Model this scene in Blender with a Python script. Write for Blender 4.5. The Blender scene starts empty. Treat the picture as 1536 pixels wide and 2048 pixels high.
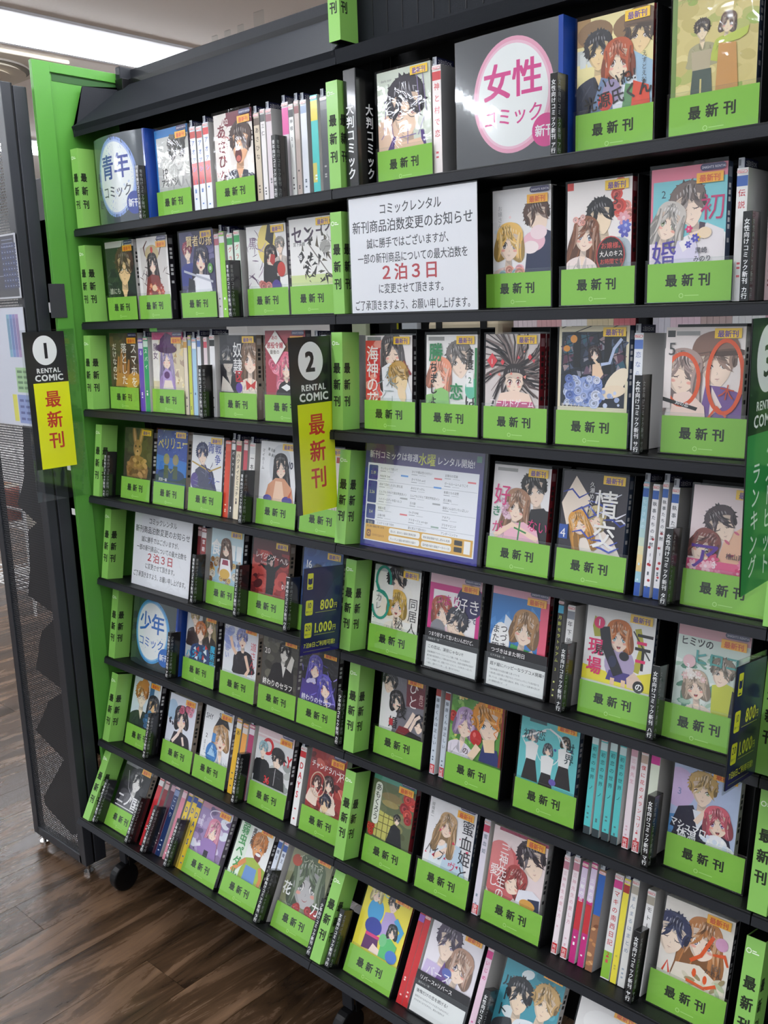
import bpy, math, random
from mathutils import Matrix, Vector
from mathutils.geometry import tessellate_polygon
SC = bpy.context.scene
# ------------------------------------------------------------------ camera
CAM = (2.1015974, -1.24539817, 1.41707628)
RT = (0.74186548, 0.66975567, -0.03260285); UP = (-0.11648899, 0.1766077, 0.97736382); FW = (-0.66035287, 0.72127461, -0.20903832)
cd = bpy.data.cameras.new('camera'); cam = bpy.data.objects.new('camera', cd); SC.collection.objects.link(cam)
cam.matrix_world = Matrix(((RT[0], UP[0], -FW[0], CAM[0]), (RT[1], UP[1], -FW[1], CAM[1]), (RT[2], UP[2], -FW[2], CAM[2]), (0, 0, 0, 1)))
cd.sensor_fit = 'VERTICAL'; cd.sensor_height = 24; cd.lens = 24*1885.31/2048
cd.clip_start = 0.02; cd.clip_end = 60
SC.camera = cam
# ------------------------------------------------------------------ world and exposure
w = bpy.data.worlds.new('shop_ambience'); SC.world = w; w.use_nodes = True
w.node_tree.nodes['Background'].inputs[0].default_value = (0.86, 0.93, 1.0, 1)
w.node_tree.nodes['Background'].inputs[1].default_value = 0.75
SC.view_settings.view_transform = 'Standard'; SC.view_settings.look = 'None'
SC.view_settings.exposure = 0.0; SC.view_settings.gamma = 1
try: SC.view_settings.use_curve_mapping = False
except Exception: pass
SC.cycles.use_denoising = True
SC.cycles.max_bounces = 8; SC.cycles.transparent_max_bounces = 24
SC.cycles.sample_clamp_indirect = 6
STRIP = 40.0        # brightness of the ceiling tubes
LIGHT_X = (-4.77, -2.13, .51, 3.15)
FLOOR = -0.055; CEIL = 2.70
ROWS=[(0.021, 1.6332, -0.0013), (0.0173, 1.4126, 0.0016), (0.0, 1.2, 0.043), (-0.0086, 0.982, 0.1522), (-0.0079, 0.766, 0.1698), (-0.0103, 0.5511, 0.1767), (-0.0516, 0.3319, 0.2692), (-0.131, 0.1402, 0.4901)]
FACE=[('a19', 1, 0.2324, 0.1319, 0.1972, (0.2484, 0.3813, -0.001, -0.0019, 0.0546), 1, 'g'), ('asa', 1, 0.4474, 0.1395, 0.1965, (0.4587, 0.5909, -0.0036, -0.001, 0.0515), 1, 'g'), ('man3', 1, 0.9002, 0.1387, 0.218, (0.924, 1.042, 0.0032, 0.005, 0.0521), 1, 'g'), ('genji', 1, 1.3154, 0.1234, 0.1904, (1.32, 1.444, 0.0033, 0.0029, 0.0596), 1, 'g'), ('pair', 1, 1.4663, 0.1184, 0.1962, (1.4671, 1.5932, 0.0063, 0.0074, 0.0615), 1, 'g'), ('glas', 2, -0.0025, 0.13, 0.1967, (0.0188, 0.1441, 0.0011, 0.0036, 0.0584), 1, 'g'), ('kimo', 2, 0.1195, 0.1526, 0.1986, (0.1437, 0.2885, 0.0013, -0.0013, 0.0576), 1, 'g'), ('kenj', 2, 0.2862, 0.1399, 0.201, (0.3176, 0.4462, 0.0048, 0.0002, 0.0595), 1, 'g'), ('kuro', 2, 0.5277, 0.1275, 0.1813, (0.5479, 0.674, 0.0013, -0.0022, 0.0551), 1, 'g'), ('seng', 2, 0.6601, 0.1221, 0.1847, (0.6837, 0.7992000000000001, -0.0024, -0.0028, 0.0557), 1, 'g'), ('pinc', 2, 1.1661, 0.11, 0.1928, (1.1554, 1.2817, 0.0102, 0.0058, 0.0654), 1, 'g'), ('ojou', 2, 1.3053, 0.1078, 0.1844, (1.2971, 1.4253, 0.0038, 0.0046, 0.0598), 1, 'g'), ('kon2', 2, 1.4429, 0.1107, 0.1973, (1.4435, 1.5676, 0.0069, 0.0083, 0.0591), 1, 'g'), ('brow', 3, -0.0088, 0.1373, 0.196, (0.0165, 0.1454, -0.0017, 0.0005, 0.0565), 1, 'g'), ('phat', 3, 0.172, 0.1317, 0.1951, (0.2014, 0.321, 0.0031, 0.0029, 0.0523), 1, 'g'), ('dore', 3, 0.4471, 0.132, 0.1794, (0.4532, 0.5736, -0.0017, -0.0029, 0.0558), 2, 'g'), ('vill', 3, 0.5875, 0.1248, 0.1912, (0.6024, 0.7235, -0.0013, 0.0002, 0.0556), 1, 'g'), ('kaij', 3, 0.8647, 0.1137, 0.1757, (0.8826, 1.0108, -0.0004, 0.0036, 0.0558), 3, 'g'), ('kach', 3, 1.0294, 0.1108, 0.1762, (1.0236, 1.1474, 0.0062, 0.0051, 0.0586), 1, 'g'), ('cold', 3, 1.1505, 0.1033, 0.1764, (1.1589, 1.2842, 0.0058, 0.0089, 0.0563), 3, 'g'), ('bdre', 3, 1.2933, 0.1253, 0.1871, (1.3001, 1.4255, 0.0044, 0.0099, 0.0559), 1, 'g'), ('thir', 3, 1.4663, 0.1153, 0.1836, (1.4787, 1.6038, 0.0062, 0.0078, 0.0617), 1, 'g'), ('rabb', 4, 0.0235, 0.13, 0.1807, (0.0347, 0.1655, 0.0016, 0.0021, 0.0595), 1, 'g'), ('peli', 4, 0.1698, 0.124, 0.1836, (0.1758, 0.3028, 0.0033, 0.0009, 0.0552), 1, 'g'), ('bswo', 4, 0.3093, 0.1142, 0.179, (0.3122, 0.4454, 0.0043, 0.004, 0.0546), 1, 'g'), ('ten', 4, 0.5463, 0.1137, 0.1817, (0.557, 0.6836, 0.0011, 0.0034, 0.054), 1, 'g'), ('hid', 4, 0.6902, 0.1147, 0.1819, (0.7003, 0.8144, 0.0025, 0.0035, 0.0569), 1, 'g'), ('suki', 4, 1.1549, 0.1132, 0.1824, (1.1688, 1.2922, 0.0031, 0.0083, 0.0568), 1, 'g'), ('jouk', 4, 1.2925, 0.1155, 0.1833, (1.3052, 1.4297, 0.0022, 0.0033, 0.0571), 1, 'g'), ('a3', 4, 1.523, 0.0791, 0.1819, (1.5201, 1.6462, 0.0019, 0.0025, 0.058), 1, 'g'), ('shok', 5, 0.3579, 0.1154, 0.1834, (0.3652, 0.4749, 0.0037, 0.0042, 0.0593), 1, 'g'), ('rage', 5, 0.4882, 0.1324, 0.1787, (0.512, 0.6296, -0.0001, 0.005, 0.0511), 1, 'g'), ('b16', 5, 0.6704, 0.1159, 0.18, (0.6773, 0.7893, 0.0016, 0.0035, 0.0551), 1, 'g'), ('s5', 5, 0.8713, 0.1181, 0.1735, (0.8772, 1.0016, 0.0048, 0.0038, 0.0581), 1, 'g'), ('tsum', 5, 1.0093, 0.1182, 0.1828, (1.0143, 1.147, 0.0009, 0.0029, 0.0553), 1, 'i'), ('tsuz', 5, 1.1472, 0.1166, 0.184, (1.1581, 1.2883, 0.002, 0.0032, 0.0537), 3, 'i'), ('neet', 5, 1.3418, 0.1335, 0.1824, (1.3529, 1.4711, 0.002, 0.0034, 0.0563), 1, 'g'), ('himi', 5, 1.508, 0.1104, 0.183, (1.5023, 1.6095, 0.0002, 0.0056, 0.0574), 1, 'g'), ('haji', 6, 0.225, 0.1336, 0.1747, (0.2372, 0.3683, 0.0055, 0.0049, 0.0557), 1, 'g'), ('nami', 6, 0.3647, 0.1251, 0.1767, (0.3868, 0.5122, 0.0094, 0.0111, 0.0672), 1, 'g'), ('ow20', 6, 0.5162, 0.1183, 0.1759, (0.526, 0.6489, 0.0123, 0.0047, 0.0587), 1, 'g'), ('owpu', 6, 0.6523, 0.1099, 0.1613, (0.6615, 0.7744, 0.0076, 0.0035, 0.0574), 1, 'g'), ('hito', 6, 0.8882, 0.1109, 0.1723, (0.8831, 1.0099, 0.0003, 0.0076, 0.059), 1, 'g'), ('boku', 6, 1.0602, 0.1222, 0.1719, (1.0676, 1.1901, -0.0011, 0.0048, 0.0542), 1, 'g'), ('hats', 6, 1.2071, 0.1171, 0.1744, (1.2204, 1.3497, 0.0056, 0.0064, 0.0621), 1, 'g'), ('mars', 6, 1.5066, 0.1022, 0.1697, (1.5099, 1.6338, 0.0034, 0.0067, 0.0599), 1, 'g'), ('blon', 7, 0.0041, 0.1249, 0.1823, (0.0191, 0.1388, 0.004, 0.0092, 0.0576), 1, 'g'), ('flow', 7, 0.1677, 0.1101, 0.1748, (0.1756, 0.3042, 0.0018, 0.0061, 0.0575), 1, 'g'), ('shy2', 7, 0.3204, 0.1005, 0.1873, (0.3087, 0.4353, 0.0038, 0.009, 0.0573), 1, 'g'), ('days', 7, 0.5075, 0.1273, 0.186, (0.5173, 0.6431, 0.001, 0.0039, 0.0571), 1, 'g'), ('chan', 7, 0.6934, 0.1027, 0.1861, (0.6941, 0.8126, 0.0068, 0.0102, 0.0609), 1, 'g'), ('moku', 7, 0.8747, 0.1124, 0.1908, (0.881, 1.0016, 0.0034, 0.0018, 0.0585), 1, 'g'), ('mikk', 7, 1.0258, 0.1115, 0.1885, (1.02, 1.1457, 0.0029, 0.0031, 0.0567), 1, 'g'), ('mika', 7, 1.174, 0.1151, 0.1772, (1.178, 1.3057, 0.0021, 0.0046, 0.056), 1, 'g'), ('lens', 7, 1.5136, 0.1113, 0.1745, (1.5082, 1.6296, 0.0033, 0.0214, 0.0528), 1, 'g'), ('nino', 8, 0.0369, 0.1232, 0.1845, (0.019, 0.1369, 0.0013, 0.0104, 0.0544), 1, 'g'), ('pgir', 8, 0.3441, 0.1127, 0.1803, (0.3489, 0.4798, -0.0006, 0.0027, 0.051), 1, 'g'), ('peda', 8, 0.4946, 0.1144, 0.1819, (0.4924, 0.6213, 0.0017, 0.0027, 0.0528), 1, 'g'), ('hana', 8, 0.6732, 0.1239, 0.1818, (0.6777, 0.796, -0.0007, 0.0037, 0.0561), 1, 'g'), ('yell', 8, 0.8879, 0.1273, 0.1829, (0.8952, 1.0209, 0.0004, 0.0043, 0.0562), 1, 'g'), ('reve', 8, 1.081, 0.1222, 0.1801, (1.0615, 1.195, 0.0067, 0.0106, 0.06), 1, 'i'), ('bcou', 8, 1.2384, 0.1205, 0.1863, None, 1, 'n'), ('whit', 8, 1.3901, 0.0909, 0.1812, None, 1, 'n')]
SPINES=[(1, 0.3802, 0.0194, 'e8ebf2', 'b8352f', 'アオアシ 19', '2a5fae', 'white and blue paperback spine with red block'), (1, 0.403, 0.0191, 'e8ebf2', 'b8352f', 'アオアシ 19', '2a5fae', 'white and blue paperback spine with red block'), (1, 0.4255, 0.0239, 'eceef2', 'd02a30', 'アオアシ', '2a5fae', 'white paperback spine with a tall red block'), (1, 0.5882, 0.0168, 'c9b9a0', '5a4434', 'あさひな', '33221c', 'brown and cream paperback spine'), (1, 0.6081, 0.0136, 'e6e2e0', '444444', '三仁', '222222', 'white paperback spine with black title'), (1, 0.6247, 0.0164, 'd8ccd0', '8d5560', '', '555555', 'grey pink paperback spine'), (1, 0.6715, 0.0185, 'e0d6dc', 'd84f9b', '', '333333', 'paperback spine with magenta top'), (1, 0.6907, 0.0128, 'eeeeea', '222222', '神様 21', '222222', 'white paperback spine with black lettering'), (1, 0.7063, 0.0127, 'c8b8b0', '7a2020', '', '222222', 'dark red and cream paperback spine'), (1, 0.7232, 0.0167, 'dfe3ea', '93a7c4', '', '445566', 'pale lilac paperback spine'), (1, 0.7509, 0.0204, '3fc0bd', 'e8d23a', '', 'e9f6f4', 'turquoise paperback spine with yellow patch'), (1, 0.7767, 0.0187, '3a3f45', '55585c', '', '888888', 'charcoal paperback spine'), (1, 1.0439, 0.0195, 'f0e6e2', 'c8333a', '神と村で恋', 'c8333a', 'white and red wide paperback spine'), (2, 0.4423, 0.0155, 'dcd8d8', 'b06070', '', '555555', 'off white paperback spine'), (2, 0.4587, 0.017, '8fd03c', 'f0f0f0', '', 'ffffff', 'lime green paperback spine'), (2, 0.4849, 0.0181, 'e4efe2', '2f9a48', 'グラゼニ', 'c8322c', 'green paperback spine with red title'), (2, 0.5079, 0.0195, 'dff0e0', '2fa558', 'グラゼニ', 'c8322c', 'green and white paperback spine'), (2, 1.5666, 0.0154, 'eae8e6', '3b62ae', '伝説', 'c03038', 'white paperback spine with red lettering'), (2, 1.6104, 0.0119, 'e8c7cf', 'b02a34', 'カルテと', '8a2030', 'pink paperback spine'), (3, 0.1416, 0.021, '6a4ab8', 'e8e0f4', 'る', 'ffffff', 'purple paperback spine'), (3, 0.1627, 0.0248, '2fa36a', 'd8f0e0', 'スパイ', 'ffffff', 'green paperback spine'), (3, 0.3202, 0.0132, 'e9dcc6', 'd2a04a', '', '333333', 'cream paperback spine'), (3, 0.3372, 0.0112, 'c9d24e', '9ab4c8', '', '333333', 'yellow green paperback spine'), (3, 0.3521, 0.0148, 'a9cfe8', 'ffffff', '', '2c4a86', 'light blue paperback spine'), (3, 0.3707, 0.0128, 'e9eef4', '5a7fc0', '', '334477', 'white and blue paperback spine'), (3, 0.394, 0.0125, 'e8d8dc', 'd05060', '', '555555', 'white and rose paperback spine'), (3, 0.4154, 0.0176, 'f0f0f0', '111111', '', '222222', 'plain white paperback spine'), (3, 0.7452, 0.0154, 'd9dde2', '444c66', '', '333333', 'pale paperback spine behind the number two sign'), (3, 0.7648, 0.0152, 'c9ccd6', '343c56', '', '333333', 'grey paperback spine behind the number two sign'), (3, 1.428, 0.0144, 'eceff4', '5c7dc6', '恋なら', '8c9ac4', 'white paperback spine with pale blue title'), (3, 1.6059, 0.0067, 'e9e9f0', '6a55b8', '', '333366', 'white and violet paperback spine'), (4, 0.4385, 0.0195, 'd8492e', 'e05a3c', '', 'f6c8a0', 'orange red paperback spine'), (4, 0.4598, 0.0123, '35302f', 'e9e9e9', 'バトゥーキ', 'ffffff', 'black paperback spine with white title'), (4, 0.4755, 0.0173, 'ecdfc2', 'c03036', 'ハクメイとミコチ 8', '3a2a22', 'cream and red paperback spine'), (4, 0.5008, 0.0135, 'c84f5c', 'e8d0d0', '', 'ffffff', 'rose red paperback spine'), (4, 0.521, 0.0183, 'ecebe8', 'dddddd', '一本釣の', '222222', 'white paperback spine with black title'), (4, 1.4435, 0.01, '9fcbd8', '2f5fae', '七つさまの', 'cfe6ee', 'pale blue paperback spine with yellow glow'), (4, 1.4593, 0.0107, 'f0eef0', '2f5fae', '執事たちの沈黙 11', '38404a', 'white paperback spine with red roses'), (4, 1.4749, 0.0097, 'f0eef0', '2f5fae', '執事たちの沈黙 11', '38404a', 'white paperback spine with red roses'), (4, 1.4902, 0.0117, 'f0eef0', '2f5fae', '執事たちの沈黙', '38404a', 'white paperback spine with red roses'), (5, 0.3065, 0.0136, '7a2f34', 'c8b0b0', '', 'e8e0e0', 'dark red thin paperback spine'), (5, 0.3215, 0.0173, '9a2f2f', 'e8e0e0', '官能家', 'ffffff', 'brick red paperback spine with white title'), (5, 1.2936, 0.0108, '26221f', '4ab4d8', '月影モラトリアム 3', 'cdd45c', 'black paperback spine with yellow title'), (5, 1.3117, 0.0142, 'f0efed', '8a8f99', '年下彼', '333333', 'white paperback spine with black title'), (6, 1.0265, 0.0123, 'c9d2dc', 'a03430', '藤原くんは正しい', '334455', 'grey blue paperback spine with red seal'), (6, 1.0492, 0.0122, 'c9d2dc', 'a03430', '藤原くんは正しい', '334455', 'grey blue paperback spine with red seal'), (6, 1.3621, 0.0124, '58c4c4', 'd0e8e8', '初恋の世界 ノ', '24585c', 'turquoise paperback spine'), (6, 1.3787, 0.0127, '58c4c4', 'd0e8e8', '初恋の世界 ノ', '24585c', 'turquoise paperback spine'), (6, 1.3961, 0.013, '58c4c4', 'd0e8e8', '初恋の世界 ノ', '24585c', 'turquoise paperback spine'), (6, 1.4133, 0.0122, '58c4c4', 'd0e8e8', '初恋の世界 ノ', '24585c', 'turquoise paperback spine'), (6, 1.4337, 0.0117, 'f0e1e6', 'd9a8b8', '三神先生', 'd9a0b0', 'pale pink paperback spine with red seal'), (6, 1.4516, 0.0124, 'f4ecec', 'c8b0a0', '僕に花のメランコリー', 'd0323c', 'white paperback spine with bold red title'), (6, 1.4687, 0.0154, 'e9f0dc', 'd83c9c', '', '58b050', 'pink and green paperback spine'), (6, 1.6525, 0.0095, 'f0c070', 'e8e8e0', '', 'c05020', 'orange and cream paperback spine'), (7, 0.4399, 0.0207, 'e8b830', 'f4f0e8', 'あ', '222222', 'yellow paperback spine'), (7, 0.4632, 0.018, 'f0a850', 'e8e0d8', '', 'ffffff', 'orange paperback spine'), (7, 0.4866, 0.0178, 'b03a6a', 'e8e0e8', '', 'ffffff', 'magenta paperback spine'), (7, 0.6599, 0.021, 'f2f0ee', 'd0262c', 'DAYS', 'd0262c', 'white paperback spine with big red capitals'), (7, 1.1553, 0.0138, 'ded8e4', 'c84060', '蜜血姫', '667788', 'pale lilac paperback spine with red seal'), (7, 1.3267, 0.011, 'f4e6ea', 'c08090', '三神先生の愛し方', 'dba8b6', 'pale pink paperback spine with red seal'), (7, 1.3452, 0.0119, 'f4e6ea', 'c08090', '三神先生の愛し方', 'dba8b6', 'pale pink paperback spine with red seal'), (7, 1.3615, 0.0117, 'c22c7c', 'e8d8ec', '三獣の恋', 'ffffff', 'magenta paperback spine with red middle'), (7, 1.3785, 0.0115, 'c22c7c', 'e8d8ec', '三獣の恋', 'ffffff', 'magenta paperback spine with red middle'), (7, 1.3934, 0.0133, '9a6a4c', '2c62b4', '', 'ffffff', 'brown picture paperback spine with blue top'), (7, 1.4226, 0.0157, 'e9e6e4', 'd84090', 'マキの南西日記 2', 'c42c34', 'white paperback spine with crimson title'), (7, 1.4401, 0.011, 'f0e248', 'b03030', '', 'b0a020', 'yellow paperback spine'), (7, 1.4538, 0.0126, 'ecebe6', 'b8b0a0', 'まんまるはまとめ', '8a9aac', 'off white paperback spine with small seal'), (7, 1.4816, 0.0139, 'f0efed', 'b0a898', 'モトーメ', '333333', 'white paperback spine with black title'), (8, 0.1707, 0.0242, 'c8323a', 'e8e4e4', '', 'ffffff', 'red and white paperback spine'), (8, 0.1965, 0.0171, '8a2c36', 'd8b8b8', '', 'e8c0c0', 'dark crimson paperback spine'), (8, 0.2221, 0.0169, '5a2a44', 'c8a0b0', '', 'e8c0c0', 'dark plum paperback spine'), (8, 0.238, 0.0233, '1f3566', '8898c0', 'ここり', 'dfe8f8', 'navy blue paperback spine'), (8, 0.2696, 0.0167, 'd88a9c', 'e8c8d0', '', 'ffffff', 'dusty pink paperback spine'), (8, 0.2926, 0.0162, 'e8c83c', '2c4a9a', 'DAYS', '2c4a9a', 'yellow and blue paperback spine'), (8, 0.3149, 0.016, 'e8c83c', '2c4a9a', 'DAYS', '2c4a9a', 'yellow and blue paperback spine'), (8, 0.3313, 0.0178, 'e8c83c', '2c4a9a', 'DAYS', '2c4a9a', 'yellow and blue paperback spine'), (8, 0.6243, 0.0133, 'dde4f0', '3c62b0', '魔王', '2c3a66', 'white and blue paperback spine'), (8, 0.6425, 0.0131, 'dde4f0', '3c62b0', '魔王', '2c3a66', 'white and blue paperback spine'), (8, 1.034, 0.014, 'c8282c', '9a60c0', '', 'f0c8c0', 'bright red paperback spine with violet top'), (8, 1.0485, 0.014, 'c8282c', 'd02030', '', 'f0c8c0', 'bright red paperback spine with red top'), (8, 1.1966, 0.0134, 'f0d0e0', 'd8408c', 'いじめ', 'd8408c', 'pink paperback spine with magenta title')]
TABS=[(1, 0.223, 0.0195, 0.1127, '青年向けコミック新刊', 'ア行'), (1, 0.6779, 0.0144, 0.1154, '青年向けコミック新刊', 'カ行'), (1, 1.2954, 0.0104, 0.1201, '女性向けコミック新刊', 'ア行'), (2, 0.5211, 0.0131, 0.1163, '青年向けコミック新刊', 'サ行'), (2, 1.5917, 0.0113, 0.1222, '女性向けコミック新刊', 'カ行'), (3, 0.4201, 0.0142, 0.1162, '青年向けコミック新刊', 'タ行'), (3, 1.4497, 0.0095, 0.1196, '女性向けコミック新刊', 'サ行'), (4, 0.0049, 0.0184, 0.116, '青年向けコミック新刊', 'ハ行'), (4, 0.538, 0.015, 0.1148, '青年向けコミック新刊', 'マ行'), (4, 1.5025, 0.0082, 0.1194, '女性向けコミック新刊', 'タ行'), (5, 0.3385, 0.0134, 0.1168, '青年向けコミック新刊', 'ヤ行'), (5, 0.4961, 0.0122, 0.1176, '青年向けコミック新刊', 'ラ行'), (5, 0.6617, 0.0109, 0.1156, '青年向けコミック新刊', 'ワ行'), (5, 1.3265, 0.0085, 0.1155, '女性向けコミック新刊', 'ナ行'), (5, 1.487, 0.0074, 0.1163, '女性向けコミック新刊', 'ハ行'), (6, 0.2152, 0.0167, 0.1172, '少年向けコミック新刊', 'ア行'), (6, 0.8042, 0.0101, 0.1195, '少年向けコミック新刊', 'カ行'), (6, 1.4856, 0.0094, 0.1143, '女性向けコミック新刊', 'マ行'), (7, 0.1448, 0.0176, 0.1191, '少年向けコミック新刊', 'サ行'), (7, 0.4972, 0.0149, 0.1181, '少年向けコミック新刊', 'タ行'), (7, 1.4841, 0.0105, 0.1144, '女性向けコミック新刊', 'ヤ行'), (8, 0.0041, 0.0169, 0.1159, '少年向けコミック新刊', 'ナ行'), (8, 0.1557, 0.0178, 0.1125, '少年向けコミック新刊', 'ハ行'), (8, 0.2237, 0.0193, 0.1093, '少年向けコミック新刊', 'マ行'), (8, 0.32, 0.0182, 0.1103, '少年向けコミック新刊', 'ヤ行'), (8, 0.6509, 0.0165, 0.1147, '少年向けコミック新刊', 'ラ行'), (8, 0.8174, 0.0104, 0.1108, '少年向けコミック新刊', 'ワ行'), (8, 0.8713, 0.0185, 0.1135, '女性向けコミック新刊', 'ラ行'), (8, 1.2305, 0.0152, 0.1179, '女性向けコミック新刊', 'ワ行')]
COL = SC.collection
# ------------------------------------------------------------------ helpers
def lin(h):
    if isinstance(h, tuple): return h
    c = [int(h[i:i+2], 16)/255 for i in (0, 2, 4)]
    return tuple((v/12.92 if v <= .04045 else ((v+.055)/1.055)**2.4) for v in c) + (1,)
MATS = {}
def mat(name, col='808080', rough=.5, metal=0, coat=0, coatr=.1, emit=0, bump=0, bscale=200, spec=.5, var=0, alpha=1):
    if name in MATS: return MATS[name]
    m = bpy.data.materials.new(name); m.use_nodes = True; nt = m.node_tree; b = nt.nodes['Principled BSDF']
    b.inputs['Base Color'].default_value = lin(col); b.inputs['Roughness'].default_value = rough; b.inputs['Metallic'].default_value = metal
    b.inputs['Coat Weight'].default_value = coat; b.inputs['Coat Roughness'].default_value = coatr
    b.inputs['Specular IOR Level'].default_value = spec
    if emit: b.inputs['Emission Color'].default_value = lin(col); b.inputs['Emission Strength'].default_value = emit
    if bump or var:
        tc = nt.nodes.new('ShaderNodeTexCoord'); n = nt.nodes.new('ShaderNodeTexNoise'); n.inputs['Scale'].default_value = bscale
        nt.links.new(tc.outputs['Object'], n.inputs['Vector'])
        if bump:
            bp = nt.nodes.new('ShaderNodeBump'); bp.inputs['Strength'].default_value = bump; bp.inputs['Distance'].default_value = .001
            nt.links.new(n.outputs['Fac'], bp.inputs['Height']); nt.links.new(bp.outputs['Normal'], b.inputs['Normal'])
        if var:
            mx = nt.nodes.new('ShaderNodeMixRGB'); mx.blend_type = 'MULTIPLY'; mx.inputs['Fac'].default_value = var
            mx.inputs['Color1'].default_value = lin(col); nt.links.new(n.outputs['Fac'], mx.inputs['Color2']); nt.links.new(mx.outputs[0], b.inputs['Base Color'])
    MATS[name] = m; return m
def print_mat(name, rough, coat, coatr):
    m = mat(name, 'ffffff', rough, coat=coat, coatr=coatr); nt = m.node_tree
    a = nt.nodes.new('ShaderNodeAttribute'); a.attribute_name = 'Col'
    nt.links.new(a.outputs['Color'], nt.nodes['Principled BSDF'].inputs['Base Color']); return m
def film_mat(name, tint='ffffff', rough=.07, base=.0, gain=1.0, wav=.35, wscale=22):
    m = bpy.data.materials.new(name); m.use_nodes = True; nt = m.node_tree; nt.nodes.clear()
    out = nt.nodes.new('ShaderNodeOutputMaterial'); t = nt.nodes.new('ShaderNodeBsdfTransparent'); g = nt.nodes.new('ShaderNodeBsdfGlossy')
    t.inputs[0].default_value = lin(tint); g.inputs['Roughness'].default_value = rough; g.inputs['Color'].default_value = (1, 1, 1, 1)
    ge = nt.nodes.new('ShaderNodeNewGeometry'); dt = nt.nodes.new('ShaderNodeVectorMath'); dt.operation = 'DOT_PRODUCT'; nt.links.new(ge.outputs['Normal'], dt.inputs[0]); nt.links.new(ge.outputs['Incoming'], dt.inputs[1])
    ab = nt.nodes.new('ShaderNodeMath'); ab.operation = 'ABSOLUTE'; nt.links.new(dt.outputs['Value'], ab.inputs[0]); om = nt.nodes.new('ShaderNodeMath'); om.operation = 'SUBTRACT'; om.inputs[0].default_value = 1; nt.links.new(ab.outputs[0], om.inputs[1])
    pw_ = nt.nodes.new('ShaderNodeMath'); pw_.operation = 'POWER'; pw_.inputs[1].default_value = 5; nt.links.new(om.outputs[0], pw_.inputs[0]); f = nt.nodes.new('ShaderNodeMath'); f.operation = 'MULTIPLY_ADD'; f.inputs[1].default_value = .95; f.inputs[2].default_value = .045; nt.links.new(pw_.outputs[0], f.inputs[0])
    mt = nt.nodes.new('ShaderNodeMath'); mt.operation = 'MULTIPLY_ADD'; mt.inputs[1].default_value = gain; mt.inputs[2].default_value = base; mt.use_clamp = True
    tc = nt.nodes.new('ShaderNodeTexCoord'); n = nt.nodes.new('ShaderNodeTexNoise'); n.inputs['Scale'].default_value = wscale; n.inputs['Distortion'].default_value = 1.2
    oi = nt.nodes.new('ShaderNodeObjectInfo'); va = nt.nodes.new('ShaderNodeVectorMath'); va.operation = 'ADD'
    nt.links.new(tc.outputs['Object'], va.inputs[0]); nt.links.new(oi.outputs['Location'], va.inputs[1]); nt.links.new(va.outputs[0], n.inputs['Vector'])
    bp = nt.nodes.new('ShaderNodeBump'); bp.inputs['Strength'].default_value = wav; bp.inputs['Distance'].default_value = .004
    nt.links.new(n.outputs['Fac'], bp.inputs['Height']); nt.links.new(bp.outputs['Normal'], g.inputs['Normal'])
    nt.links.new(f.outputs[0], mt.inputs[0]); mx = nt.nodes.new('ShaderNodeMixShader')
    nt.links.new(mt.outputs[0], mx.inputs[0]); nt.links.new(t.outputs[0], mx.inputs[1]); nt.links.new(g.outputs[0], mx.inputs[2]); nt.links.new(mx.outputs[0], out.inputs['Surface'])
    MATS[name] = m; return m
PRINT = print_mat('printed_paper', .42, 0, .1)
GLOSSP = print_mat('laminated_print', .35, .55, .12)
MATTEP = print_mat('matt_print', .6, 0, .1)
FILM = film_mat('clear_sleeve_film', wav=.2)
ACRYL = film_mat('clear_acrylic', 'f8fafa', .04, .01, 1.0, .08, 10)
PAGES = mat('book_pages', 'ded8cc', .8, bump=.4, bscale=900)
BLACK = mat('black_powder_coat', '0c0d0f', .5, bump=.25, bscale=700, spec=.3)
BLACK2 = mat('black_plastic', '08080a', .4, bump=.1, bscale=300, spec=.35)
DARKG = mat('charcoal_steel', '202227', .55, bump=.2, bscale=500, spec=.35)
LIME = mat('lime_card', '88c05c', .38, coat=.35, coatr=.15)
GPANEL = mat('green_laminate', '529238', .38, bump=.15, bscale=500)
WHITEM = mat('white_metal', 'e6e6e4', .4)
CHROME = mat('chrome', 'c8c8c8', .15, metal=1)
def link(o, parent=None):
    COL.objects.link(o)
    if parent: o.parent = parent
    return o
def tag(o, label=None, cat=None, group=None, kind=None):
    if label: o['label'] = label
    if cat: o['category'] = cat
    if group: o['group'] = group
    if kind: o['kind'] = kind
    return o
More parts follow.
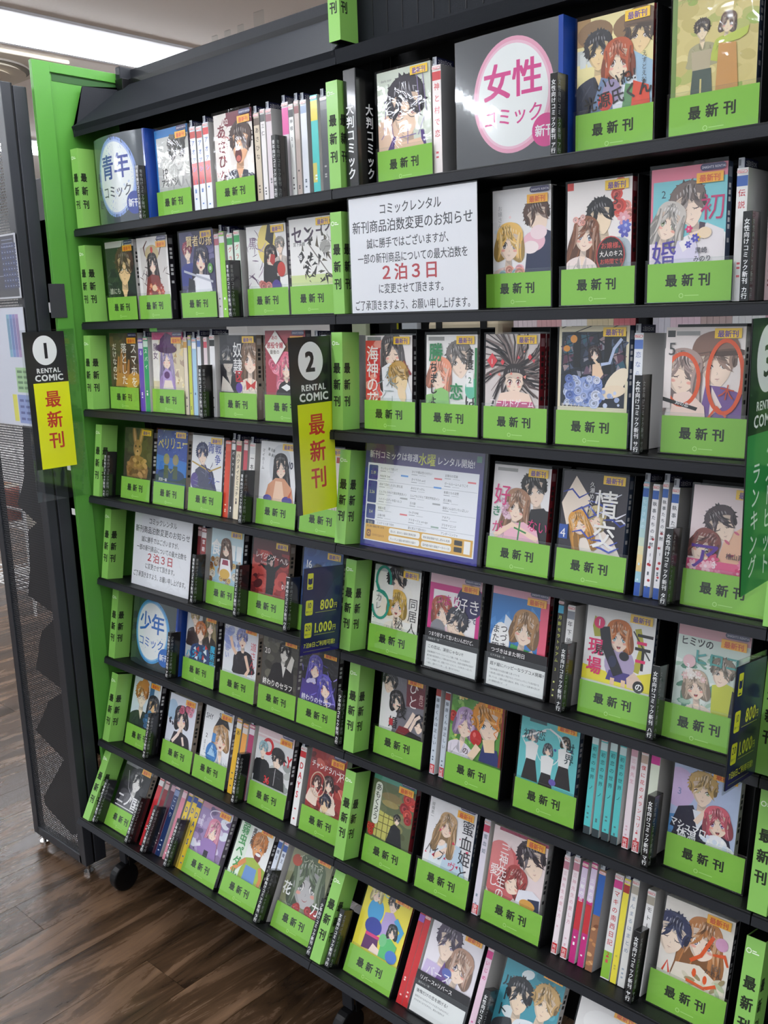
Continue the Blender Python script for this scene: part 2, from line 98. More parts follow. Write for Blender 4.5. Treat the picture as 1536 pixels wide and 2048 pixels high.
class MB:
    def __init__(s): s.v = []; s.f = []; s.mi = []; s.mats = []
    def m(s, mt):
        if mt not in s.mats: s.mats.append(mt)
        return s.mats.index(mt)
    def face(s, pts, mt):
        b = len(s.v); s.v += [tuple(p) for p in pts]; s.f.append(tuple(range(b, b+len(pts)))); s.mi.append(s.m(mt))
    def box(s, a, b, mt, sides=None):
        x0, y0, z0 = a; x1, y1, z1 = b; k = len(s.v)
        s.v += [(x0, y0, z0), (x1, y0, z0), (x1, y1, z0), (x0, y1, z0), (x0, y0, z1), (x1, y0, z1), (x1, y1, z1), (x0, y1, z1)]
        # order: bottom, top, front(-y), right(+x), back(+y), left(-x)
        fs = [(0, 3, 2, 1), (4, 5, 6, 7), (0, 1, 5, 4), (1, 2, 6, 5), (2, 3, 7, 6), (3, 0, 4, 7)]
        nm = ['b', 't', 'f', 'r', 'k', 'l']
        for q, n in zip(fs, nm):
            s.f.append(tuple(k+i for i in q)); s.mi.append(s.m((sides or {}).get(n, mt)))
    def cyl(s, p0, p1, r, mt, n=12, r1=None):
        p0 = Vector(p0); p1 = Vector(p1); d = (p1-p0).normalized(); a = d.orthogonal().normalized(); b = d.cross(a); k = len(s.v); r1 = r if r1 is None else r1
        for p, rr in ((p0, r), (p1, r1)):
            for i in range(n):
                t = 2*math.pi*i/n; s.v.append(tuple(p+a*rr*math.cos(t)+b*rr*math.sin(t)))
        for i in range(n):
            j = (i+1) % n; s.f.append((k+i, k+j, k+n+j, k+n+i)); s.mi.append(s.m(mt))
        s.f.append(tuple(k+i for i in reversed(range(n)))); s.mi.append(s.m(mt)); s.f.append(tuple(k+n+i for i in range(n))); s.mi.append(s.m(mt))
    def prism(s, prof, x0, x1, mt):      # (y,z) outline swept along x
        n = len(prof); k = len(s.v)
        for x in (x0, x1): s.v += [(x, p[0], p[1]) for p in prof]
        for i in range(n):
            j = (i+1) % n; s.f.append((k+i, k+j, k+n+j, k+n+i)); s.mi.append(s.m(mt))
        tri = tessellate_polygon([[Vector((0, p[0], p[1])) for p in prof]])
        for t in tri:
            s.f.append(tuple(k+i for i in t)); s.mi.append(s.m(mt)); s.f.append(tuple(k+n+i for i in reversed(t))); s.mi.append(s.m(mt))
    def mesh(s, name):
        me = bpy.data.meshes.new(name); me.from_pydata(s.v, [], s.f)
        for m_ in s.mats: me.materials.append(m_)
        me.polygons.foreach_set('material_index', s.mi); me.update(); return me
    def build(s, name, parent=None, loc=(0, 0, 0), rot=(0, 0, 0), bev=0):
        o = link(bpy.data.objects.new(name, s.mesh(name)), parent); o.location = loc; o.rotation_euler = rot
        if bev: bevel(o, bev)
        return o
def bevel(o, w_, seg=2):
    b = o.modifiers.new('edge', 'BEVEL'); b.width = w_; b.segments = seg; b.limit_method = 'ANGLE'
def empty(name, loc=(0, 0, 0), rot=(0, 0, 0)):
    o = bpy.data.objects.new(name, None); o.empty_display_size = .05; COL.objects.link(o); o.location = loc; o.rotation_euler = rot; return o
def rp(r, x, o, u):
    y, z, t = ROWS[r-1]; return (x, y+u*math.sin(t)+o*math.cos(t), z+u*math.cos(t)-o*math.sin(t))
def rrot(r): return (-ROWS[r-1][2], 0, 0)
# ------------------------------------------------------------------ glyph outlines
GL = {}; GSC = bpy.data.scenes.new('glyphs')
def glyph(ch, bold):
    k = (ch, bold)
    if k in GL: return GL[k]
    c = bpy.data.curves.new('glyph', 'FONT'); c.body = ch; c.resolution_u = 2; b_ = {0: 0, 1: .009, 2: .021, 3: .034}[bold]
    o = bpy.data.objects.new('glyph', c); GSC.collection.objects.link(o)
    with bpy.context.temp_override(scene=GSC, view_layer=GSC.view_layers[0]):
        dg = bpy.context.evaluated_depsgraph_get(); dg.update()
    me = o.evaluated_get(dg).to_mesh()
    vs = [(v.co.x, v.co.y) for v in me.vertices]; tr = []
    for p in me.polygons:
        q = list(p.vertices)
        for i in range(1, len(q)-1): tr.append((q[0], q[i], q[i+1]))
    o.evaluated_get(dg).to_mesh_clear(); bpy.data.objects.remove(o); bpy.data.curves.remove(c)
    if b_:
        n_ = len(vs); v0, t0 = vs, tr; vs, tr = [], []
        for k_, (ax, ay) in enumerate(((-1, -.8), (1, -.8), (1, .8), (-1, .8))): vs += [(p[0]+ax*b_, p[1]+ay*b_, k_) for p in v0]; tr += [tuple(i+k_*n_ for i in t) for t in t0]
    if ord(ch) > 0x2fff: adv = 1.0
    elif vs: adv = max(v[0] for v in vs)+.07
    else: adv = .3
    GL[k] = (vs, tr, adv); return GL[k]
# ------------------------------------------------------------------ flat print drawn as thin layers of ink
class Ink:
    """2-D drawing in a w x h frame; becomes one mesh with a colour attribute."""
    def __init__(s, w_, h, ux=100.0, step=2.4e-5):
        s.w = w_; s.h = h; s.k = w_/ux; s.ux = ux; s.uy = h/s.k; s.V = []; s.T = []; s.C = []; s.boxes = []; s.step = step
        s.M = None
    def layer(s, bb):
        L = 0
        for b, l in s.boxes:
            if l >= L and not (b[0] > bb[2] or b[2] < bb[0] or b[1] > bb[3] or b[3] < bb[1]): L = l+1
        s.boxes.append((bb, L)); return L
    def tris(s, pts, tris, col, kz=None):
        if s.M: pts = [s.M(p) for p in pts]
        if not pts: return
        xs = [p[0] for p in pts]; ys = [p[1] for p in pts]
        bb = (max(0, min(xs)), max(0, min(ys)), min(s.ux, max(xs)), min(s.uy, max(ys)))
        if bb[0] >= bb[2] or bb[1] >= bb[3]: return
        inside = min(xs) >= 0 and max(xs) <= s.ux and min(ys) >= 0 and max(ys) <= s.uy
        z = -s.step*(s.layer(bb)+1); c = lin(col); kz = kz or [0]*len(pts); sz = s.step*.25
        if inside:
            b = len(s.V); s.V += [(p[0]*s.k, z-kz[i]*sz, p[1]*s.k) for i, p in enumerate(pts)]; s.C += [c]*len(pts); s.T += [tuple(b+i for i in t) for t in tris]; return
        for t in tris:
            q = [pts[i] for i in t]; zq = z-kz[t[0]]*sz
            for ax, lim, sg in ((0, 0, 1), (0, s.ux, -1), (1, 0, 1), (1, s.uy, -1)):
                o = []
                for i in range(len(q)):
                    a = q[i]; b = q[(i+1) % len(q)]; da = (a[ax]-lim)*sg; db = (b[ax]-lim)*sg
                    if da >= 0: o.append(a)
                    if (da >= 0) != (db >= 0):
                        f = da/(da-db); o.append((a[0]+(b[0]-a[0])*f, a[1]+(b[1]-a[1])*f))
                q = o
                if len(q) < 3: break
            if len(q) >= 3:
                b = len(s.V); s.V += [(p[0]*s.k, zq, p[1]*s.k) for p in q]; s.C += [c]*len(q)
                s.T += [(b, b+i, b+i+1) for i in range(1, len(q)-1)]
    def poly(s, pts, col):
        if len(pts) < 3: return
        if len(pts) == 3: return s.tris(list(pts), [(0, 1, 2)], col)
        t = tessellate_polygon([[Vector((p[0], p[1], 0)) for p in pts]])
        s.tris(list(pts), t, col)
    def rect(s, x0, y0, x1, y1, col): s.tris([(x0, y0), (x1, y0), (x1, y1), (x0, y1)], [(0, 1, 2), (0, 2, 3)], col)
    def rrect(s, x0, y0, x1, y1, r, col):
        p = []
        for cx, cy, a in ((x1-r, y1-r, 0), (x0+r, y1-r, 90), (x0+r, y0+r, 180), (x1-r, y0+r, 270)):
            for i in range(5): t = math.radians(a+i*22.5); p.append((cx+r*math.cos(t), cy+r*math.sin(t)))
        s.fan(p, col)
    def fan(s, p, col): s.tris(p, [(0, i, i+1) for i in range(1, len(p)-1)], col)
    def ell(s, cx, cy, rx, ry, col, rot=0, n=20):
        c, q = math.cos(math.radians(rot)), math.sin(math.radians(rot))
        s.fan([(cx+rx*math.cos(t)*c-ry*math.sin(t)*q, cy+rx*math.cos(t)*q+ry*math.sin(t)*c) for t in [2*math.pi*i/n for i in range(n)]], col)
    def ring(s, cx, cy, rx, ry, wd, col, n=28):
        p = []; t = []
        for i in range(n):
            a = 2*math.pi*i/n; p += [(cx+rx*math.cos(a), cy+ry*math.sin(a)), (cx+(rx-wd)*math.cos(a), cy+(ry-wd)*math.sin(a))]
            j = (i+1) % n; t += [(2*i, 2*j, 2*j+1), (2*i, 2*j+1, 2*i+1)]
        s.tris(p, t, col)
    def line(s, pts, wd, col, taper=False):
        n = len(pts); L = []
        for i, p in enumerate(pts):
            a = pts[max(0, i-1)]; b = pts[min(n-1, i+1)]; dx, dy = b[0]-a[0], b[1]-a[1]; l = math.hypot(dx, dy) or 1
            q = wd/2*(1 if not taper else max(.12, math.sin(math.pi*(i+.5)/n)))
            L.append(((p[0]-dy/l*q, p[1]+dx/l*q), (p[0]+dy/l*q, p[1]-dx/l*q)))
        v = [x for a in L for x in a]; t = []
        for i in range(n-1): t += [(2*i, 2*i+1, 2*i+3), (2*i, 2*i+3, 2*i+2)]
        s.tris(v, t, col)
    def text(s, tx, x, y, sz, col, vert=False, bold=1, sx=1.0, cx=False, sp=1.0, rot=0):
        """x,y = left/baseline start; vert: x = column centre, y = top"""
        P = []; T = []; Z = []; ox = 0; oy = 0
        for ch in tx:
            if ch in ' \u3000': 
                if vert: oy -= sz*.5*sp
                else: ox += sz*.35*sx
                continue
            vs, tr, adv = glyph(ch, bold); b = len(P); Z += [v[2] if len(v) > 2 else 0 for v in vs]
            if vert:
                if ch == 'ー': P += [(-(v[1]-.36)*sz*sx, oy-sz*.9+(1-v[0])*sz*.95) for v in vs]
                else: P += [((v[0]-adv/2)*sz*sx, oy-sz*.86+v[1]*sz) for v in vs]
                oy -= sz*sp
            else:
                P += [(ox+v[0]*sz*sx, v[1]*sz) for v in vs]; ox += adv*sz*sx*sp
            T += [tuple(b+i for i in t) for t in tr]
        if cx and not vert: P = [(p[0]-ox/2, p[1]) for p in P]
        c, q = math.cos(math.radians(rot)), math.sin(math.radians(rot))
        s.tris([(x+p[0]*c-p[1]*q, y+p[0]*q+p[1]*c) for p in P], T, col, Z); return ox
    def mesh(s, name, mt, fn=None, sub=0):
        V = s.V; T = s.T; C = s.C
        if sub:
            V = list(V); C = list(C); out = []; st = list(T)
            while st:
                a, b, c = st.pop()
                e = [(abs(V[b][0]-V[a][0]), a, b, c), (abs(V[c][0]-V[b][0]), b, c, a), (abs(V[a][0]-V[c][0]), c, a, b)]
                m_ = max(e)
                if m_[0] <= sub: out.append((a, b, c)); continue
                _, p, q, r = m_; k = len(V); V.append(tuple((V[p][i]+V[q][i])/2 for i in range(3))); C.append(C[p]); st += [(p, k, r), (k, q, r)]
            T = out
        if fn: V = [fn(v) for v in V]
        me = bpy.data.meshes.new(name); me.from_pydata(V, [], T)
        at = me.color_attributes.new('Col', 'FLOAT_COLOR', 'POINT'); at.data.foreach_set('color', [x for c in C for x in c])
        me.materials.append(mt); me.update()
        # keep every face turned to the front (-y)
        if not fn:
            import bmesh
            bm = bmesh.new(); bm.from_mesh(me)
            fl = [f for f in bm.faces if f.normal.y > 0]
            if fl: bmesh.ops.reverse_faces(bm, faces=fl)
            bm.to_mesh(me); bm.free()
        return me
    def build(s, name, parent=None, mt=None, loc=(0, 0, 0), rot=(0, 0, 0), fn=None, sub=0):
        o = link(bpy.data.objects.new(name, s.mesh(name, mt or PRINT, fn, sub)), parent); o.location = loc; o.rotation_euler = rot; return o
def shade(h, f):
    c = [int(h[i:i+2], 16) for i in (0, 2, 4)]
    return ''.join('%02x' % max(0, min(255, int(v*f if f <= 1 else v+(255-v)*(f-1)))) for v in c)
def smooth(pts, k=3):
    n = len(pts); o = []
    for i in range(n):
        p0, p1, p2, p3 = pts[i-1], pts[i], pts[(i+1) % n], pts[(i+2) % n]
        for j in range(k):
            t = j/k; t2 = t*t; t3 = t2*t
            o.append(tuple(.5*((2*p1[a])+(-p0[a]+p2[a])*t+(2*p0[a]-5*p1[a]+4*p2[a]-p3[a])*t2+(-p0[a]+3*p1[a]-3*p2[a]+p3[a])*t3) for a in (0, 1)))
    return o
def lock(I, a, b, w_, bend, col, n=6, top=.55):
    """one tapering lock of hair from a to b"""
    dx, dy = b[0]-a[0], b[1]-a[1]; l = math.hypot(dx, dy) or 1; nx, ny = -dy/l, dx/l; v = []; t = []
    for i in range(n+1):
        f = i/n; q = w_/2*(top+(1-top)*math.sin(min(1, f*2)*math.pi/2))*(1-max(0, f-.45)/.55)**.8; c = bend*math.sin(f*math.pi*.9)
        x, y = a[0]+dx*f+nx*c, a[1]+dy*f+ny*c; v += [(x+nx*q, y+ny*q), (x-nx*q, y-ny*q)]
    for i in range(n): t += [(2*i, 2*i+1, 2*i+3), (2*i, 2*i+3, 2*i+2)]
    I.tris(v, t, col)
# ------------------------------------------------------------------ a drawn head and shoulders in comic style
def head(I, cx, cy, s, hair, sex='f', st='long', cl='f4f2f0', tilt=0, eye='5a4030', sk='f7dfcb', mo='-', gl=0, seed=1, body=1, face=1, flip=1, closed=0):
    rnd = random.Random(seed); c, q = math.cos(math.radians(tilt)), math.sin(math.radians(tilt))
    old = I.M
    def M(p): return (cx+(p[0]*c*flip-p[1]*q)*s, cy+(p[0]*q*flip+p[1]*c)*s)
    I.M = M; hd = shade(hair, .68); hl = shade(hair, 1.3); hm = shade(hair, .86); sd = shade(sk, .88); sr = shade(sk, .78); out = shade(hair, .45)
    f = sex == 'f'; fw = .345 if f else .325; R_ = lambda a, b: a+(b-a)*rnd.random(); tones = (hm, hd, hair, hm, hl, hair)
    if st in ('long', 'wavy', 'twin'):
        L = -1.2 if st != 'twin' else -.45; k = .07 if st == 'wavy' else .02
        I.poly(smooth([(-.42, .3), (-.5, 0), (-.52-k, -.4), (-.6, -.8), (-.56-k, L), (-.3, L-.08), (-.2, -.7), (.2, -.7), (.3, L-.08), (.56+k, L), (.6, -.8), (.52+k, -.4), (.5, 0), (.42, .3), (.25, .52), (0, .59), (-.25, .52)]), hd)
        for j in range(16):
            g = -1 if j % 2 else 1; x = R_(.3, .56); lock(I, (g*x*.8, R_(-.1, .2)), (g*(x+R_(-.05, .1)), L+R_(-.1, .25)), R_(.05, .1), R_(-.08, .08)*(2 if st == 'wavy' else 1), tones[j % 6])
        if st == 'twin':
            for g in (-1, 1):
                for j in range(5): lock(I, (g*.45, .3), (g*R_(.7, .95), R_(-1.1, -.7)), .2, g*-.2, tones[j])
    elif st == 'bob':
        I.poly(smooth([(-.47, .15), (-.54, -.15), (-.52, -.42), (-.36, -.54), (0, -.4), (.36, -.54), (.52, -.42), (.54, -.15), (.47, .15), (.36, .45), (.16, .57), (-.16, .57), (-.36, .45)]), hd)
        for j in range(12):
            g = -1 if j % 2 else 1; x = R_(.34, .5); lock(I, (g*x*.8, .25), (g*(x-.02), R_(-.56, -.44)), R_(.06, .11), g*-.07, tones[j % 6])
    elif st != 'none':
        I.poly(smooth([(-.4, -.12), (-.47, .1), (-.46, .34), (-.32, .52), (-.1, .6), (.12, .6), (.33, .51), (.46, .33), (.47, .1), (.4, -.12), (0, 0)]), hd)
        for j in range(16):
            a = math.radians(-8+j*(196/15)); lock(I, (.2*math.cos(a), .2+.2*math.sin(a)), (R_(.5, .57)*math.cos(a+.12), .1+R_(.52, .6)*math.sin(a+.12)), .14, R_(-.04, .04), tones[j % 6])
    if body:
        nw = .095 if f else .14; bw = .58 if f else .8
        I.poly([(-nw, -.35), (nw, -.35), (nw+.02, -.68), (.2, -.76), (-.2, -.76), (-nw-.02, -.68)], sd)
        I.poly(smooth([(-nw-.03, -.68), (-bw*.75, -.8), (-bw, -1.0), (-bw*1.1, -1.5), (-bw*1.08, -1.95), (bw*1.08, -1.95), (bw*1.1, -1.5), (bw, -1.0), (bw*.75, -.8), (nw+.03, -.68), (0, -.86)]), cl)
        I.poly([(-nw, -.66), (nw, -.66), (.02, -1.05)], sk); I.poly([(-nw, -.5), (nw, -.5), (nw, -.64), (-nw*.4, -.56)], sr)
        I.poly([(-nw-.05, -.66), (-.0, -1.12), (-.18, -1.0)], shade(cl, .78)); I.poly([(nw+.05, -.66), (.0, -1.12), (.18, -1.0)], shade(cl, .88))
        for j in range(7): g = -1 if j % 2 else 1; lock(I, (g*bw*R_(.3, .8), -.9), (g*bw*R_(.3, 1), R_(-1.7, -1.2)), .05, R_(-.05, .05), shade(cl, (.82, .9, 1.1)[j % 3]))
    for g in (-1, 1): I.ell(g*fw*1.0, -.07, .045, .085, sd)
    ch = -.5 if f else -.53
    I.poly(smooth([(-fw, .12), (-fw*.99, -.08), (-fw*.86, -.27), (-fw*.5, -.42), (0, ch), (fw*.5, -.42), (fw*.86, -.27), (fw*.99, -.08), (fw, .12), (fw*.8, .4), (-fw*.8, .4)]), sk)
    I.poly(smooth([(-fw*.97, .0), (-fw*.86, -.26), (-fw*.5, -.41), (-fw*.2, -.46), (-fw*.5, -.34), (-fw*.78, -.18)]), sd)
    I.poly(smooth([(-fw, .3), (fw, .3), (fw*.95, .12), (.1, .04), (-.15, .1), (-fw*.95, .04)]), sd)
    if face:
        for g in (-1, 1):
            ex = g*.17; ey = -.075
            if closed:
                I.line([(ex-.1, ey+.01), (ex-.05, ey-.03), (ex+.0, ey-.042), (ex+.05, ey-.03), (ex+.1, ey+.01)], .026, '2c2020', True)
                for k in (-1, 1): I.line([(ex+k*.05, ey-.03), (ex+k*.07, ey-.06)], .012, '2c2020')
            else:
                eh = .092 if f else .052; ew = .078 if f else .08
                I.ell(ex, ey, ew, eh, 'fbf8f5', 0, 16); I.ell(ex, ey-.002, .055, eh*.97, shade(eye, .62), 0, 14); I.ell(ex, ey-.02, .042, eh*.62, eye, 0, 12); I.ell(ex, ey-eh*.5, .03, eh*.3, shade(eye, 1.5), 0, 8); I.ell(ex, ey+.01, .022, eh*.42, '161011', 0, 8); I.ell(ex-.022, ey+eh*.42, .019, .022, 'ffffff', 0, 7); I.ell(ex+.025, ey-eh*.4, .01, .012, 'ffffff', 0, 6)
                I.line([(ex-.1*g, ey+.0), (ex-.075*g, ey+eh*.75), (ex-.02*g, ey+eh+.012), (ex+.05*g, ey+eh+.008), (ex+.1*g, ey+eh*.5), (ex+.125*g, ey-.005)], .036, '281b1b', True)
                I.line([(ex-.05, ey-eh*.98), (ex, ey-eh*1.08), (ex+.05*g, ey-eh*.96)], .01, sr)
                I.line([(ex-.08*g, ey+eh+.04), (ex+.02*g, ey+eh+.055), (ex+.1*g, ey+eh+.03)], .009, sr)
            I.line([(ex-.1*g, ey+.155), (ex-.03*g, ey+.182), (ex+.04*g, ey+.182), (ex+.11*g, ey+.145)], .017 if f else .024, out, True)
            if f: I.ell(g*.215, -.21, .075, .038, shade('f6b9a8', .5+.5*int(sk[:2], 16)/255)); [I.line([(g*.215+j*.025, -.19), (g*.215+j*.025-.012, -.23)], .007, 'e08878') for j in (-1, 0, 1)]
        I.line([(.004, -.19), (.02, -.232), (-.008, -.24)], .011, sr)
        if mo == 'o': I.poly(smooth([(-.07, -.315), (0, -.305), (.07, -.315), (.055, -.38), (0, -.41), (-.055, -.38)]), '7c2826'); I.ell(0, -.382, .036, .022, 'dd7a74', 0, 8); I.rect(-.045, -.327, .045, -.314, 'fbf6f2')
        elif mo == 'u': I.line([(-.075, -.315), (-.035, -.345), (.01, -.352), (.05, -.34), (.085, -.305)], .016, '96463f', True)
        else: I.line([(-.05, -.335), (-.015, -.338), (.015, -.343), (.055, -.333)], .013, '96463f', True); I.line([(-.02, -.372), (.025, -.372)], .009, sr)
    if gl:
        for g in (-1, 1): I.ring(g*.17, -.085, .13, .105, .013, '2b2524', 20); I.line([(g*.3, -.06), (g*fw, -.03)], .014, '2b2524')
        I.line([(-.045, -.065), (.045, -.065)], .014, '2b2524')
    # crown and fringe drawn lock by lock
    I.poly(smooth([(-.44, .06), (-.455, .28), (-.34, .48), (-.14, .575), (.1, .58), (.32, .49), (.45, .3), (.44, .06), (.34, .2), (.15, .27), (-.15, .27), (-.34, .2)]), hair)
    px_ = R_(-.12, .12); ends = [(-.4, -.2), (-.335, -.0), (-.26, .1), (-.18, .06), (-.1, .13), (-.02, .09), (.06, .14), (.14, .08), (.22, .12), (.3, .05), (.37, -.03), (.42, -.2)]
    for j in (() if st == 'none' else (0, 11, 1, 10, 2, 9, 3, 8, 4, 7, 5, 6)):
        e = ends[j]; lock(I, (px_+e[0]*.35, .53-abs(e[0])*.25), (e[0]+R_(-.03, .03), e[1]+R_(-.03, .03)), .16 if j not in (0, 11) else .13, -e[0]*.35, tones[(j*5+seed) % 6])
    for j in range(0 if st == 'none' else 16):
        x = R_(-.36, .36); lock(I, (px_+x*.45, .5-abs(x)*.2), (x*1.04, R_(.08, .22)), .022, -x*.32, (hd, out, hl, hd)[j % 4])
    for j in range(6): x = -.24+j*.09; lock(I, (x, .44-abs(x)*.3), (x*1.1, .31-abs(x)*.25), .035, 0, shade(hair, 1.5))
    for g in (-1, 1):
        if st in ('long', 'wavy', 'bob', 'twin'):
            for j in range(3): lock(I, (g*(.4-.03*j), .3), (g*R_(.36, .46), -.5 if st != 'bob' else -.43), .09, g*-.08, tones[j+seed % 3], 8)
        elif st != 'none':
            lock(I, (g*.42, .26), (g*.35, -.2), .12, g*-.05, hair); lock(I, (g*.43, .2), (g*.4, -.14), .05, g*-.05, hd)
    if st == 'cap':
        I.poly(smooth([(-.5, .2), (-.5, .42), (-.34, .62), (0, .7), (.34, .62), (.5, .45), (.52, .22), (.2, .2), (-.2, .2)]), cl); I.poly(smooth([(-.1, .27), (.5, .27), (.76, .12), (.5, .13), (0, .16)]), shade(cl, .6)); I.line([(-.45, .24), (0, .27), (.5, .25)], .03, shade(cl, .8))
    if st == 'hat':
        I.ell(0, .33, .72, .14, shade(cl, .7)); I.poly(smooth([(-.4, .35), (-.34, .7), (-.1, .82), (.2, .8), (.38, .62), (.42, .35)]), cl)
    I.M = old
def scatter(I, kind, n, cols, s0, s1, box, seed=1):
    rnd = random.Random(seed)
    for k in range(n):
        x = box[0]+rnd.random()*(box[2]-box[0]); y = box[1]+rnd.random()*(box[3]-box[1]); s = s0+rnd.random()*(s1-s0); c = cols[k % len(cols)]
        if kind == 'dot': I.ell(x, y, s, s, c, 0, 10)
        elif kind == 'leaf': I.ell(x, y, s, s*.4, c, rnd.random()*180, 8)
        elif kind == 'tri':
            a = rnd.random()*6.3; I.poly([(x+s*math.cos(a+t), y+s*math.sin(a+t)) for t in (0, 2.2, 4.1)], c)
        elif kind == 'str':
            a = rnd.random()*6.3; I.line([(x, y), (x+s*.5*math.cos(a)+s*.1, y+s*.5*math.sin(a)), (x+s*math.cos(a), y+s*math.sin(a))], s*.12, c, True)
        elif kind == 'flower':
            for i in range(6): t = i*math.pi/3+rnd.random()*.2; I.ell(x+s*.55*math.cos(t), y+s*.55*math.sin(t), s*.45, s*.3, c, math.degrees(t), 8)
            I.ell(x, y, s*.28, s*.28, shade(c, 1.5), 0, 8)
        elif kind == 'rose':
            for i, f in enumerate((1, .76, .52, .3)): I.ell(x+s*.08*math.cos(i*2), y+s*.08*math.sin(i*2), s*f, s*f*.92, shade(c, (1, .82, 1.15, .7)[i]), 0, 12)
        elif kind == 'brush': I.ell(x, y, s, s*.6, c, rnd.random()*60-30, 12)
# ------------------------------------------------------------------ cover drawings (x 0-100, y 0-~155, the part below 46 stands behind the card)
def bgr(I, c): I.rect(0, 0, 100, I.uy, c)
def vt(I, t, x, y, s, c, b=1, sx=1, sp=1): I.text(t, x, y, s, c, True, b, sx, sp=sp)
def ht(I, t, x, y, s, c, b=1, sx=1, rot=0): I.text(t, x, y, s, c, False, b, sx, rot=rot)
CV = {}
def cover(key, desc):
    def d(fn): CV[key] = (desc, fn); return fn
    return d
@cover('a19', 'grey comic of a curly haired youth with blue border')
def _(I):
    Y = I.uy; bgr(I, '2c7cc0'); I.rect(4, 0, 100, Y-14, 'c9cac4'); scatter(I, 'str', 26, ['dddeda', 'b4b5b0'], 8, 26, (6, 50, 96, Y-20), 3)
    head(I, 66, 106, 52, '4c4c4a', 'm', 'short', 'b8b8b4', 6, sk='d9d9d4', eye='3a3a3a', seed=4, mo='-'); scatter(I, 'brush', 30, ['3d3d3c', '565654', '6a6a68'], 4, 8, (42, 122, 92, 138), 8)
    ht(I, '19', 14, 68, 24, '3a3a3a', 0); ht(I, 'アオアシ', 12, 54, 15, '333333', 2, .85)
@cover('asa', 'white comic of a shouting man with red vertical title')
def _(I):
    Y = I.uy; bgr(I, 'ece5de'); I.rect(34, Y-22, 100, Y, '7a3040'); head(I, 68, 100, 60, '4a332b', 'm', 'short', '2c3144', -6, sk='eab389', mo='o', seed=9, eye='2b2b38')
    I.ell(62, 82, 9, 12, '5c1f1c'); I.ell(62, 77, 6, 5, 'c86458'); vt(I, 'あさひな', 19, Y-16, 24, '7a2431', 2, 1); I.ell(34, Y-14, 7, 7, '7a2431'); ht(I, '32', 28.5, Y-17, 10, 'ece5de', 2)
    scatter(I, 'str', 14, ['8c2431', 'c05050'], 6, 16, (4, 50, 34, Y-20), 2)
@cover('man3', 'pale green comic of a dark haired man in glasses')
def _(I):
    Y = I.uy; bgr(I, 'd3dccc'); I.ell(20, 60, 26, 34, 'e9c9ae'); head(I, 54, 98, 74, '2a2633', 'm', 'short', 'efd0b4', 3, sk='f1d3b8', gl=1, seed=2, eye='a85c4c')
    I.poly([(18, 46), (30, 64), (34, 62), (30, 46)], '4b2c7a'); I.poly([(82, 46), (80, 66), (86, 66), (90, 46)], '4b2c7a'); I.poly([(32, 46), (30, 52), (80, 56), (86, 46)], 'e8c4a6')
    for p in ([(6, 62), (14, 70), (16, 110), (10, 122)], [(76, 60), (92, 90), (86, 140), (76, 138), (80, 90)], [(40, 60), (72, 62)], [(56, 50), (57, 74)], [(10, 76), (26, 84), (30, 60), (26, 50)]): I.line(p, 1.3, '8f7fb0')
    ht(I, '3', 20, Y-24, 9, '333333', 0); ht(I, 'dark noir', 8, Y-14, 5, '888888', 0)
@cover('genji', 'cream comic of three old fashioned figures in hats')
def _(I):
    Y = I.uy; bgr(I, 'efe3a4'); I.rect(0, Y-30, 18, Y, 'a98550'); ht(I, '3', 6, Y-24, 18, 'f4efe0', 0); I.rect(0, Y-50, 26, Y-34, 'ced3cc')
    for x in (4, 14): I.rect(x, Y-54, x+8, Y-38, 'dde2dd')
    for hx in (16, 64): I.ell(hx+8, Y-18, 24, 15, '8a6a46')
    head(I, 29, 114, 40, '23232a', 'm', 'short', '2c3346', 2, sk='eccf9a', seed=3); head(I, 84, 124, 42, '4a3a30', 'm', 'cap', '6b5138', -4, sk='eccf9a', seed=6, body=0)
    I.poly([(58, 92), (70, 110), (80, 104), (100, 92), (100, 46), (70, 46)], '9fc0d6'); I.poly([(66, 100), (76, 108), (82, 60), (70, 52)], 'e4ecf0')
    head(I, 56, 100, 42, 'b8552c', 'f', 'bob', 'e3e5ee', 0, sk='f0dcc0', seed=12, eye='6c4a3a'); I.poly([(20, 46), (34, 84), (46, 80), (50, 46)], '6e86a8'); I.ell(48, 66, 12, 14, '9a8fb0'); I.poly([(74, 46), (76, 74), (96, 66), (98, 46)], 'd8492c')
    I.ell(40, 56, 10, 11, 'd24638'); I.poly([(62, 46), (66, 72), (76, 70), (74, 46)], '5c8f5e')
    ht(I, 'いいね!', 26, 68, 17, '1f1c1c', 1, 1, 8); ht(I, '光源氏くん', 12, 47, 19, '1f1c1c', 2, .95, 8); vt(I, 'えすとえむ', 90, 104, 7, '3a3a3a', 0)
@cover('pair', 'yellow green comic of two standing figures in coats')
def _(I):
    Y = I.uy; bgr(I, 'd3c47e'); scatter(I, 'brush', 60, ['c4b56c', 'ddd08e', 'b3b766', 'cfc07a', '9cb352'], 6, 16, (0, 46, 100, Y), 5)
    I.rect(0, 46, 6, Y, '6c8a3c'); head(I, 36, 114, 20, '453a34', 'm', 'short', 'a8a27c', 2, sk='ead6b4', seed=2); head(I, 66, 116, 20, '6a5140', 'f', 'bob', 'b4c24a', -10, sk='ead6b4', seed=5)
    I.poly([(24, 92), (48, 92), (46, 66), (26, 66)], 'b5a98a'); I.poly([(24, 46), (26, 72), (48, 72), (50, 46)], '3f5046'); I.rect(35, 46, 37, 62, 'd3c47e'); I.poly([(54, 94), (80, 96), (88, 100), (90, 108), (70, 104), (56, 100)], 'b7c64c')
    I.poly([(56, 96), (76, 94), (80, 46), (54, 46)], 'c48f48'); ht(I, 'アフターストーリーが', 8, Y-12, 8.5, 'a89c5a', 0, 1, 4)
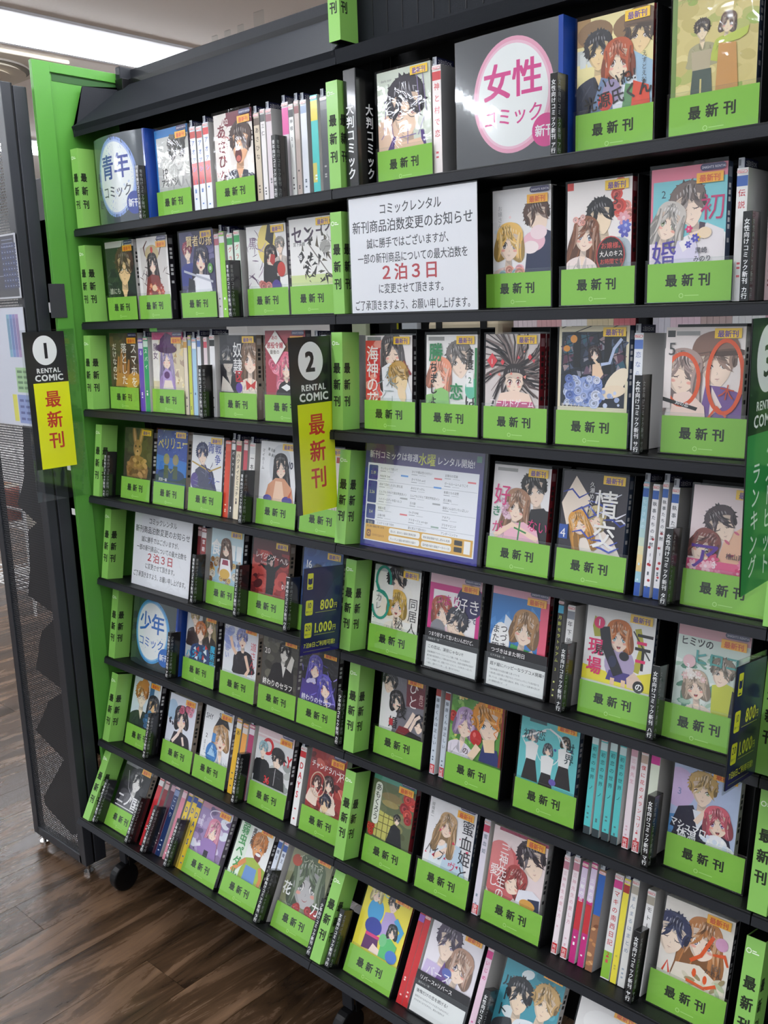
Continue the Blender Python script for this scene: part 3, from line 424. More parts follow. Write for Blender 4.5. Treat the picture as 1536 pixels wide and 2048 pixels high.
@cover('glas', 'dark green comic of a young man in wire glasses')
def _(I):
    Y = I.uy; bgr(I, '28332d'); I.rect(0, Y-12, 100, Y, 'd6d3cd'); scatter(I, 'str', 14, ['4a5a50', '39463e'], 10, 30, (0, 50, 60, Y-20), 3)
    head(I, 64, 102, 66, '5b3d30', 'm', 'short', '1f2420', -5, sk='f3cf9c', gl=1, seed=7); ht(I, '誰にも', 6, 52, 13, 'c9c9b8', 1)
@cover('kimo', 'pale comic of a girl in a dark red kimono with horns')
def _(I):
    Y = I.uy; bgr(I, 'ece9e6'); I.rect(10, 44, 94, Y-18, 'd7d2cd'); scatter(I, 'str', 22, ['3b2b28', '5a3a34', '8c8480'], 10, 24, (14, 50, 92, 120), 8)
    I.line([(26, 118), (22, 134), (34, 146)], 4, '5c2f24', True); I.line([(70, 118), (78, 134), (64, 148)], 4, '5c2f24', True); I.ell(48, 122, 22, 16, 'c9b78a')
    head(I, 48, 104, 34, '2a1d1c', 'f', 'long', '7c2b28', 2, seed=3, eye='8a2a20'); I.poly([(20, 44), (28, 78), (44, 84), (66, 80), (80, 44)], '7f302a'); scatter(I, 'flower', 8, ['c7503c', '9c3a30', 'd98a5a'], 5, 9, (22, 46, 76, 66), 4)
    I.ell(50, 58, 8, 6, 'e8c9a0'); I.ell(48, Y-24, 4, 6, 'c0392b')
@cover('kenj', 'violet fantasy comic of a girl with sword and a boy mage')
def _(I):
    Y = I.uy; bgr(I, '4c4a72'); scatter(I, 'brush', 20, ['5d5a88', '6f6a94', '3c3a5c'], 10, 22, (0, 40, 100, Y), 2)
    head(I, 22, 118, 30, 'a03a54', 'm', 'short', '38408c', 4, seed=5); I.poly([(0, 60), (10, 96), (34, 98), (40, 60)], '343c84'); head(I, 62, 104, 44, '2c2844', 'f', 'long', 'e7e7ec', -6, seed=9, mo='o', eye='6a3fa0')
    I.poly([(40, 46), (46, 78), (84, 74), (90, 46)], 'e9eaf0'); I.line([(10, 84), (94, 62)], 4, 'b9bcc8'); I.poly([(18, 46), (24, 72), (40, 66), (40, 46)], '1d1d28'); ht(I, '賢者の孫', 22, Y-26, 20, '5a3a22', 2, .95); ht(I, '賢者の孫', 21, Y-25, 20, 'eed9a6', 1, .95)
    I.ell(88, 86, 7, 9, '5c9a3c'); ht(I, '13', 84, 83, 8, 'f4f4f4', 2)
@cover('kuro', 'white comic with a crowd of black coated figures and red flowers')
def _(I):
    Y = I.uy; bgr(I, 'efeeec'); I.ell(52, 116, 24, 34, 'e6d276'); scatter(I, 'str', 20, ['9a8a9c', '6d5a72', 'b8a4b4'], 12, 24, (2, 50, 34, Y-14), 5)
    I.poly([(48, 124), (56, 150), (72, 140), (66, 112)], '1d1c1e'); head(I, 60, 96, 34, '2a2224', 'f', 'long', '1e1c20', 0, seed=6, eye='a03020'); head(I, 84, 112, 24, '9a948c', 'm', 'short', 'c0b8b0', 4, seed=2)
    I.poly([(44, 50), (48, 84), (72, 80), (78, 50)], '1f1c20'); I.poly([(58, 88), (62, 100), (72, 98), (70, 78)], 'b02c28'); I.ell(80, 78, 15, 10, '1b191c'); I.ell(86, 74, 10, 12, 'c0392f'); I.ell(72, 46, 12, 12, '46318a'); scatter(I, 'rose', 4, ['d98a80', 'c86a62'], 7, 10, (28, 46, 52, 52), 8)
    ht(I, '黒', 6, 112, 20, '6d4a70', 0)
@cover('seng', 'white comic of a spiky armoured figure in black')
def _(I):
    Y = I.uy; bgr(I, 'f0efec'); I.rect(0, 46, 100, 62, 'cfdc9c'); vt(I, 'センゴク', 0, 0, 1, 'ffffff'); ht(I, 'セン', 4, Y-36, 30, '3c2340', 2, .9); ht(I, 'ゴク', 60, Y-22, 24, '3c2340', 2, .8)
    rnd = random.Random(4)
    for k in range(46):
        x = 30+rnd.random()*56; y = 52+rnd.random()*74; a = rnd.random()*6.28; s = 6+rnd.random()*15
        I.poly([(x, y), (x+s*math.cos(a), y+s*math.sin(a)), (x+s*.4*math.cos(a+1), y+s*.4*math.sin(a+1))], ('23221f', '35332e', '4a4438', '1a1a18', '5c5140')[k % 5])
    I.line([(44, 110), (94, 56)], 2, '77706a'); I.ell(82, 104, 12, 10, 'a9a7a2'); scatter(I, 'str', 10, ['c9c7c2', '7a7872'], 8, 14, (70, 96, 96, 116), 2); I.poly([(18, 92), (28, 100), (34, 90), (24, 80)], '2a2826'); ht(I, '18', 18, 86, 11, 'f4f4f4', 2); ht(I, '宮下英樹', 8, 108, 7, '333333', 1)
@cover('pinc', 'white comic of a blonde girl beside a tall brown haired boy')
def _(I):
    Y = I.uy; bgr(I, 'f2f0f0'); scatter(I, 'dot', 20, ['f8dcdc', 'e4eef4', 'faf4e4'], 2, 5, (0, 46, 100, Y-20), 4)
    head(I, 78, 124, 46, '5d3f33', 'm', 'short', '2b3352', 16, seed=3, face=0, body=0); I.poly([(56, 46), (62, 96), (84, 110), (100, 104), (100, 46)], '27304f'); I.ell(72, 92, 19, 14, 'efc0cc'); I.ell(80, 104, 14, 10, 'f6dfe2'); I.ell(66, 84, 14, 9, 'f7e8e6')
    head(I, 30, 92, 50, 'eec26a', 'f', 'bob', 'f0d7d0', -4, seed=8, eye='5a4a4a'); scatter(I, 'rose', 7, ['f0b8c0', 'a9cfd8', 'e8a08a', 'f6e4c8'], 6, 10, (4, 46, 58, 56), 6); vt(I, 'お嬢さん', 14, Y-22, 8, 'b8b8b8', 0)
@cover('ojou', 'floral comic of a winking girl beside a dark haired boy')
def _(I):
    Y = I.uy; bgr(I, 'f4eeea'); I.rect(0, Y-10, 10, Y, 'd8392f'); scatter(I, 'rose', 6, ['e06a5a', 'ef9a8c', 'd84a3e'], 8, 12, (76, 80, 100, Y-8), 3); I.ell(88, 108, 1, 1, '6a6ac0')
    head(I, 54, 118, 44, '201d20', 'm', 'short', 'b4c0c8', 12, seed=2, face=0, sk='f6dfc0'); scatter(I, 'flower', 4, ['6a74c8', '5a5ab4', 'e8a8b0'], 8, 11, (80, 96, 96, 116), 9); I.poly([(60, 60), (66, 90), (90, 84), (96, 50)], 'a8b8bc')
    head(I, 30, 96, 44, '8c5638', 'f', 'wavy', 'f3e2dc', -8, seed=5, eye='4a5a7a', mo='u'); scatter(I, 'rose', 5, ['f0c0b8', 'e8a090'], 4, 6, (12, 112, 44, 122), 7); I.ell(70, 66, 22, 26, 'c03a3a'); I.ell(70, 66, 20.5, 24.5, '1e1817')
    ht(I, 'お嬢様。', 55, 76, 9, 'd0524a', 1); ht(I, '大人のキス', 53, 65, 9, 'f2efe9', 1, .8); ht(I, 'お時間です', 54, 55, 8, 'd0524a', 1, .9); ht(I, '華夜', 64, 46, 6, 'eeeeee', 1); ht(I, '5', 72, Y-34, 16, '333333', 0)
@cover('kon2', 'sky blue comic of an embracing silver haired girl and boy with pink strip')
def _(I):
    Y = I.uy; bgr(I, '7fcad2'); I.rect(0, Y-16, 100, Y, 'e8849a'); I.rect(0, 46, 3, Y, 'e8849a'); head(I, 52, 118, 50, '7a6a64', 'm', 'short', 'f0ecec', 14, seed=4, face=1, closed=1, mo='-'); I.poly([(62, 46), (58, 80), (76, 96), (98, 86), (98, 46)], 'ece6e8'); I.poly([(66, 98), (74, 96), (72, 76), (66, 84)], '4c3a4a')
    head(I, 26, 100, 44, 'cfc8c0', 'f', 'wavy', 'e9dde6', -20, seed=6, eye='7a8a4a'); I.poly([(30, 46), (38, 76), (62, 78), (70, 46)], 'dcd6ea'); I.poly([(40, 74), (52, 80), (58, 70), (46, 62)], 'f3efee'); I.ell(74, 84, 9, 7, 'f0d8b8'); scatter(I, 'flower', 4, ['4a4ab0', 'e03a7a', 'f0d060'], 4, 6, (44, 48, 82, 90), 3)
    ht(I, '婚', 2, 47, 36, '4a3aa0', 0); ht(I, '初', 66, 102, 34, 'c0306a', 0); ht(I, '2', 14, Y-36, 13, '2a3a4a', 0); ht(I, '黒崎', 62, 60, 8, '2a2a3a', 1); ht(I, 'みのり', 60, 50, 8, '2a2a3a', 1)
@cover('brow', 'brown comic of pale hands with white vertical title')
def _(I):
    Y = I.uy; bgr(I, '4a3a2a'); scatter(I, 'brush', 26, ['5a4630', '3c3024', '6b5030'], 8, 18, (0, 46, 100, Y), 3)
    for x, l in ((28, 60), (40, 76), (52, 66), (64, 54)): I.line([(x, 46), (x-2, 46+l*.5), (x+3, 46+l)], 11, 'b07a3e', True)
    I.poly([(16, 46), (22, 74), (70, 70), (88, 46)], 'c08a44'); I.ell(78, 58, 26, 16, 'd09a3c', 20)
    vt(I, 'スマホを', 84, Y-20, 22, 'f0ece0', 1); vt(I, '落とした', 50, Y-20, 21, 'f0ece0', 1); vt(I, 'だけなのに', 16, Y-20, 15, 'f0ece0', 1)
@cover('phat', 'comic of a lilac haired girl in a purple witch hat')
def _(I):
    Y = I.uy; bgr(I, 'dccfae'); I.rect(0, Y-14, 100, Y, 'c84a7c'); scatter(I, 'tri', 22, ['e8d49a', 'b8a08a', 'f0e4c4', 'c0a060'], 4, 9, (60, 46, 100, 130), 4); I.rect(0, 60, 22, Y-14, 'f0ece4'); vt(I, '魔女', 10, Y-20, 16, '6a4a6a', 1)
    head(I, 46, 104, 42, 'a99ac4', 'f', 'long', 'a58ac0', 0, seed=3, closed=1); I.ell(46, 122, 34, 9, '4a2350', -3); I.poly([(24, 124), (28, 140), (46, 152), (66, 146), (72, 124)], '56285e'); I.poly([(30, 46), (34, 78), (44, 86), (60, 78), (68, 46)], 'b9a0d4'); I.ell(46, 72, 9, 7, '5c2a6a'); I.poly([(32, 46), (38, 62), (60, 62), (66, 46)], 'f0e0d4')
@cover('dore', 'dark comic of a brown haired girl with red ribbon and title in white')
def _(I):
    Y = I.uy; bgr(I, '26242a'); I.poly([(30, 46), (20, Y), (54, Y), (48, 46)], '3a3a40'); head(I, 22, 104, 44, '34343a', 'm', 'short', '201f24', 6, seed=4, sk='c9bfb4', eye='2a2a2a'); I.rect(0, 96, 44, 102, '1a1a1e')
    I.poly([(0, 46), (6, 74), (26, 60), (36, 46)], 'd6cfc4'); head(I, 84, 106, 52, '8a6a50', 'f', 'long', 'e9dccc', -3, seed=9, eye='7a4a30'); I.poly([(70, 68), (84, 60), (98, 68), (94, 52), (84, 57), (72, 50)], 'c8322c'); vt(I, '奴隷', 50, Y-12, 28, 'f0f0ee', 1, .9); ht(I, '区', 42, 66, 22, 'c02a34', 2); I.ell(52, 54, 9, 9, '5a3a9a')
@cover('vill', 'crimson comic of a pink haired girl with a diamond title')
def _(I):
    Y = I.uy; bgr(I, 'a83a48'); I.ell(76, 116, 30, 24, '7a4a20'); I.ell(82, 112, 18, 12, '4a2a14'); head(I, 52, 92, 44, 'e8728c', 'f', 'wavy', '2a2024', 0, seed=5, eye='4a86b8'); scatter(I, 'rose', 12, ['e87a94', 'd85a78', 'f09aae'], 7, 11, (14, 60, 92, 106), 3)
    head(I, 54, 92, 34, 'ea7890', 'f', 'bob', '2a2024', 0, seed=6, eye='4a86b8'); I.poly([(30, 46), (40, 66), (70, 66), (80, 46)], '241c20'); I.poly([(40, 58), (54, 64), (68, 58), (54, 52)], 'f0f0f0')
    I.poly([(28, 96), (2, 126), (28, Y), (54, 126)], 'f2efe8'); ht(I, '悪役令嬢', 6, 124, 11, 'b82c3c', 2, .95); ht(I, '最後の', 14, 114, 8, '5a4a2a', 1); ht(I, 'あの', 18, 138, 8, 'b82c3c', 1)
@cover('kaij', 'red titled comic of a grey haired youth above a blond one')
def _(I):
    Y = I.uy; bgr(I, 'efe9e6'); I.rect(0, 46, 32, Y-8, 'd83c3a'); scatter(I, 'brush', 16, ['e86a60', 'c83030', 'f0a090'], 6, 12, (0, 50, 34, Y-10), 3); I.rect(4, Y-8, 34, Y-2, '8a8a8a')
    head(I, 58, 126, 50, '5d5758', 'f', 'long', 'd9dee4', 4, seed=3, face=1, closed=1, body=0); I.poly([(40, 46), (36, 100), (52, 108), (84, 96), (100, 60), (100, 46)], 'eef0f2'); I.line([(82, Y-40), (98, 90)], 4, '9a2c30'); head(I, 74, 84, 46, 'c39a4e', 'm', 'short', 'f0e2c4', 24, seed=5, sk='f3d9a8', closed=1, body=0); scatter(I, 'str', 12, ['8c9a9c', 'a8b4b4'], 12, 24, (28, 50, 60, 84), 2); I.ell(80, 60, 8, 14, 'f3d9b0', 20)
    vt(I, '海神の花', 16, Y-16, 27, 'f6f0ec', 1, 1, .92)
@cover('kach', 'white comic of a salmon haired girl facing a grey haired boy, green title')
def _(I):
    Y = I.uy; bgr(I, 'f3f1ee'); I.rect(4, Y-9, 36, Y-3, '9a9a96'); head(I, 66, 116, 52, '7c7672', 'm', 'short', 'e8e4e0', 8, seed=5, body=0); head(I, 28, 94, 48, 'f0a080', 'f', 'bob', '8cc070', -12, seed=8, eye='4a4a5a'); I.poly([(14, 46), (18, 70), (32, 74), (46, 68), (48, 46)], '92c878')
    ht(I, '勝', 6, Y-38, 30, '2f8a54', 2, .95); vt(I, 'ちましょ', 16, Y-42, 17, '26241f', 2, 1); ht(I, '恋', 48, 58, 27, '2f8a54', 2); vt(I, '今度の', 86, Y-20, 17, '26241f', 1); ht(I, 'は', 76, 47, 24, '26241f', 2); I.ell(90, 74, 12, 16, '6ac0a4', -10); I.rect(80, 76, 94, 98, 'f4f4f2'); ht(I, '2', 84, 82, 13, '2a6a4a', 1); I.rect(96, 46, 100, Y-20, '2a8a4c')
@cover('cold', 'comic of a girl with wild spread dark hair and red eyes')
def _(I):
    Y = I.uy; bgr(I, 'd9d0cc'); rnd = random.Random(2)
    for k in range(90):
        a = rnd.random()*6.283; r = 40+rnd.random()*52; I.line([(54, 112), (54+r*.5*math.cos(a)+5*math.sin(k), 108+r*.5*math.sin(a)), (54+r*math.cos(a+.25), 106+r*math.sin(a+.25))], 2.2+rnd.random()*2.2, ('2b2324', '3d3030', '5c4b48', '1d181a', '8a7a76')[k % 5], True)
    head(I, 56, 92, 44, '2e2526', 'f', 'none', 'f3d6c4', 0, seed=3, eye='b0302c'); I.poly([(20, 46), (30, 72), (52, 76), (60, 76), (84, 72), (96, 46)], 'f5d9c6'); I.poly([(20, 46), (26, 60), (90, 60), (98, 46)], 'c85a86'); ht(I, 'コールドゲーム', 10, 52, 14, 'fbeff2', 1, .85)
    for x, y, s in ((14, 122, 10), (34, 120, 4), (84, 128, 4)): I.poly([(x-s, y), (x, y+s*1.2), (x+s, y), (x, y-s*1.2)], 'd8404a')
    ht(I, '1', 11, 117, 11, 'f6e8e8', 1); scatter(I, 'tri', 8, ['d8505a', 'e88a7a'], 2, 4, (10, 90, 96, 140), 5)
@cover('bdre', 'cream framed comic of a dancer in a pale blue gown with a wing')
def _(I):
    Y = I.uy; bgr(I, 'e4dbbc'); I.rect(4, 50, 96, Y-7, '1f2836'); scatter(I, 'tri', 50, ['4b5872', '6c5468', '39445c', '8a8a96', '5a3448', '2c5a6c', 'a08a8c'], 4, 9, (8, 92, 92, Y-12), 6)
    for k in range(7): I.line([(4, 90+k*12), (96, 120+k*12)], 1, '10141c'); I.line([(8+k*16, Y-8), (20+k*16, 84)], 1.4, '10141c')
    I.rect(22, 100, 32, Y-8, '0e1118'); I.rect(66, 92, 76, Y-8, '0e1118'); I.ell(22, 136, 5, 5, 'e8a04a'); I.ell(12, 124, 5, 4, 'd8903a')
    I.ell(84, 82, 22, 11, 'f0e2c8', 50); I.ell(78, 70, 20, 8, 'efdcc0', 10); I.poly([(50, 104), (60, 106), (66, 92), (56, 80), (50, 90)], 'f0cfae'); head(I, 52, 118, 17, '3c2a2c', 'f', 'bob', 'f0cfae', 12, seed=3, body=0); I.line([(62, 104), (74, 106), (80, 124), (90, 136)], 4, 'b9c8e6'); I.line([(62, 100), (52, 110)], 3, 'efd0b0')
    I.poly([(8, 52), (20, 74), (36, 88), (54, 90), (64, 78), (66, 60), (58, 50)], '8fa2d2'); scatter(I, 'rose', 34, ['a9b8e0', '7e93cc', 'c4cfea', '6078bc', 'd8ddf0'], 4, 8, (14, 54, 60, 86), 5); scatter(I, 'dot', 14, ['c8d4ee', '9fb0d8'], 1.5, 3.5, (60, 52, 92, 70), 3); ht(I, '天堂きりん', 6, 49, 6, 'e8e4d8', 1)
@cover('thir', 'pink comic of a girl and a capped boy under large orange numerals')
def _(I):
    Y = I.uy; bgr(I, 'efe6e2'); head(I, 66, 112, 56, 'a08476', 'm', 'cap', '8a6a5c', 6, seed=4, body=0); I.poly([(48, 46), (54, 86), (78, 84), (100, 76), (100, 46)], '7c5c9c'); I.poly([(60, 46), (62, 84), (76, 60)], 'f2e2dc'); head(I, 24, 100, 52, 'b29a92', 'f', 'long', 'f0d4c8', -8, seed=6, closed=1, body=0); I.poly([(10, 46), (14, 74), (34, 78), (54, 60), (56, 46)], 'f3d9cc')
    I.ring(24, 92, 24, 34, 5, 'dd5a2e'); I.rect(0, 56, 10, 130, 'efe6e2'); I.ring(78, 96, 24, 46, 5, 'dd5a2e'); I.line([(60, 46), (70, 60), (82, 48)], 3, 'dd5a2e'); ht(I, '木', 70, 72, 20, 'c85030', 0, 1, -10); ht(I, '5', 4, Y-34, 22, '4a4a4a', 0); I.poly([(0, 70), (46, 58), (44, 54), (0, 65)], '222222'); ht(I, '30の恋', 16, 62, 6, 'f0f0f0', 1, 1, -12); I.rect(2, Y-12, 12, Y-4, '333333'); I.rect(14, Y-10, 44, Y-5, '9a9a98')
@cover('rabb', 'dark olive comic of a brown muscular hare headed figure')
def _(I):
    Y = I.uy; bgr(I, '3c3d2c'); scatter(I, 'brush', 20, ['4c4a34', '2e3024'], 10, 20, (0, 46, 100, Y), 3)
    I.ell(36, 132, 7, 22, '9a7444', 14); I.ell(60, 132, 7, 22, '9a7444', -14); I.ell(36, 132, 3, 16, 'c8a070', 14); I.ell(60, 132, 3, 16, 'c8a070', -14); I.ell(48, 106, 15, 18, 'a27c4a'); I.ell(48, 97, 8, 8, 'bf9a68'); I.ell(41, 110, 2.4, 2.4, '1c1410'); I.ell(55, 110, 2.4, 2.4, '1c1410'); I.ell(48, 100, 3, 2, '3a2418')
    I.poly([(14, 46), (10, 66), (26, 88), (48, 92), (70, 88), (88, 64), (84, 46)], '94703f'); scatter(I, 'brush', 24, ['a8834c', '80602f', 'b9935c', '6c4f28'], 5, 10, (18, 50, 80, 84), 5)
@cover('peli', 'blue comic of two small round headed figures in the evening')
def _(I):
    Y = I.uy; bgr(I, '26489c'); I.poly([(0, 100), (100, 90), (100, 60), (0, 70)], '2d74c0'); I.rect(0, 46, 100, 60, '20403c'); I.ell(50, 62, 44, 12, '1b3f6a'); scatter(I, 'dot', 26, ['8fb4e8', 'c8d8f0', '4c78c8'], .6, 1.6, (0, 90, 100, Y), 3)
    for x in (34, 64):
        I.ell(x, 92, 10, 11, '8a8a5c'); I.ell(x+(2 if x < 50 else -2), 89, 7, 7, '9c8a64'); I.poly([(x-8, 54), (x-7, 80), (x+7, 80), (x+8, 54)], '46553a')
    I.line([(40, 74), (50, 66), (58, 74)], 3, '8a8a5c'); ht(I, 'ペリリュー', 4, 112, 24, 'd9cc5a', 1, .82, 3); ht(I, '8', 84, 122, 8, 'e8e8c8', 1); ht(I, '武田一義', 10, 48, 7, 'e8e8e8', 1)
@cover('bswo', 'white comic of a dark blue haired swordswoman with blue title')
def _(I):
    Y = I.uy; bgr(I, 'e9ebee'); head(I, 34, 116, 40, '2a3260', 'm', 'short', '3c3f58', 8, seed=4); I.poly([(8, 46), (14, 84), (34, 96), (56, 88), (64, 60), (76, 46)], '4c4f66'); I.line([(2, 100), (60, 84), (96, 96)], 3, 'b89a4a'); I.line([(44, 96), (84, 46)], 3.4, '3f3a70'); I.ell(12, 62, 12, 16, '5a4c8c'); scatter(I, 'str', 14, ['7a7f98', '30345a'], 8, 18, (10, 50, 70, 90), 3)
    vt(I, '戦争', 84, Y-12, 22, '4c5aa8', 1, .9); vt(I, '青', 62, Y-10, 24, '4c5aa8', 1); ht(I, 'ブルー', 56, 60, 16, '4c5aa8', 1, .8, 0)
@cover('ten', 'white comic of a black haired woman looking upwards')
def _(I):
    Y = I.uy; bgr(I, 'eff0f1'); I.ell(56, 112, 30, 40, 'dcdfe2'); head(I, 58, 112, 42, '2a2526', 'f', 'long', 'dca27e', 6, seed=3, closed=1, mo='-'); I.poly([(16, 46), (26, 76), (46, 90), (70, 90), (90, 74), (98, 46)], 'd79c78'); I.poly([(40, 46), (46, 84), (64, 84), (74, 46)], 'f0cdb0'); I.ell(80, 50, 14, 8, '4a3e94'); I.ell(26, 50, 12, 7, '5c58a4'); I.poly([(80, 56), (92, 72), (88, 56)], 'c8603c')
    ht(I, '10', 76, Y-46, 18, '26304a', 2, .9, -6); vt(I, 'マイホーム', 8, Y-14, 8, '444444', 0); ht(I, '著 古屋', 20, Y-16, 6, '333333', 1, 1, -10); ht(I, '画 美沢', 22, Y-26, 6, '333333', 1, 1, -10)
@cover('hid', 'pale comic of a girl partly hidden behind the hanging number two sign')
def _(I):
    Y = I.uy; bgr(I, 'e6dcd2'); head(I, 52, 104, 54, '8a6a58', 'f', 'bob', 'd8c8b8', 4, seed=2); I.rect(80, Y-26, 100, Y-16, 'c03028')
@cover('suki', 'white comic of a long haired girl held by a boy, pink title')
def _(I):
    Y = I.uy; bgr(I, 'f1eeee'); I.rect(6, Y-9, 42, Y-4, 'a8a8a6'); head(I, 74, 124, 46, '2b2726', 'm', 'short', '26242a', 14, seed=3); I.poly([(60, 60), (70, 96), (92, 100), (100, 92), (100, 46), (64, 46)], '262428'); head(I, 46, 98, 46, 'ad8266', 'f', 'long', 'f0c4d0', -8, seed=6, mo='u'); I.poly([(24, 46), (34, 70), (60, 76), (84, 66), (90, 46)], 'ecb8c8'); I.line([(10, 50), (40, 70), (70, 58), (86, 52)], 8, 'f4d6c0'); scatter(I, 'flower', 8, ['e8c8d4', 'c89ab0'], 4, 7, (18, 78, 36, 104), 3)
    ht(I, '好', 4, 100, 34, 'd8347c', 0, .9); vt(I, 'き', 10, 96, 17, '3a8a64', 1); vt(I, 'が', 14, 74, 20, 'd8347c', 0); ht(I, 'ない', 66, 66, 20, 'd8347c', 0, .9, -6); I.line([(52, 48), (54, 76)], 2.5, '3a8a4c'); I.line([(44, 66), (66, 60)], 2.5, '3a8a4c')
@cover('jouk', 'dark comic of pale figures wound in blue ribbons, white title')
def _(I):
    Y = I.uy; bgr(I, '2e2833'); I.poly([(0, 110), (20, Y-6), (44, 120), (40, 90), (10, 80)], 'f0e0cf'); I.poly([(30, 46), (36, 80), (60, 84), (84, 66), (96, 46)], 'efe3d8'); head(I, 56, 94, 30, 'd6c28c', 'f', 'bob', 'f0e0cf', -14, seed=3, closed=1, body=0); head(I, 30, 84, 32, 'e0a044', 'f', 'wavy', 'efdccc', 20, seed=5, closed=1, body=0); rnd = random.Random(3)
    for k in range(12):
        x = rnd.random()*80; y = 50+rnd.random()*90; I.line([(x, y), (x+14, y+8-k), (x+26, y-6), (x+40, y+2)], 3, ('2c3f9c', '4456b4', 'e4e4ee')[k % 3], True)
    I.rect(0, 60, 14, 80, '2f56a8'); ht(I, '4', 2, 62, 18, 'f0f0f0', 0); ht(I, '情', 52, Y-56, 40, 'f4f2ee', 1, .9); ht(I, '交', 52, Y-98, 40, 'f4f2ee', 1, .9); vt(I, '久瀬めぐみ', 47, Y-12, 8, 'e8e8e8', 0)
@cover('a3', 'pink comic of an embracing couple with a violet letter')
def _(I):
    Y = I.uy; bgr(I, 'f0dfe0'); I.poly([(40, 60), (50, 100), (74, 118), (100, 108), (100, 46)], 'efbfa0'); head(I, 44, 116, 46, '4c3c42', 'm', 'short', 'efc4a8', 24, seed=5, closed=1, body=0); head(I, 22, 84, 44, '8a4c44', 'f', 'bob', 'f0c8b4', -24, seed=3, body=0); I.rect(0, 46, 100, 66, 'e0608c'); scatter(I, 'flower', 12, ['e88aaa', 'd8507c', 'f4c0cc'], 5, 9, (4, 48, 96, 70), 6); scatter(I, 'leaf', 7, ['c8506a', 'd87088'], 3, 5, (50, 70, 98, 130), 4)
    ht(I, 'ア', 0, 56, 42, '5b2f9a', 1, 1.1); ht(I, '3', 36, 56, 13, 'fdf0f4', 0); ht(I, '檜山真由美', 54, 72, 9, '3a2a3a', 1, .9)
@cover('shok', 'bright comic of a maid with a tray and a big white title')
def _(I):
    Y = I.uy; bgr(I, 'a8c8d8'); I.rect(0, Y-40, 100, Y, 'c4dde4'); I.rect(60, 96, 76, 126, 'f0f4f4'); I.rect(80, 96, 96, 126, 'f0f4f4'); scatter(I, 'rose', 26, ['c9b294', 'a0713c', 'd8b060', 'e8e0d0', '8a5a34', 'b8a8a0'], 6, 11, (2, 48, 98, 92), 5); head(I, 48, 118, 34, '6b4630', 'f', 'long', 'f2f0f2', 4, seed=4, mo='u', body=0); I.poly([(30, 60), (34, 96), (62, 96), (70, 60)], 'f2f0f2'); I.poly([(40, 94), (56, 94), (58, 84), (38, 84)], '9c3a54'); I.ell(48, 66, 16, 10, 'd8b050'); ht(I, '食', 2, Y-52, 34, 'f6f6f4', 2, .9); vt(I, 'いしんぼ', 92, 98, 13, 'f2f2f2', 1)
@cover('rage', 'dark red comic of a black hooded silhouette')
def _(I):
    Y = I.uy; bgr(I, '8c2c2c'); scatter(I, 'brush', 50, ['a83a34', '6c2024', 'c05048', '501a1e', 'b84840'], 7, 17, (0, 46, 100, Y-20), 7); I.rect(0, Y-20, 100, Y, '5a1f22'); I.ell(50, 106, 11, 14, '141214'); I.poly([(20, 100), (40, 98), (62, 98), (90, 112), (66, 90), (62, 46), (42, 46), (42, 88)], '141214'); I.ell(53, 104, 4, 6, 'c9a9a0'); ht(I, 'レイジング・ヘル', 8, Y-34, 13, 'f4e8e4', 1, .86, -3); ht(I, 'Raising Hell', 24, Y-44, 6, 'e0c8c4', 0); ht(I, '01', 84, 62, 12, 'f0e8e8', 1)
@cover('b16', 'blue comic with numeral sixteen half behind the price card')
def _(I):
    Y = I.uy; bgr(I, '2c5296'); scatter(I, 'brush', 14, ['3a64a8', '23468a'], 8, 16, (0, 46, 100, Y), 5); head(I, 40, 106, 32, '352c2c', 'm', 'short', 'e8ecf0', 4, seed=2); head(I, 68, 108, 30, '26242a', 'm', 'short', 'c9b8a0', -6, seed=4); ht(I, '16', 6, Y-36, 20, 'f0f2f4', 1)
@cover('s5', 'white comic of a blonde girl below a dark haired boy with a large green S')
def _(I):
    Y = I.uy; bgr(I, 'f2f0ea'); I.rect(0, Y-10, 100, Y, 'c0c4c4'); head(I, 50, 122, 44, '2f2a2c', 'm', 'short', 'efe6d8', 6, seed=4, face=1, mo='u', body=0); I.poly([(10, 60), (26, 104), (70, 104), (84, 60)], 'f0e7d6'); head(I, 54, 86, 42, 'dfb650', 'f', 'bob', 'f2eadc', -3, seed=7, mo='o', eye='4a6a70'); I.ring(22, 122, 18, 24, 4.5, '2a9a86'); I.rect(26, 92, 44, 116, 'f2f0ea'); I.ring(18, 80, 20, 25, 4.5, '2a9a86'); I.rect(-4, 78, 14, 100, 'f2f0ea'); I.line([(5, 118), (14, 104), (32, 94), (38, 80)], 4.5, '2a9a86')
    vt(I, '同居人は', 88, Y-44, 20, '33302c', 0); vt(I, 'カレ', 14, 98, 14, '6a6a66', 0); ht(I, '秘', 50, 48, 20, '33302c', 0); ht(I, '5', 3, 56, 11, '4a4a4a', 0)
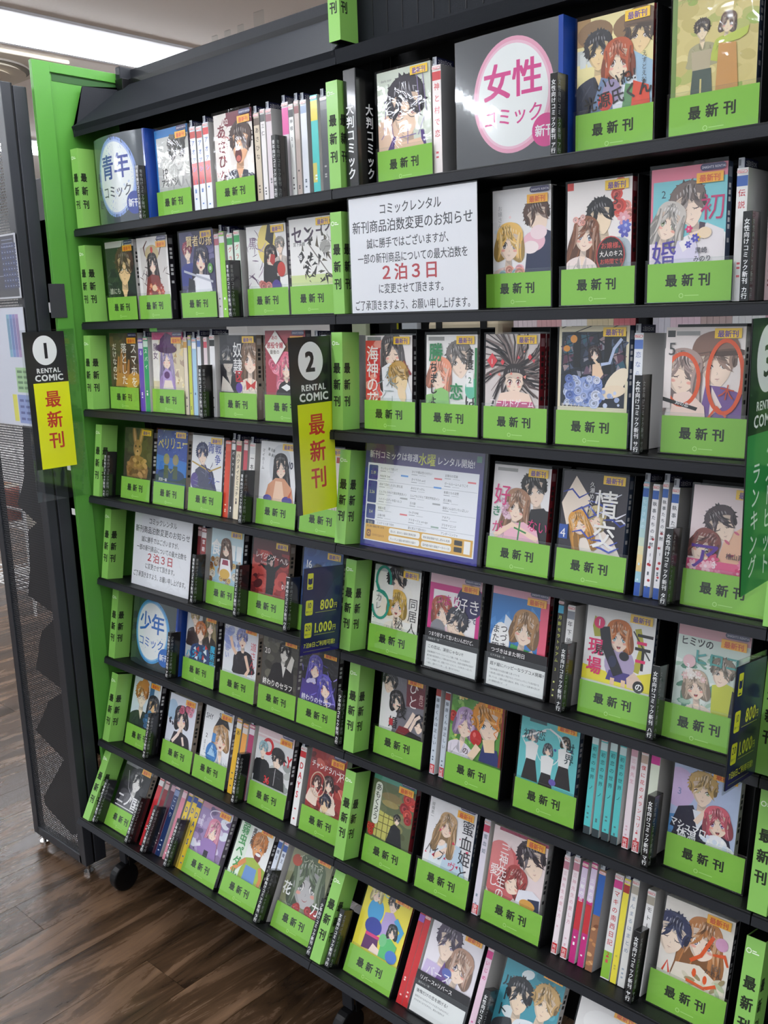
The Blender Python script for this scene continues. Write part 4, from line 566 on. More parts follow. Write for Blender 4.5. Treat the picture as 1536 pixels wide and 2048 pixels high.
@cover('tsum', 'magenta framed comic of a red haired girl leaning on a boy')
def _(I):
    Y = I.uy; bgr(I, 'e8bfca'); I.rect(0, 30, 100, Y-16, 'cf2c86'); I.rect(8, 30, 93, Y-26, 'f4f1f2'); I.ell(80, 116, 26, 26, '2b2358'); head(I, 28, 92, 44, 'b35c44', 'f', 'bob', 'f0b4c8', 10, seed=3); I.poly([(8, 30), (14, 66), (40, 70), (50, 30)], 'f0d0d8'); I.ell(22, 62, 15, 17, '8a8a90'); head(I, 56, 78, 44, '3a3a44', 'm', 'short', '2c2c44', -24, seed=5, gl=1); I.poly([(50, 30), (60, 58), (94, 40), (96, 30)], '2d2d48'); I.line([(66, 66), (94, 46)], 8, 'f3d0a8'); I.rect(14, 48, 26, 60, '1f1a1c'); ht(I, '1', 17, 50, 9, 'f4f4f4', 1)
    ht(I, 'つまり', 12, 104, 20, 'cf2c86', 0, .86); ht(I, '好き', 54, 100, 25, 'f8f4f4', 0, .95); ht(I, 'って', 76, 84, 10, '2b2358', 1)
@cover('tsuz', 'blue comic of a light haired girl with a round white speech title')
def _(I):
    Y = I.uy; bgr(I, '3b7fc4'); I.rect(0, Y-14, 100, Y, 'e8a8bc'); I.rect(86, 30, 100, Y-14, 'e8607c'); scatter(I, 'tri', 16, ['4c8ed0', '2c6cb4', '5a9ad8'], 8, 18, (0, 40, 80, 130), 4); I.poly([(26, 112), (38, 104), (34, 84), (24, 92)], 'dfe8f2'); I.poly([(30, 30), (40, 70), (90, 62), (96, 30)], '4aa05c'); head(I, 62, 96, 50, 'b58a5c', 'f', 'bob', '3f9a58', -8, seed=6, mo='u', eye='8a7a3a'); I.line([(62, 52), (76, 62), (88, 44)], 10, 'f6d9be'); I.poly([(6, 34), (20, 56), (56, 52), (66, 34)], '4a8cd4')
    I.ell(20, 68, 17, 31, 'f6f6f4'); vt(I, 'つづきは', 26, 96, 13.5, '1d1c1e', 1); vt(I, 'また明日', 12, 94, 13.5, '1d1c1e', 1); ht(I, 'SEE YOU', 34, 48, 13, 'e88aa0', 2, .9); ht(I, 'AGAIN', 40, 34, 13, 'e88aa0', 2, .9)
@cover('neet', 'yellow and white comic of an orange haired girl clutching a black sock')
def _(I):
    Y = I.uy; bgr(I, 'f0f0ee'); I.poly([(0, 46), (0, 66), (60, 60), (100, 74), (100, 46)], 'efe23c'); I.poly([(12, Y-14), (22, Y-18), (20, 118), (26, 108), (14, 106), (10, 120)], 'a8a838'); I.line([(76, Y-20), (84, 100), (78, 70)], 9, 'b9b33a'); I.line([(70, Y-24), (96, 90)], 2, '3a3a3a'); I.ell(54, 76, 22, 24, 'b3a4c6'); I.poly([(36, 52), (40, 66), (70, 66), (74, 52)], '4c3f86'); I.line([(46, 46), (46, 56)], 6, 'f2cfae'); I.line([(62, 46), (62, 56)], 6, 'f2cfae')
    head(I, 50, 112, 40, 'cf7634', 'f', 'bob', 'b3a4c6', 3, seed=5, mo='o', eye='4c8ea0', body=0); I.line([(28, 122), (34, 96), (48, 72), (54, 62)], 15, '1d1c26'); I.ell(60, 88, 7, 6, '1d1c26'); I.ell(44, 78, 6, 8, '2a3050'); I.poly([(66, 60), (76, 70), (88, 60), (84, 48), (68, 48)], 'e8cdbc')
    ht(I, '現', 6, 84, 24, 'e0286c', 2, .95); ht(I, '場', 6, 58, 24, 'e0286c', 2, .95); ht(I, '見', 16, 84, 15, '1c1a1c', 2, 1); ht(I, 'ニュー', 74, 100, 1, 'e0286c')
    I.rect(76, Y-30, 98, Y-26, '1f1c1e'); I.rect(74, Y-48, 96, Y-44, '1f1c1e'); I.rect(84, Y-74, 88, Y-48, '1f1c1e'); I.rect(76, Y-40, 90, Y-36, 'e0286c'); I.rect(76, 84, 90, 88, 'e0286c')
    I.ell(20, Y-22, 8, 8, 'e0286c'); ht(I, '1', 17, Y-26, 12, 'ffffff', 2); I.ell(84, 52, 8, 8, '1d1c1e'); ht(I, 'の', 79, 48, 11, 'ffffff', 2)
@cover('himi', 'mint comic of a smiling couple in party clothes, teal block title')
def _(I):
    Y = I.uy; bgr(I, 'd6e4dc'); I.rect(0, Y-16, 100, Y, 'dca9b2'); scatter(I, 'leaf', 26, ['7aa890', 'a8c8b4', '5c9078', 'e8f0ea'], 6, 11, (0, 50, 60, 120), 3); I.poly([(56, 46), (54, 86), (72, 92), (100, 84), (100, 46)], 'cfd44e'); I.poly([(80, 46), (82, 84), (100, 76), (100, 46)], '20222c'); head(I, 66, 104, 36, '8c8072', 'm', 'short', 'cfd44e', -10, seed=4, mo='u', body=0); head(I, 32, 80, 38, 'c9b49c', 'f', 'bob', 'f2ddd0', 8, seed=6, mo='o', eye='7a5a4a'); scatter(I, 'flower', 7, ['f0e8e0', 'e8c8c4'], 4, 7, (14, 88, 46, 98), 5)
    I.ell(20, 112, 9, 9, 'e8c4c8'); ht(I, '3', 16, 100, 12, 'f6f6f6', 1); ht(I, 'ヒミツの', 4, Y-28, 13, '20242a', 2, .9); ht(I, 'ヒロコ', 24, Y-50, 22, '5aa8a4', 2, 1); vt(I, 'ちゃん', 94, 100, 9, '20242a', 1)
@cover('haji', 'comic of three youths, an orange haired one in front, cyan title')
def _(I):
    Y = I.uy; bgr(I, 'c9cfd2'); I.rect(50, 46, 100, Y, '3a3630'); head(I, 26, 130, 30, 'c0a86c', 'm', 'short', '3a2c2c', 4, seed=2); head(I, 76, 122, 34, '9a8a5c', 'f', 'long', '2c2420', 0, seed=3); head(I, 48, 104, 36, 'd27a3c', 'm', 'short', '2c4a80', 0, seed=5); I.poly([(28, 46), (32, 78), (66, 78), (72, 46)], '1f3c64'); scatter(I, 'tri', 14, ['d8e8f0', '2c86b4', 'c83a34'], 4, 8, (30, 46, 70, 80), 4); vt(I, '魔術師', 88, 84, 16, '30b4dc', 2); ht(I, 'ハン', 4, 48, 17, '30b4dc', 2)
@cover('nami', 'white comic of a lavender haired runner in a dark vest')
def _(I):
    Y = I.uy; bgr(I, 'e7e9ee'); scatter(I, 'brush', 18, ['b9c2e4', 'd0d6ec', '9aa6d8'], 7, 14, (0, 90, 60, Y), 4); head(I, 54, 116, 34, '8c90c8', 'm', 'short', '2c2830', 8, seed=4, mo='o', eye='b04030'); I.poly([(38, 50), (42, 88), (68, 90), (72, 50)], '2c272e'); I.line([(66, 86), (78, 60), (70, 48)], 8, 'f0cdb4'); I.line([(40, 84), (28, 96), (20, 116)], 8, 'f0cdb4'); vt(I, '波', 12, Y-10, 20, '9aa8dc', 1); vt(I, 'のあい', 12, 112, 14, '9aa8dc', 1); vt(I, '道さん!', 88, Y-28, 17, 'd85060', 0)
@cover('ow20', 'grey comic of a pale man in a black uniform')
def _(I):
    Y = I.uy; bgr(I, '4a4842'); scatter(I, 'brush', 24, ['5c5a50', '38362f', '6c6a5c'], 8, 16, (0, 46, 100, Y), 3); head(I, 62, 118, 34, '1c1a1c', 'm', 'short', '201e22', -8, seed=3, sk='e6e2da', mo='u'); I.poly([(34, 46), (40, 96), (62, 90), (88, 98), (92, 46)], '1c1a1e'); I.poly([(56, 92), (62, 70), (68, 92)], 'e8e6e0'); I.poly([(70, 90), (82, 116), (90, 110), (84, 84)], 'd8d4cc'); ht(I, '20', 6, Y-38, 15, 'e8e6e0', 1); ht(I, '終わりのセラフ', 6, 49, 13, 'f0eee8', 2, .92)
@cover('owpu', 'black comic of two long purple haired girls')
def _(I):
    Y = I.uy; bgr(I, '1b1a22'); head(I, 38, 118, 42, '5a50b4', 'f', 'long', '4a3a8c', -4, seed=3, eye='c03a2c'); I.poly([(0, 46), (4, 90), (40, 84), (90, 46)], '4c3c8c'); head(I, 68, 86, 42, '625ac4', 'f', 'long', '3c3070', 14, seed=6, eye='c03a2c'); scatter(I, 'str', 18, ['7a70d0', '4a42a0', '9a90e0'], 14, 30, (4, 50, 96, 130), 5); scatter(I, 'brush', 5, ['c9c4e4'], 4, 8, (10, 84, 40, 94), 2); ht(I, '終わりのセラフ', 6, 50, 13, 'e4e4f4', 2, .92)
@cover('hito', 'grey comic of a couple with reaching hands and dark red sleeves')
def _(I):
    Y = I.uy; bgr(I, '77757e'); I.poly([(0, 46), (0, 130), (26, 130), (40, 80), (30, 46)], 'efedec'); I.poly([(56, Y), (60, 100), (100, 104), (100, Y)], '6b2c38'); head(I, 18, 132, 36, '24222a', 'm', 'short', 'efedec', -14, seed=3, closed=1, body=0); head(I, 38, 104, 34, '1f1c22', 'f', 'bob', 'efe8e6', 12, seed=5, body=0); head(I, 92, 74, 30, '1f2030', 'm', 'short', '2a2a34', 0, seed=6, closed=1, body=0); I.line([(60, 56), (72, 76), (80, 92)], 8, 'f2dccb'); I.line([(72, 56), (84, 82), (94, 90)], 6, 'f2dccb'); I.poly([(40, 46), (48, 62), (70, 62), (84, 46)], '7a1e24'); I.poly([(60, 46), (100, 46), (100, 54), (74, 58)], '1f1b20')
    vt(I, 'ひと', 74, Y-6, 26, 'f0ecea', 0, .9); ht(I, '夜', 38, 78, 26, '1f1c1e', 1); ht(I, '婚', 22, 56, 22, '1f1c1e', 1); I.rect(24, 58, 33, 70, 'c0303a'); vt(I, '真己', 92, 128, 10, 'e8c8c4', 0)
@cover('boku', 'green comic of an orange haired boy kissing an apple beside a lilac haired girl')
def _(I):
    Y = I.uy; bgr(I, '5f9a44'); scatter(I, 'leaf', 40, ['7cb458', '4a8436', 'e0d870', '94c468'], 6, 12, (0, 60, 60, Y), 4); scatter(I, 'rose', 4, ['c8322c'], 7, 9, (2, 96, 12, 104), 3); scatter(I, 'flower', 4, ['f0e4a0', 'e8c878'], 7, 10, (12, 128, 34, 146), 3); head(I, 30, 96, 44, 'b79ac4', 'f', 'bob', 'e8e0ec', -8, seed=5, closed=1); head(I, 72, 106, 58, 'e59a3e', 'm', 'short', '2f3a74', 12, seed=8, eye='5a90b0', body=0); I.poly([(60, 46), (66, 76), (92, 70), (100, 46)], '2c3870'); I.poly([(64, 80), (86, 86), (88, 66), (70, 62)], 'f4d6ae'); I.ell(52, 80, 11, 12, 'c02a28'); I.ell(49, 84, 3, 4, 'e8706a'); I.line([(44, 46), (52, 58), (58, 68)], 12, 'f4dabc'); I.rect(96, 46, 100, Y, '8a2a28'); vt(I, 'よく', 88, Y-24, 16, 'e88a3a', 0); vt(I, 'の', 34, 60, 12, '4a2a2a', 1)
@cover('hats', 'turquoise comic of three students in white blouses and black skirts')
def _(I):
    Y = I.uy; bgr(I, '6cc9cc'); scatter(I, 'dot', 12, ['5c6cb4', '4a5aa8', '2c4a6c'], .8, 2.4, (4, 56, 96, 120), 4); I.rect(14, Y-12, 44, Y-3, '4a6a70'); I.ring(50, 104, 22, 28, 1.6, 'd8f0ee')
    for x, y, hc in ((22, 92, '8c9aa4'), (50, 78, '6a7078'), (78, 96, '4a4038')):
        head(I, x, y+22, 17, hc, 'f', 'bob', 'f2f2f0', 0, seed=int(x), body=0); I.poly([(x-9, y-16), (x-11, y+10), (x, y+14), (x+11, y+10), (x+8, y-16)], 'f0f1ef'); I.poly([(x-14, y-46), (x-8, y-14), (x+8, y-14), (x+15, y-46)], '2c2a2c')
    I.line([(14, 96), (4, 108), (44, 128)], 3, 'f2f0ee'); I.line([(86, 100), (70, 124), (50, 132)], 3, 'f2f0ee'); I.ell(62, 54, 6, 5, '6a5cb0'); vt(I, '初', 14, Y-24, 17, '1f3c44', 0); vt(I, '恋', 36, Y-20, 17, '1f3c44', 0); vt(I, 'の', 50, Y-34, 13, '1f3c44', 0); vt(I, '世界', 86, Y-26, 17, '1f3c44', 0)
@cover('mars', 'pale blue comic of a pink haired girl and a blond suited boy')
def _(I):
    Y = I.uy; bgr(I, 'b9c8e8'); I.ell(10, 120, 26, 30, 'd0b8e0'); I.ell(30, 56, 50, 26, '5c9ad8'); head(I, 46, 126, 46, 'cdaa6c', 'm', 'short', '22243c', 2, seed=4, eye='7a9a4a'); I.poly([(2, 60), (12, 92), (34, 100), (44, 80), (60, 98), (84, 90), (96, 50)], '20223a'); I.poly([(34, 94), (44, 64), (58, 94)], 'e8ecf4'); I.line([(40, 76), (52, 94), (60, 104)], 8, 'f4dcc8'); head(I, 72, 86, 42, 'd9687a', 'f', 'bob', 'f0f2f8', 8, seed=7, mo='o', eye='7a4a9a'); I.ell(74, 56, 16, 12, 'f4f4fa'); scatter(I, 'dot', 12, ['ffffff', 'dfe8f8'], 2, 4, (50, 46, 96, 62), 3)
    ht(I, '3', 8, 110, 14, '8a90c0', 1); ht(I, 'マシュマロ', 2, 64, 14, 'f8fafc', 2, .8, -6); ht(I, '体温', 14, 48, 17, 'f8fafc', 2, .9)
@cover('blon', 'pale blue comic of two profile heads, one blond with glasses')
def _(I):
    Y = I.uy; bgr(I, 'd3e2e8'); I.rect(60, 46, 76, Y, '3a6a8c'); I.rect(90, 60, 100, Y, 'dfe4e6'); head(I, 34, 112, 50, 'c2823c', 'm', 'short', '2c3a34', 4, seed=3, sk='f2e4cc', gl=1); I.poly([(24, 130), (36, 156), (56, 140), (50, 122)], 'c98a40'); head(I, 80, 96, 44, '1e1f24', 'f', 'long', 'e0b078', 0, seed=5, sk='f0c890', body=0); I.line([(70, 50), (78, 70), (90, 74)], 9, 'e8b070'); scatter(I, 'brush', 12, ['4a86b0', '2c5a80'], 4, 8, (56, 46, 74, 90), 4)
@cover('flow', 'pale comic of a black haired girl with pink flowers in her hair')
def _(I):
    Y = I.uy; bgr(I, 'dfe3ee'); I.ell(14, 120, 20, 24, 'a8c4dc'); head(I, 50, 108, 50, '26222c', 'f', 'bob', '2a2434', 10, seed=4, eye='6a4a9a'); scatter(I, 'rose', 10, ['d8708c', 'c04868', 'e89ab0'], 6, 10, (40, 124, 86, 138), 4); I.poly([(20, 46), (30, 74), (60, 78), (84, 60), (88, 46)], '241f2c'); I.line([(28, 50), (46, 70), (54, 88)], 8, 'f4ded2'); I.line([(70, 50), (62, 68)], 7, 'f4ded2'); scatter(I, 'dot', 6, ['2a2434'], 2, 4, (8, 80, 26, 100), 3)
@cover('shy2', 'white comic of a blonde heroine with rosy cheeks and blue gauntlet')
def _(I):
    Y = I.uy; bgr(I, 'eef0f2'); head(I, 64, 106, 58, 'c79a68', 'f', 'bob', 'e8eaf0', 8, seed=5, mo='o', eye='8a4a3a'); I.poly([(40, 128), (52, 150), (80, 150), (92, 130), (66, 138)], '2c2a30'); I.ell(40, 66, 20, 24, '3f7fc0'); I.poly([(26, 60), (40, 86), (54, 60)], 'a8d0ec'); I.rect(36, 92, 48, 112, '4c8ccc'); scatter(I, 'str', 10, ['2c5a94', '6aa4dc'], 8, 16, (24, 50, 56, 84), 3); ht(I, 'SHY', 4, Y-34, 17, '2c3038', 1, .8); ht(I, 'SHY', 50, Y-24, 17, '2c3038', 1, .8); ht(I, '2', 12, 96, 13, '2c3038', 1); vt(I, '実樹ぶきみ', 12, 90, 5, '555555', 0)
@cover('days', 'pink topped comic of two players in black tracksuits, red title')
def _(I):
    Y = I.uy; bgr(I, 'dfe0e0'); I.rect(0, Y-22, 100, Y, 'e6cdd0'); I.rect(0, Y-18, 100, Y-15, 'f4eaea'); scatter(I, 'brush', 14, ['9aa09c', 'b8bcb8'], 6, 12, (30, 46, 100, 100), 4); I.ring(32, 116, 16, 16, 6, 'd0242c'); ht(I, 'DAYS', 50, 96, 28, 'd0242c', 2, .8, -4); head(I, 20, 108, 26, '9cc0c8', 'm', 'short', '26282c', 2, seed=3); I.poly([(2, 46), (4, 88), (34, 90), (40, 46)], '24262a'); head(I, 62, 98, 34, '2c2a2e', 'm', 'cap', '26262a', -3, seed=6, body=0); I.poly([(40, 46), (42, 78), (60, 84), (82, 80), (90, 46)], '202226'); I.line([(60, 82), (60, 50)], 1.2, 'c8c8c8'); ht(I, '36', 32, 48, 20, 'd0242c', 2, .8)
@cover('chan', 'red comic of tangled figures around a dark haired boy')
def _(I):
    Y = I.uy; bgr(I, '9c3030'); scatter(I, 'brush', 26, ['b04438', '7a2428', 'd0685a', '5c1c20'], 7, 15, (0, 46, 100, Y), 3); scatter(I, 'str', 12, ['f0dcd0', 'e8a898'], 14, 26, (6, 70, 94, 130), 4); head(I, 58, 108, 30, '3c2424', 'f', 'bob', 'f0dccc', 8, seed=4); head(I, 26, 104, 24, '5a3430', 'f', 'bob', 'f0dccc', -14, seed=6); head(I, 56, 68, 34, '26283c', 'm', 'short', '5a6488', 0, seed=8, sk='f0d0a8'); ht(I, 'チャンドラハース', 4, Y-38, 14, 'f4ecea', 2, .84, -3); I.ring(30, 100, 22, 26, 2.4, 'd8b8a0')
@cover('moku', 'green comic of a boy by a lit paper door with red peonies')
def _(I):
    Y = I.uy; bgr(I, '5f6a4a'); I.rect(0, Y-14, 100, Y, '4f9a84'); scatter(I, 'brush', 24, ['6c7450', '545c3c', '7c8058', '8a8858'], 8, 16, (10, 60, 90, 136), 3); I.poly([(16, 50), (18, 98), (66, 92), (64, 46)], 'c8c468'); 
    for x in (22, 34, 46, 58): I.rect(x, 48, x+1.6, 96, '6a6430')
    for y in (62, 76, 88): I.rect(16, y, 66, y+1.5, '6a6430')
    I.ell(48, 126, 24, 8, '8a7a50'); I.ell(46, 114, 20, 6, 'a09058'); I.poly([(46, 46), (54, 78), (62, 84), (76, 78), (84, 46)], '1c2026'); head(I, 66, 92, 17, '23201f', 'm', 'short', '1c2026', 8, seed=3, body=0); scatter(I, 'rose', 7, ['c8322c', 'd84a3c', 'a8242a'], 8, 12, (78, 98, 96, 138), 5); scatter(I, 'rose', 4, ['c8322c'], 5, 8, (2, 48, 12, 66), 2)
    I.rrect(7, 70, 23, Y-18, 7, 'eef0e4'); vt(I, 'あもくろう', 15, Y-21, 13.5, '1f241c', 1, 1, .98)
@cover('mikk', 'white comic of a light haired girl hugging a boy, black title')
def _(I):
    Y = I.uy; bgr(I, 'f0eff1'); I.rect(4, Y-8, 96, Y-4, 'dfe0e4'); head(I, 34, 100, 36, '6f6a4e', 'm', 'short', 'e8c8a4', -10, seed=3, body=0); I.poly([(12, 46), (16, 80), (40, 84), (56, 60), (60, 46)], 'e3ebf2'); I.poly([(40, 46), (48, 96), (76, 94), (92, 46)], 'c0d4e4'); I.line([(22, 60), (46, 78), (64, 92)], 9, 'f6ddcb'); head(I, 44, 120, 40, 'c9a478', 'f', 'wavy', 'e9d4c8', -8, seed=6, mo='u', eye='b04030', body=0); scatter(I, 'tri', 9, ['d8345a', 'c02850'], 2, 4, (4, 50, 96, 112), 5); vt(I, '蜜血姫と', 86, Y-22, 26, '22202a', 0); ht(I, 'ハイブ', 4, 66, 22, '22202a', 0, .6, -12); vt(I, '綾織恵一', 8, Y-14, 7, '777777', 0); ht(I, 'ヴ', 54, 50, 18, 'c82a5a', 0)
@cover('mika', 'rosy comic of a boy bending over a red haired girl, white title')
def _(I):
    Y = I.uy; bgr(I, 'eddcdc'); I.rect(10, Y-5, 100, Y, '9c3050'); I.ell(26, 80, 34, 46, 'cf6a6c'); I.ell(18, 100, 26, 30, 'dc8484'); head(I, 76, 116, 54, '3a2c36', 'm', 'short', 'f3eeee', 22, seed=4, closed=1, body=0); head(I, 50, 76, 44, 'a84a48', 'f', 'bob', 'f0e6e8', -22, seed=6, closed=1, body=0); I.poly([(56, 46), (60, 68), (84, 74), (100, 66), (100, 46)], 'e8e8f0'); I.poly([(80, 46), (78, 60), (98, 64), (100, 46)], '2c3450'); I.ell(78, 50, 14, 8, 'd8a04a')
    vt(I, '三神先生の', 26, Y-22, 19, 'fbf1f0', 1, .9, .92); vt(I, '愛し', 12, 92, 19, 'fbf1f0', 1, .9, .92); ht(I, '8', 30, Y-30, 11, 'f6e4e4', 0)
@cover('lens', 'cream comic of two faces with bold orange strokes')
def _(I):
    Y = I.uy; bgr(I, 'efe9e0'); head(I, 60, 112, 56, 'c07f48', 'f', 'wavy', 'efe2d4', -4, seed=5, eye='4a4470', sk='f6e2d0', body=0); head(I, 16, 104, 54, '33395c', 'm', 'short', 'e8dccc', -8, seed=3, sk='f4e0cc', closed=1, body=0); I.poly([(20, 46), (26, 70), (60, 78), (96, 60), (100, 46)], 'e9dfcf'); scatter(I, 'leaf', 12, ['b8c4a0', 'd8d0b8', 'a09068'], 5, 9, (40, 48, 96, 70), 4); I.ell(86, 118, 9, 9, 'd8a0c4')
    I.line([(74, 124), (60, 92), (46, 80)], 5, 'e0571c'); I.line([(76, 100), (92, 104), (98, 92)], 6, 'e0571c', True); I.line([(44, 52), (70, 50), (86, 60)], 4.5, 'e0571c'); I.line([(8, 50), (14, 66), (18, 50)], 3, 'd8492c'); I.ell(54, 66, 3, 6, 'e0571c'); I.ell(70, 62, 3, 6, 'e0571c'); ht(I, '[6]', 76, 80, 11, '7a6a60', 0); ht(I, 'かれん', 68, 72, 8, '4a3c38', 1)
@cover('nino', 'black and grey comic of a dark haired youth, white block title')
def _(I):
    Y = I.uy; bgr(I, '26262a'); I.rect(0, Y-16, 100, Y, '8c8c90'); scatter(I, 'brush', 14, ['38383c', '1c1c20', '4a4a4e'], 8, 16, (0, 60, 100, Y-20), 3); head(I, 58, 110, 46, '1d1c1f', 'm', 'short', '6a6a6e', -6, seed=5, sk='e4e2de'); I.line([(20, 124), (34, 90), (70, 66)], 1.4, 'b8b8bc'); ht(I, 'ニノ国', 6, 54, 28, 'f4f4f4', 2, .95); I.rect(6, 47, 90, 49, 'f4f4f4')
@cover('pgir', 'lilac comic of a long pink haired girl with an open palm')
def _(I):
    Y = I.uy; bgr(I, '9c86b4'); I.rect(0, Y-18, 100, Y, 'c088a0'); scatter(I, 'brush', 26, ['b09cc4', '887098', 'd0c4dc', '6c5a84', 'dfe4ee'], 8, 16, (0, 46, 100, Y-14), 4); I.ring(60, 132, 30, 12, 2.5, 'e8dff0'); head(I, 56, 102, 42, 'dd8aa4', 'f', 'long', '9a7ab4', 0, seed=5, eye='a05070'); I.poly([(20, 60), (36, 82), (56, 84), (78, 80), (86, 46), (30, 46)], '9878b4'); I.line([(30, 66), (16, 60), (8, 70)], 7, 'e8e4ee'); I.rect(46, 46, 60, 60, '2a2430'); vt(I, '桜色奇', 14, 124, 9, 'f0ecf4', 1)
@cover('peda', 'white and green comic of an orange skinned grinning boy in overalls')
def _(I):
    Y = I.uy; bgr(I, 'f0f1ee'); I.rect(0, 46, 36, Y-6, 'e4f0e0'); head(I, 66, 114, 48, 'cf7a28', 'm', 'short', '9ab43c', 6, seed=4, mo='o', sk='e9a468', eye='4a2a1c'); I.ell(70, 96, 9, 10, '7a2420'); I.ell(70, 101, 8, 3, 'f4f4f4'); I.poly([(36, 46), (40, 86), (60, 92), (84, 84), (92, 46)], 'a4bc44'); I.poly([(44, 46), (46, 74), (78, 74), (80, 46)], '6a94cc'); I.line([(42, 82), (24, 66), (10, 50)], 10, 'd98a4c'); I.line([(84, 80), (94, 60), (92, 46)], 9, 'd98a4c'); vt(I, '弱虫ペダル', 18, Y-8, 23, '3f9a50', 2, .95, .95); vt(I, '渡辺航', 44, Y-10, 11, '222222', 2)
@cover('hana', 'olive comic with a large grey girl face and red flowers')
def _(I):
    Y = I.uy; bgr(I, '8a8c6c'); scatter(I, 'brush', 12, ['9a9c7c', '74785c'], 8, 16, (0, 46, 100, Y), 3); head(I, 54, 92, 84, '5a6a4c', 'f', 'bob', '6a5a4a', 6, seed=5, sk='b4b2b2', eye='6c6e6a', mo='u', body=0); I.ell(16, 122, 12, 10, 'b04830'); scatter(I, 'rose', 8, ['c83430', 'a82c2c'], 6, 9, (30, 46, 96, 54), 4); ht(I, 'インカーネ', 18, Y-22, 14, 'c8ccb0', 0, .9, -4); ht(I, '花', 0, 62, 24, 'f4f4f2', 2, .9); ht(I, 'カ', 76, 50, 26, 'f4f4f2', 1, .9)
@cover('yell', 'yellow comic of friends in blue and green dancing')
def _(I):
    Y = I.uy; bgr(I, 'efe046'); ht(I, 'WELCOME', 8, Y-12, 14, '7cc8dc', 1, 1, -2); I.ell(30, 108, 17, 20, '46a4d8'); head(I, 24, 134, 26, 'efe09a', 'f', 'bob', '46a4d8', 0, seed=2, body=0); head(I, 62, 130, 26, '33282c', 'm', 'short', 'b8a8dc', 2, seed=4, body=0); I.poly([(46, 76), (50, 114), (66, 118), (78, 108), (72, 76)], 'b8a4d8'); I.line([(74, 110), (92, 96), (86, 80)], 9, '4aa8d8'); I.ell(34, 84, 18, 14, '2f3f9c'); I.poly([(20, 46), (22, 72), (50, 70), (54, 50)], '5c2260'); I.rect(22, 68, 52, 73, 'd83a7c'); I.poly([(36, 46), (42, 60), (60, 54), (60, 46)], 'f6ddd0'); head(I, 74, 90, 22, '1f2428', 'f', 'bob', '50b86c', 4, seed=5, body=0); I.poly([(58, 46), (58, 72), (74, 80), (90, 72), (88, 46)], '58be70'); I.ell(84, 54, 12, 10, '4a7ac8'); I.ell(60, 72, 8, 10, '78c888')
@cover('reve', 'white comic of a purple haired boy beside a light brown haired girl with glasses')
def _(I):
    Y = I.uy; bgr(I, 'efeaf0'); head(I, 36, 116, 50, '54465c', 'm', 'short', 'e6e0f0', -4, seed=5, eye='6a4a8a'); head(I, 68, 92, 48, 'b8927c', 'f', 'bob', 'e0d6ee', -10, seed=8, gl=1, eye='6a5a7a'); I.poly([(0, 46), (6, 82), (34, 80), (44, 46)], 'cdbce0'); I.poly([(40, 90), (52, 60), (30, 60)], '6a4a8a'); I.ell(48, 76, 9, 7, '5a68b0'); ht(I, 'バース', 10, 62, 16, 'f4f0f8', 1); ht(I, 'リバース', 8, 46, 14, 'f4f0f8', 1, .9); I.rect(10, 36, 34, 44, 'a07ad0')
@cover('bcou', 'teal comic of a black haired and a blond boy on the bottom shelf')
def _(I):
    Y = I.uy; bgr(I, '3f97a8'); scatter(I, 'brush', 10, ['5aacba', '2c8496', 'e4ecee'], 8, 15, (0, 46, 100, Y), 3); head(I, 34, 96, 46, '26262c', 'm', 'short', '33363c', 4, seed=5, sk='f4dcc0'); head(I, 76, 104, 46, 'cfa96c', 'm', 'short', 'e8ecf0', -6, seed=8, sk='f4dcc0'); vt(I, 'ルート', 12, 120, 20, '1c2a30', 1); ht(I, '恋', 76, 40, 26, '1c2a30', 1)
@cover('whit', 'white sleeved comic cut by the bottom of the frame')
def _(I):
    Y = I.uy; bgr(I, 'eeecea'); head(I, 46, 96, 52, 'd8d0c8', 'f', 'bob', 'f0eeec', 0, seed=4); I.ell(48, 130, 36, 22, 'f6f5f3')
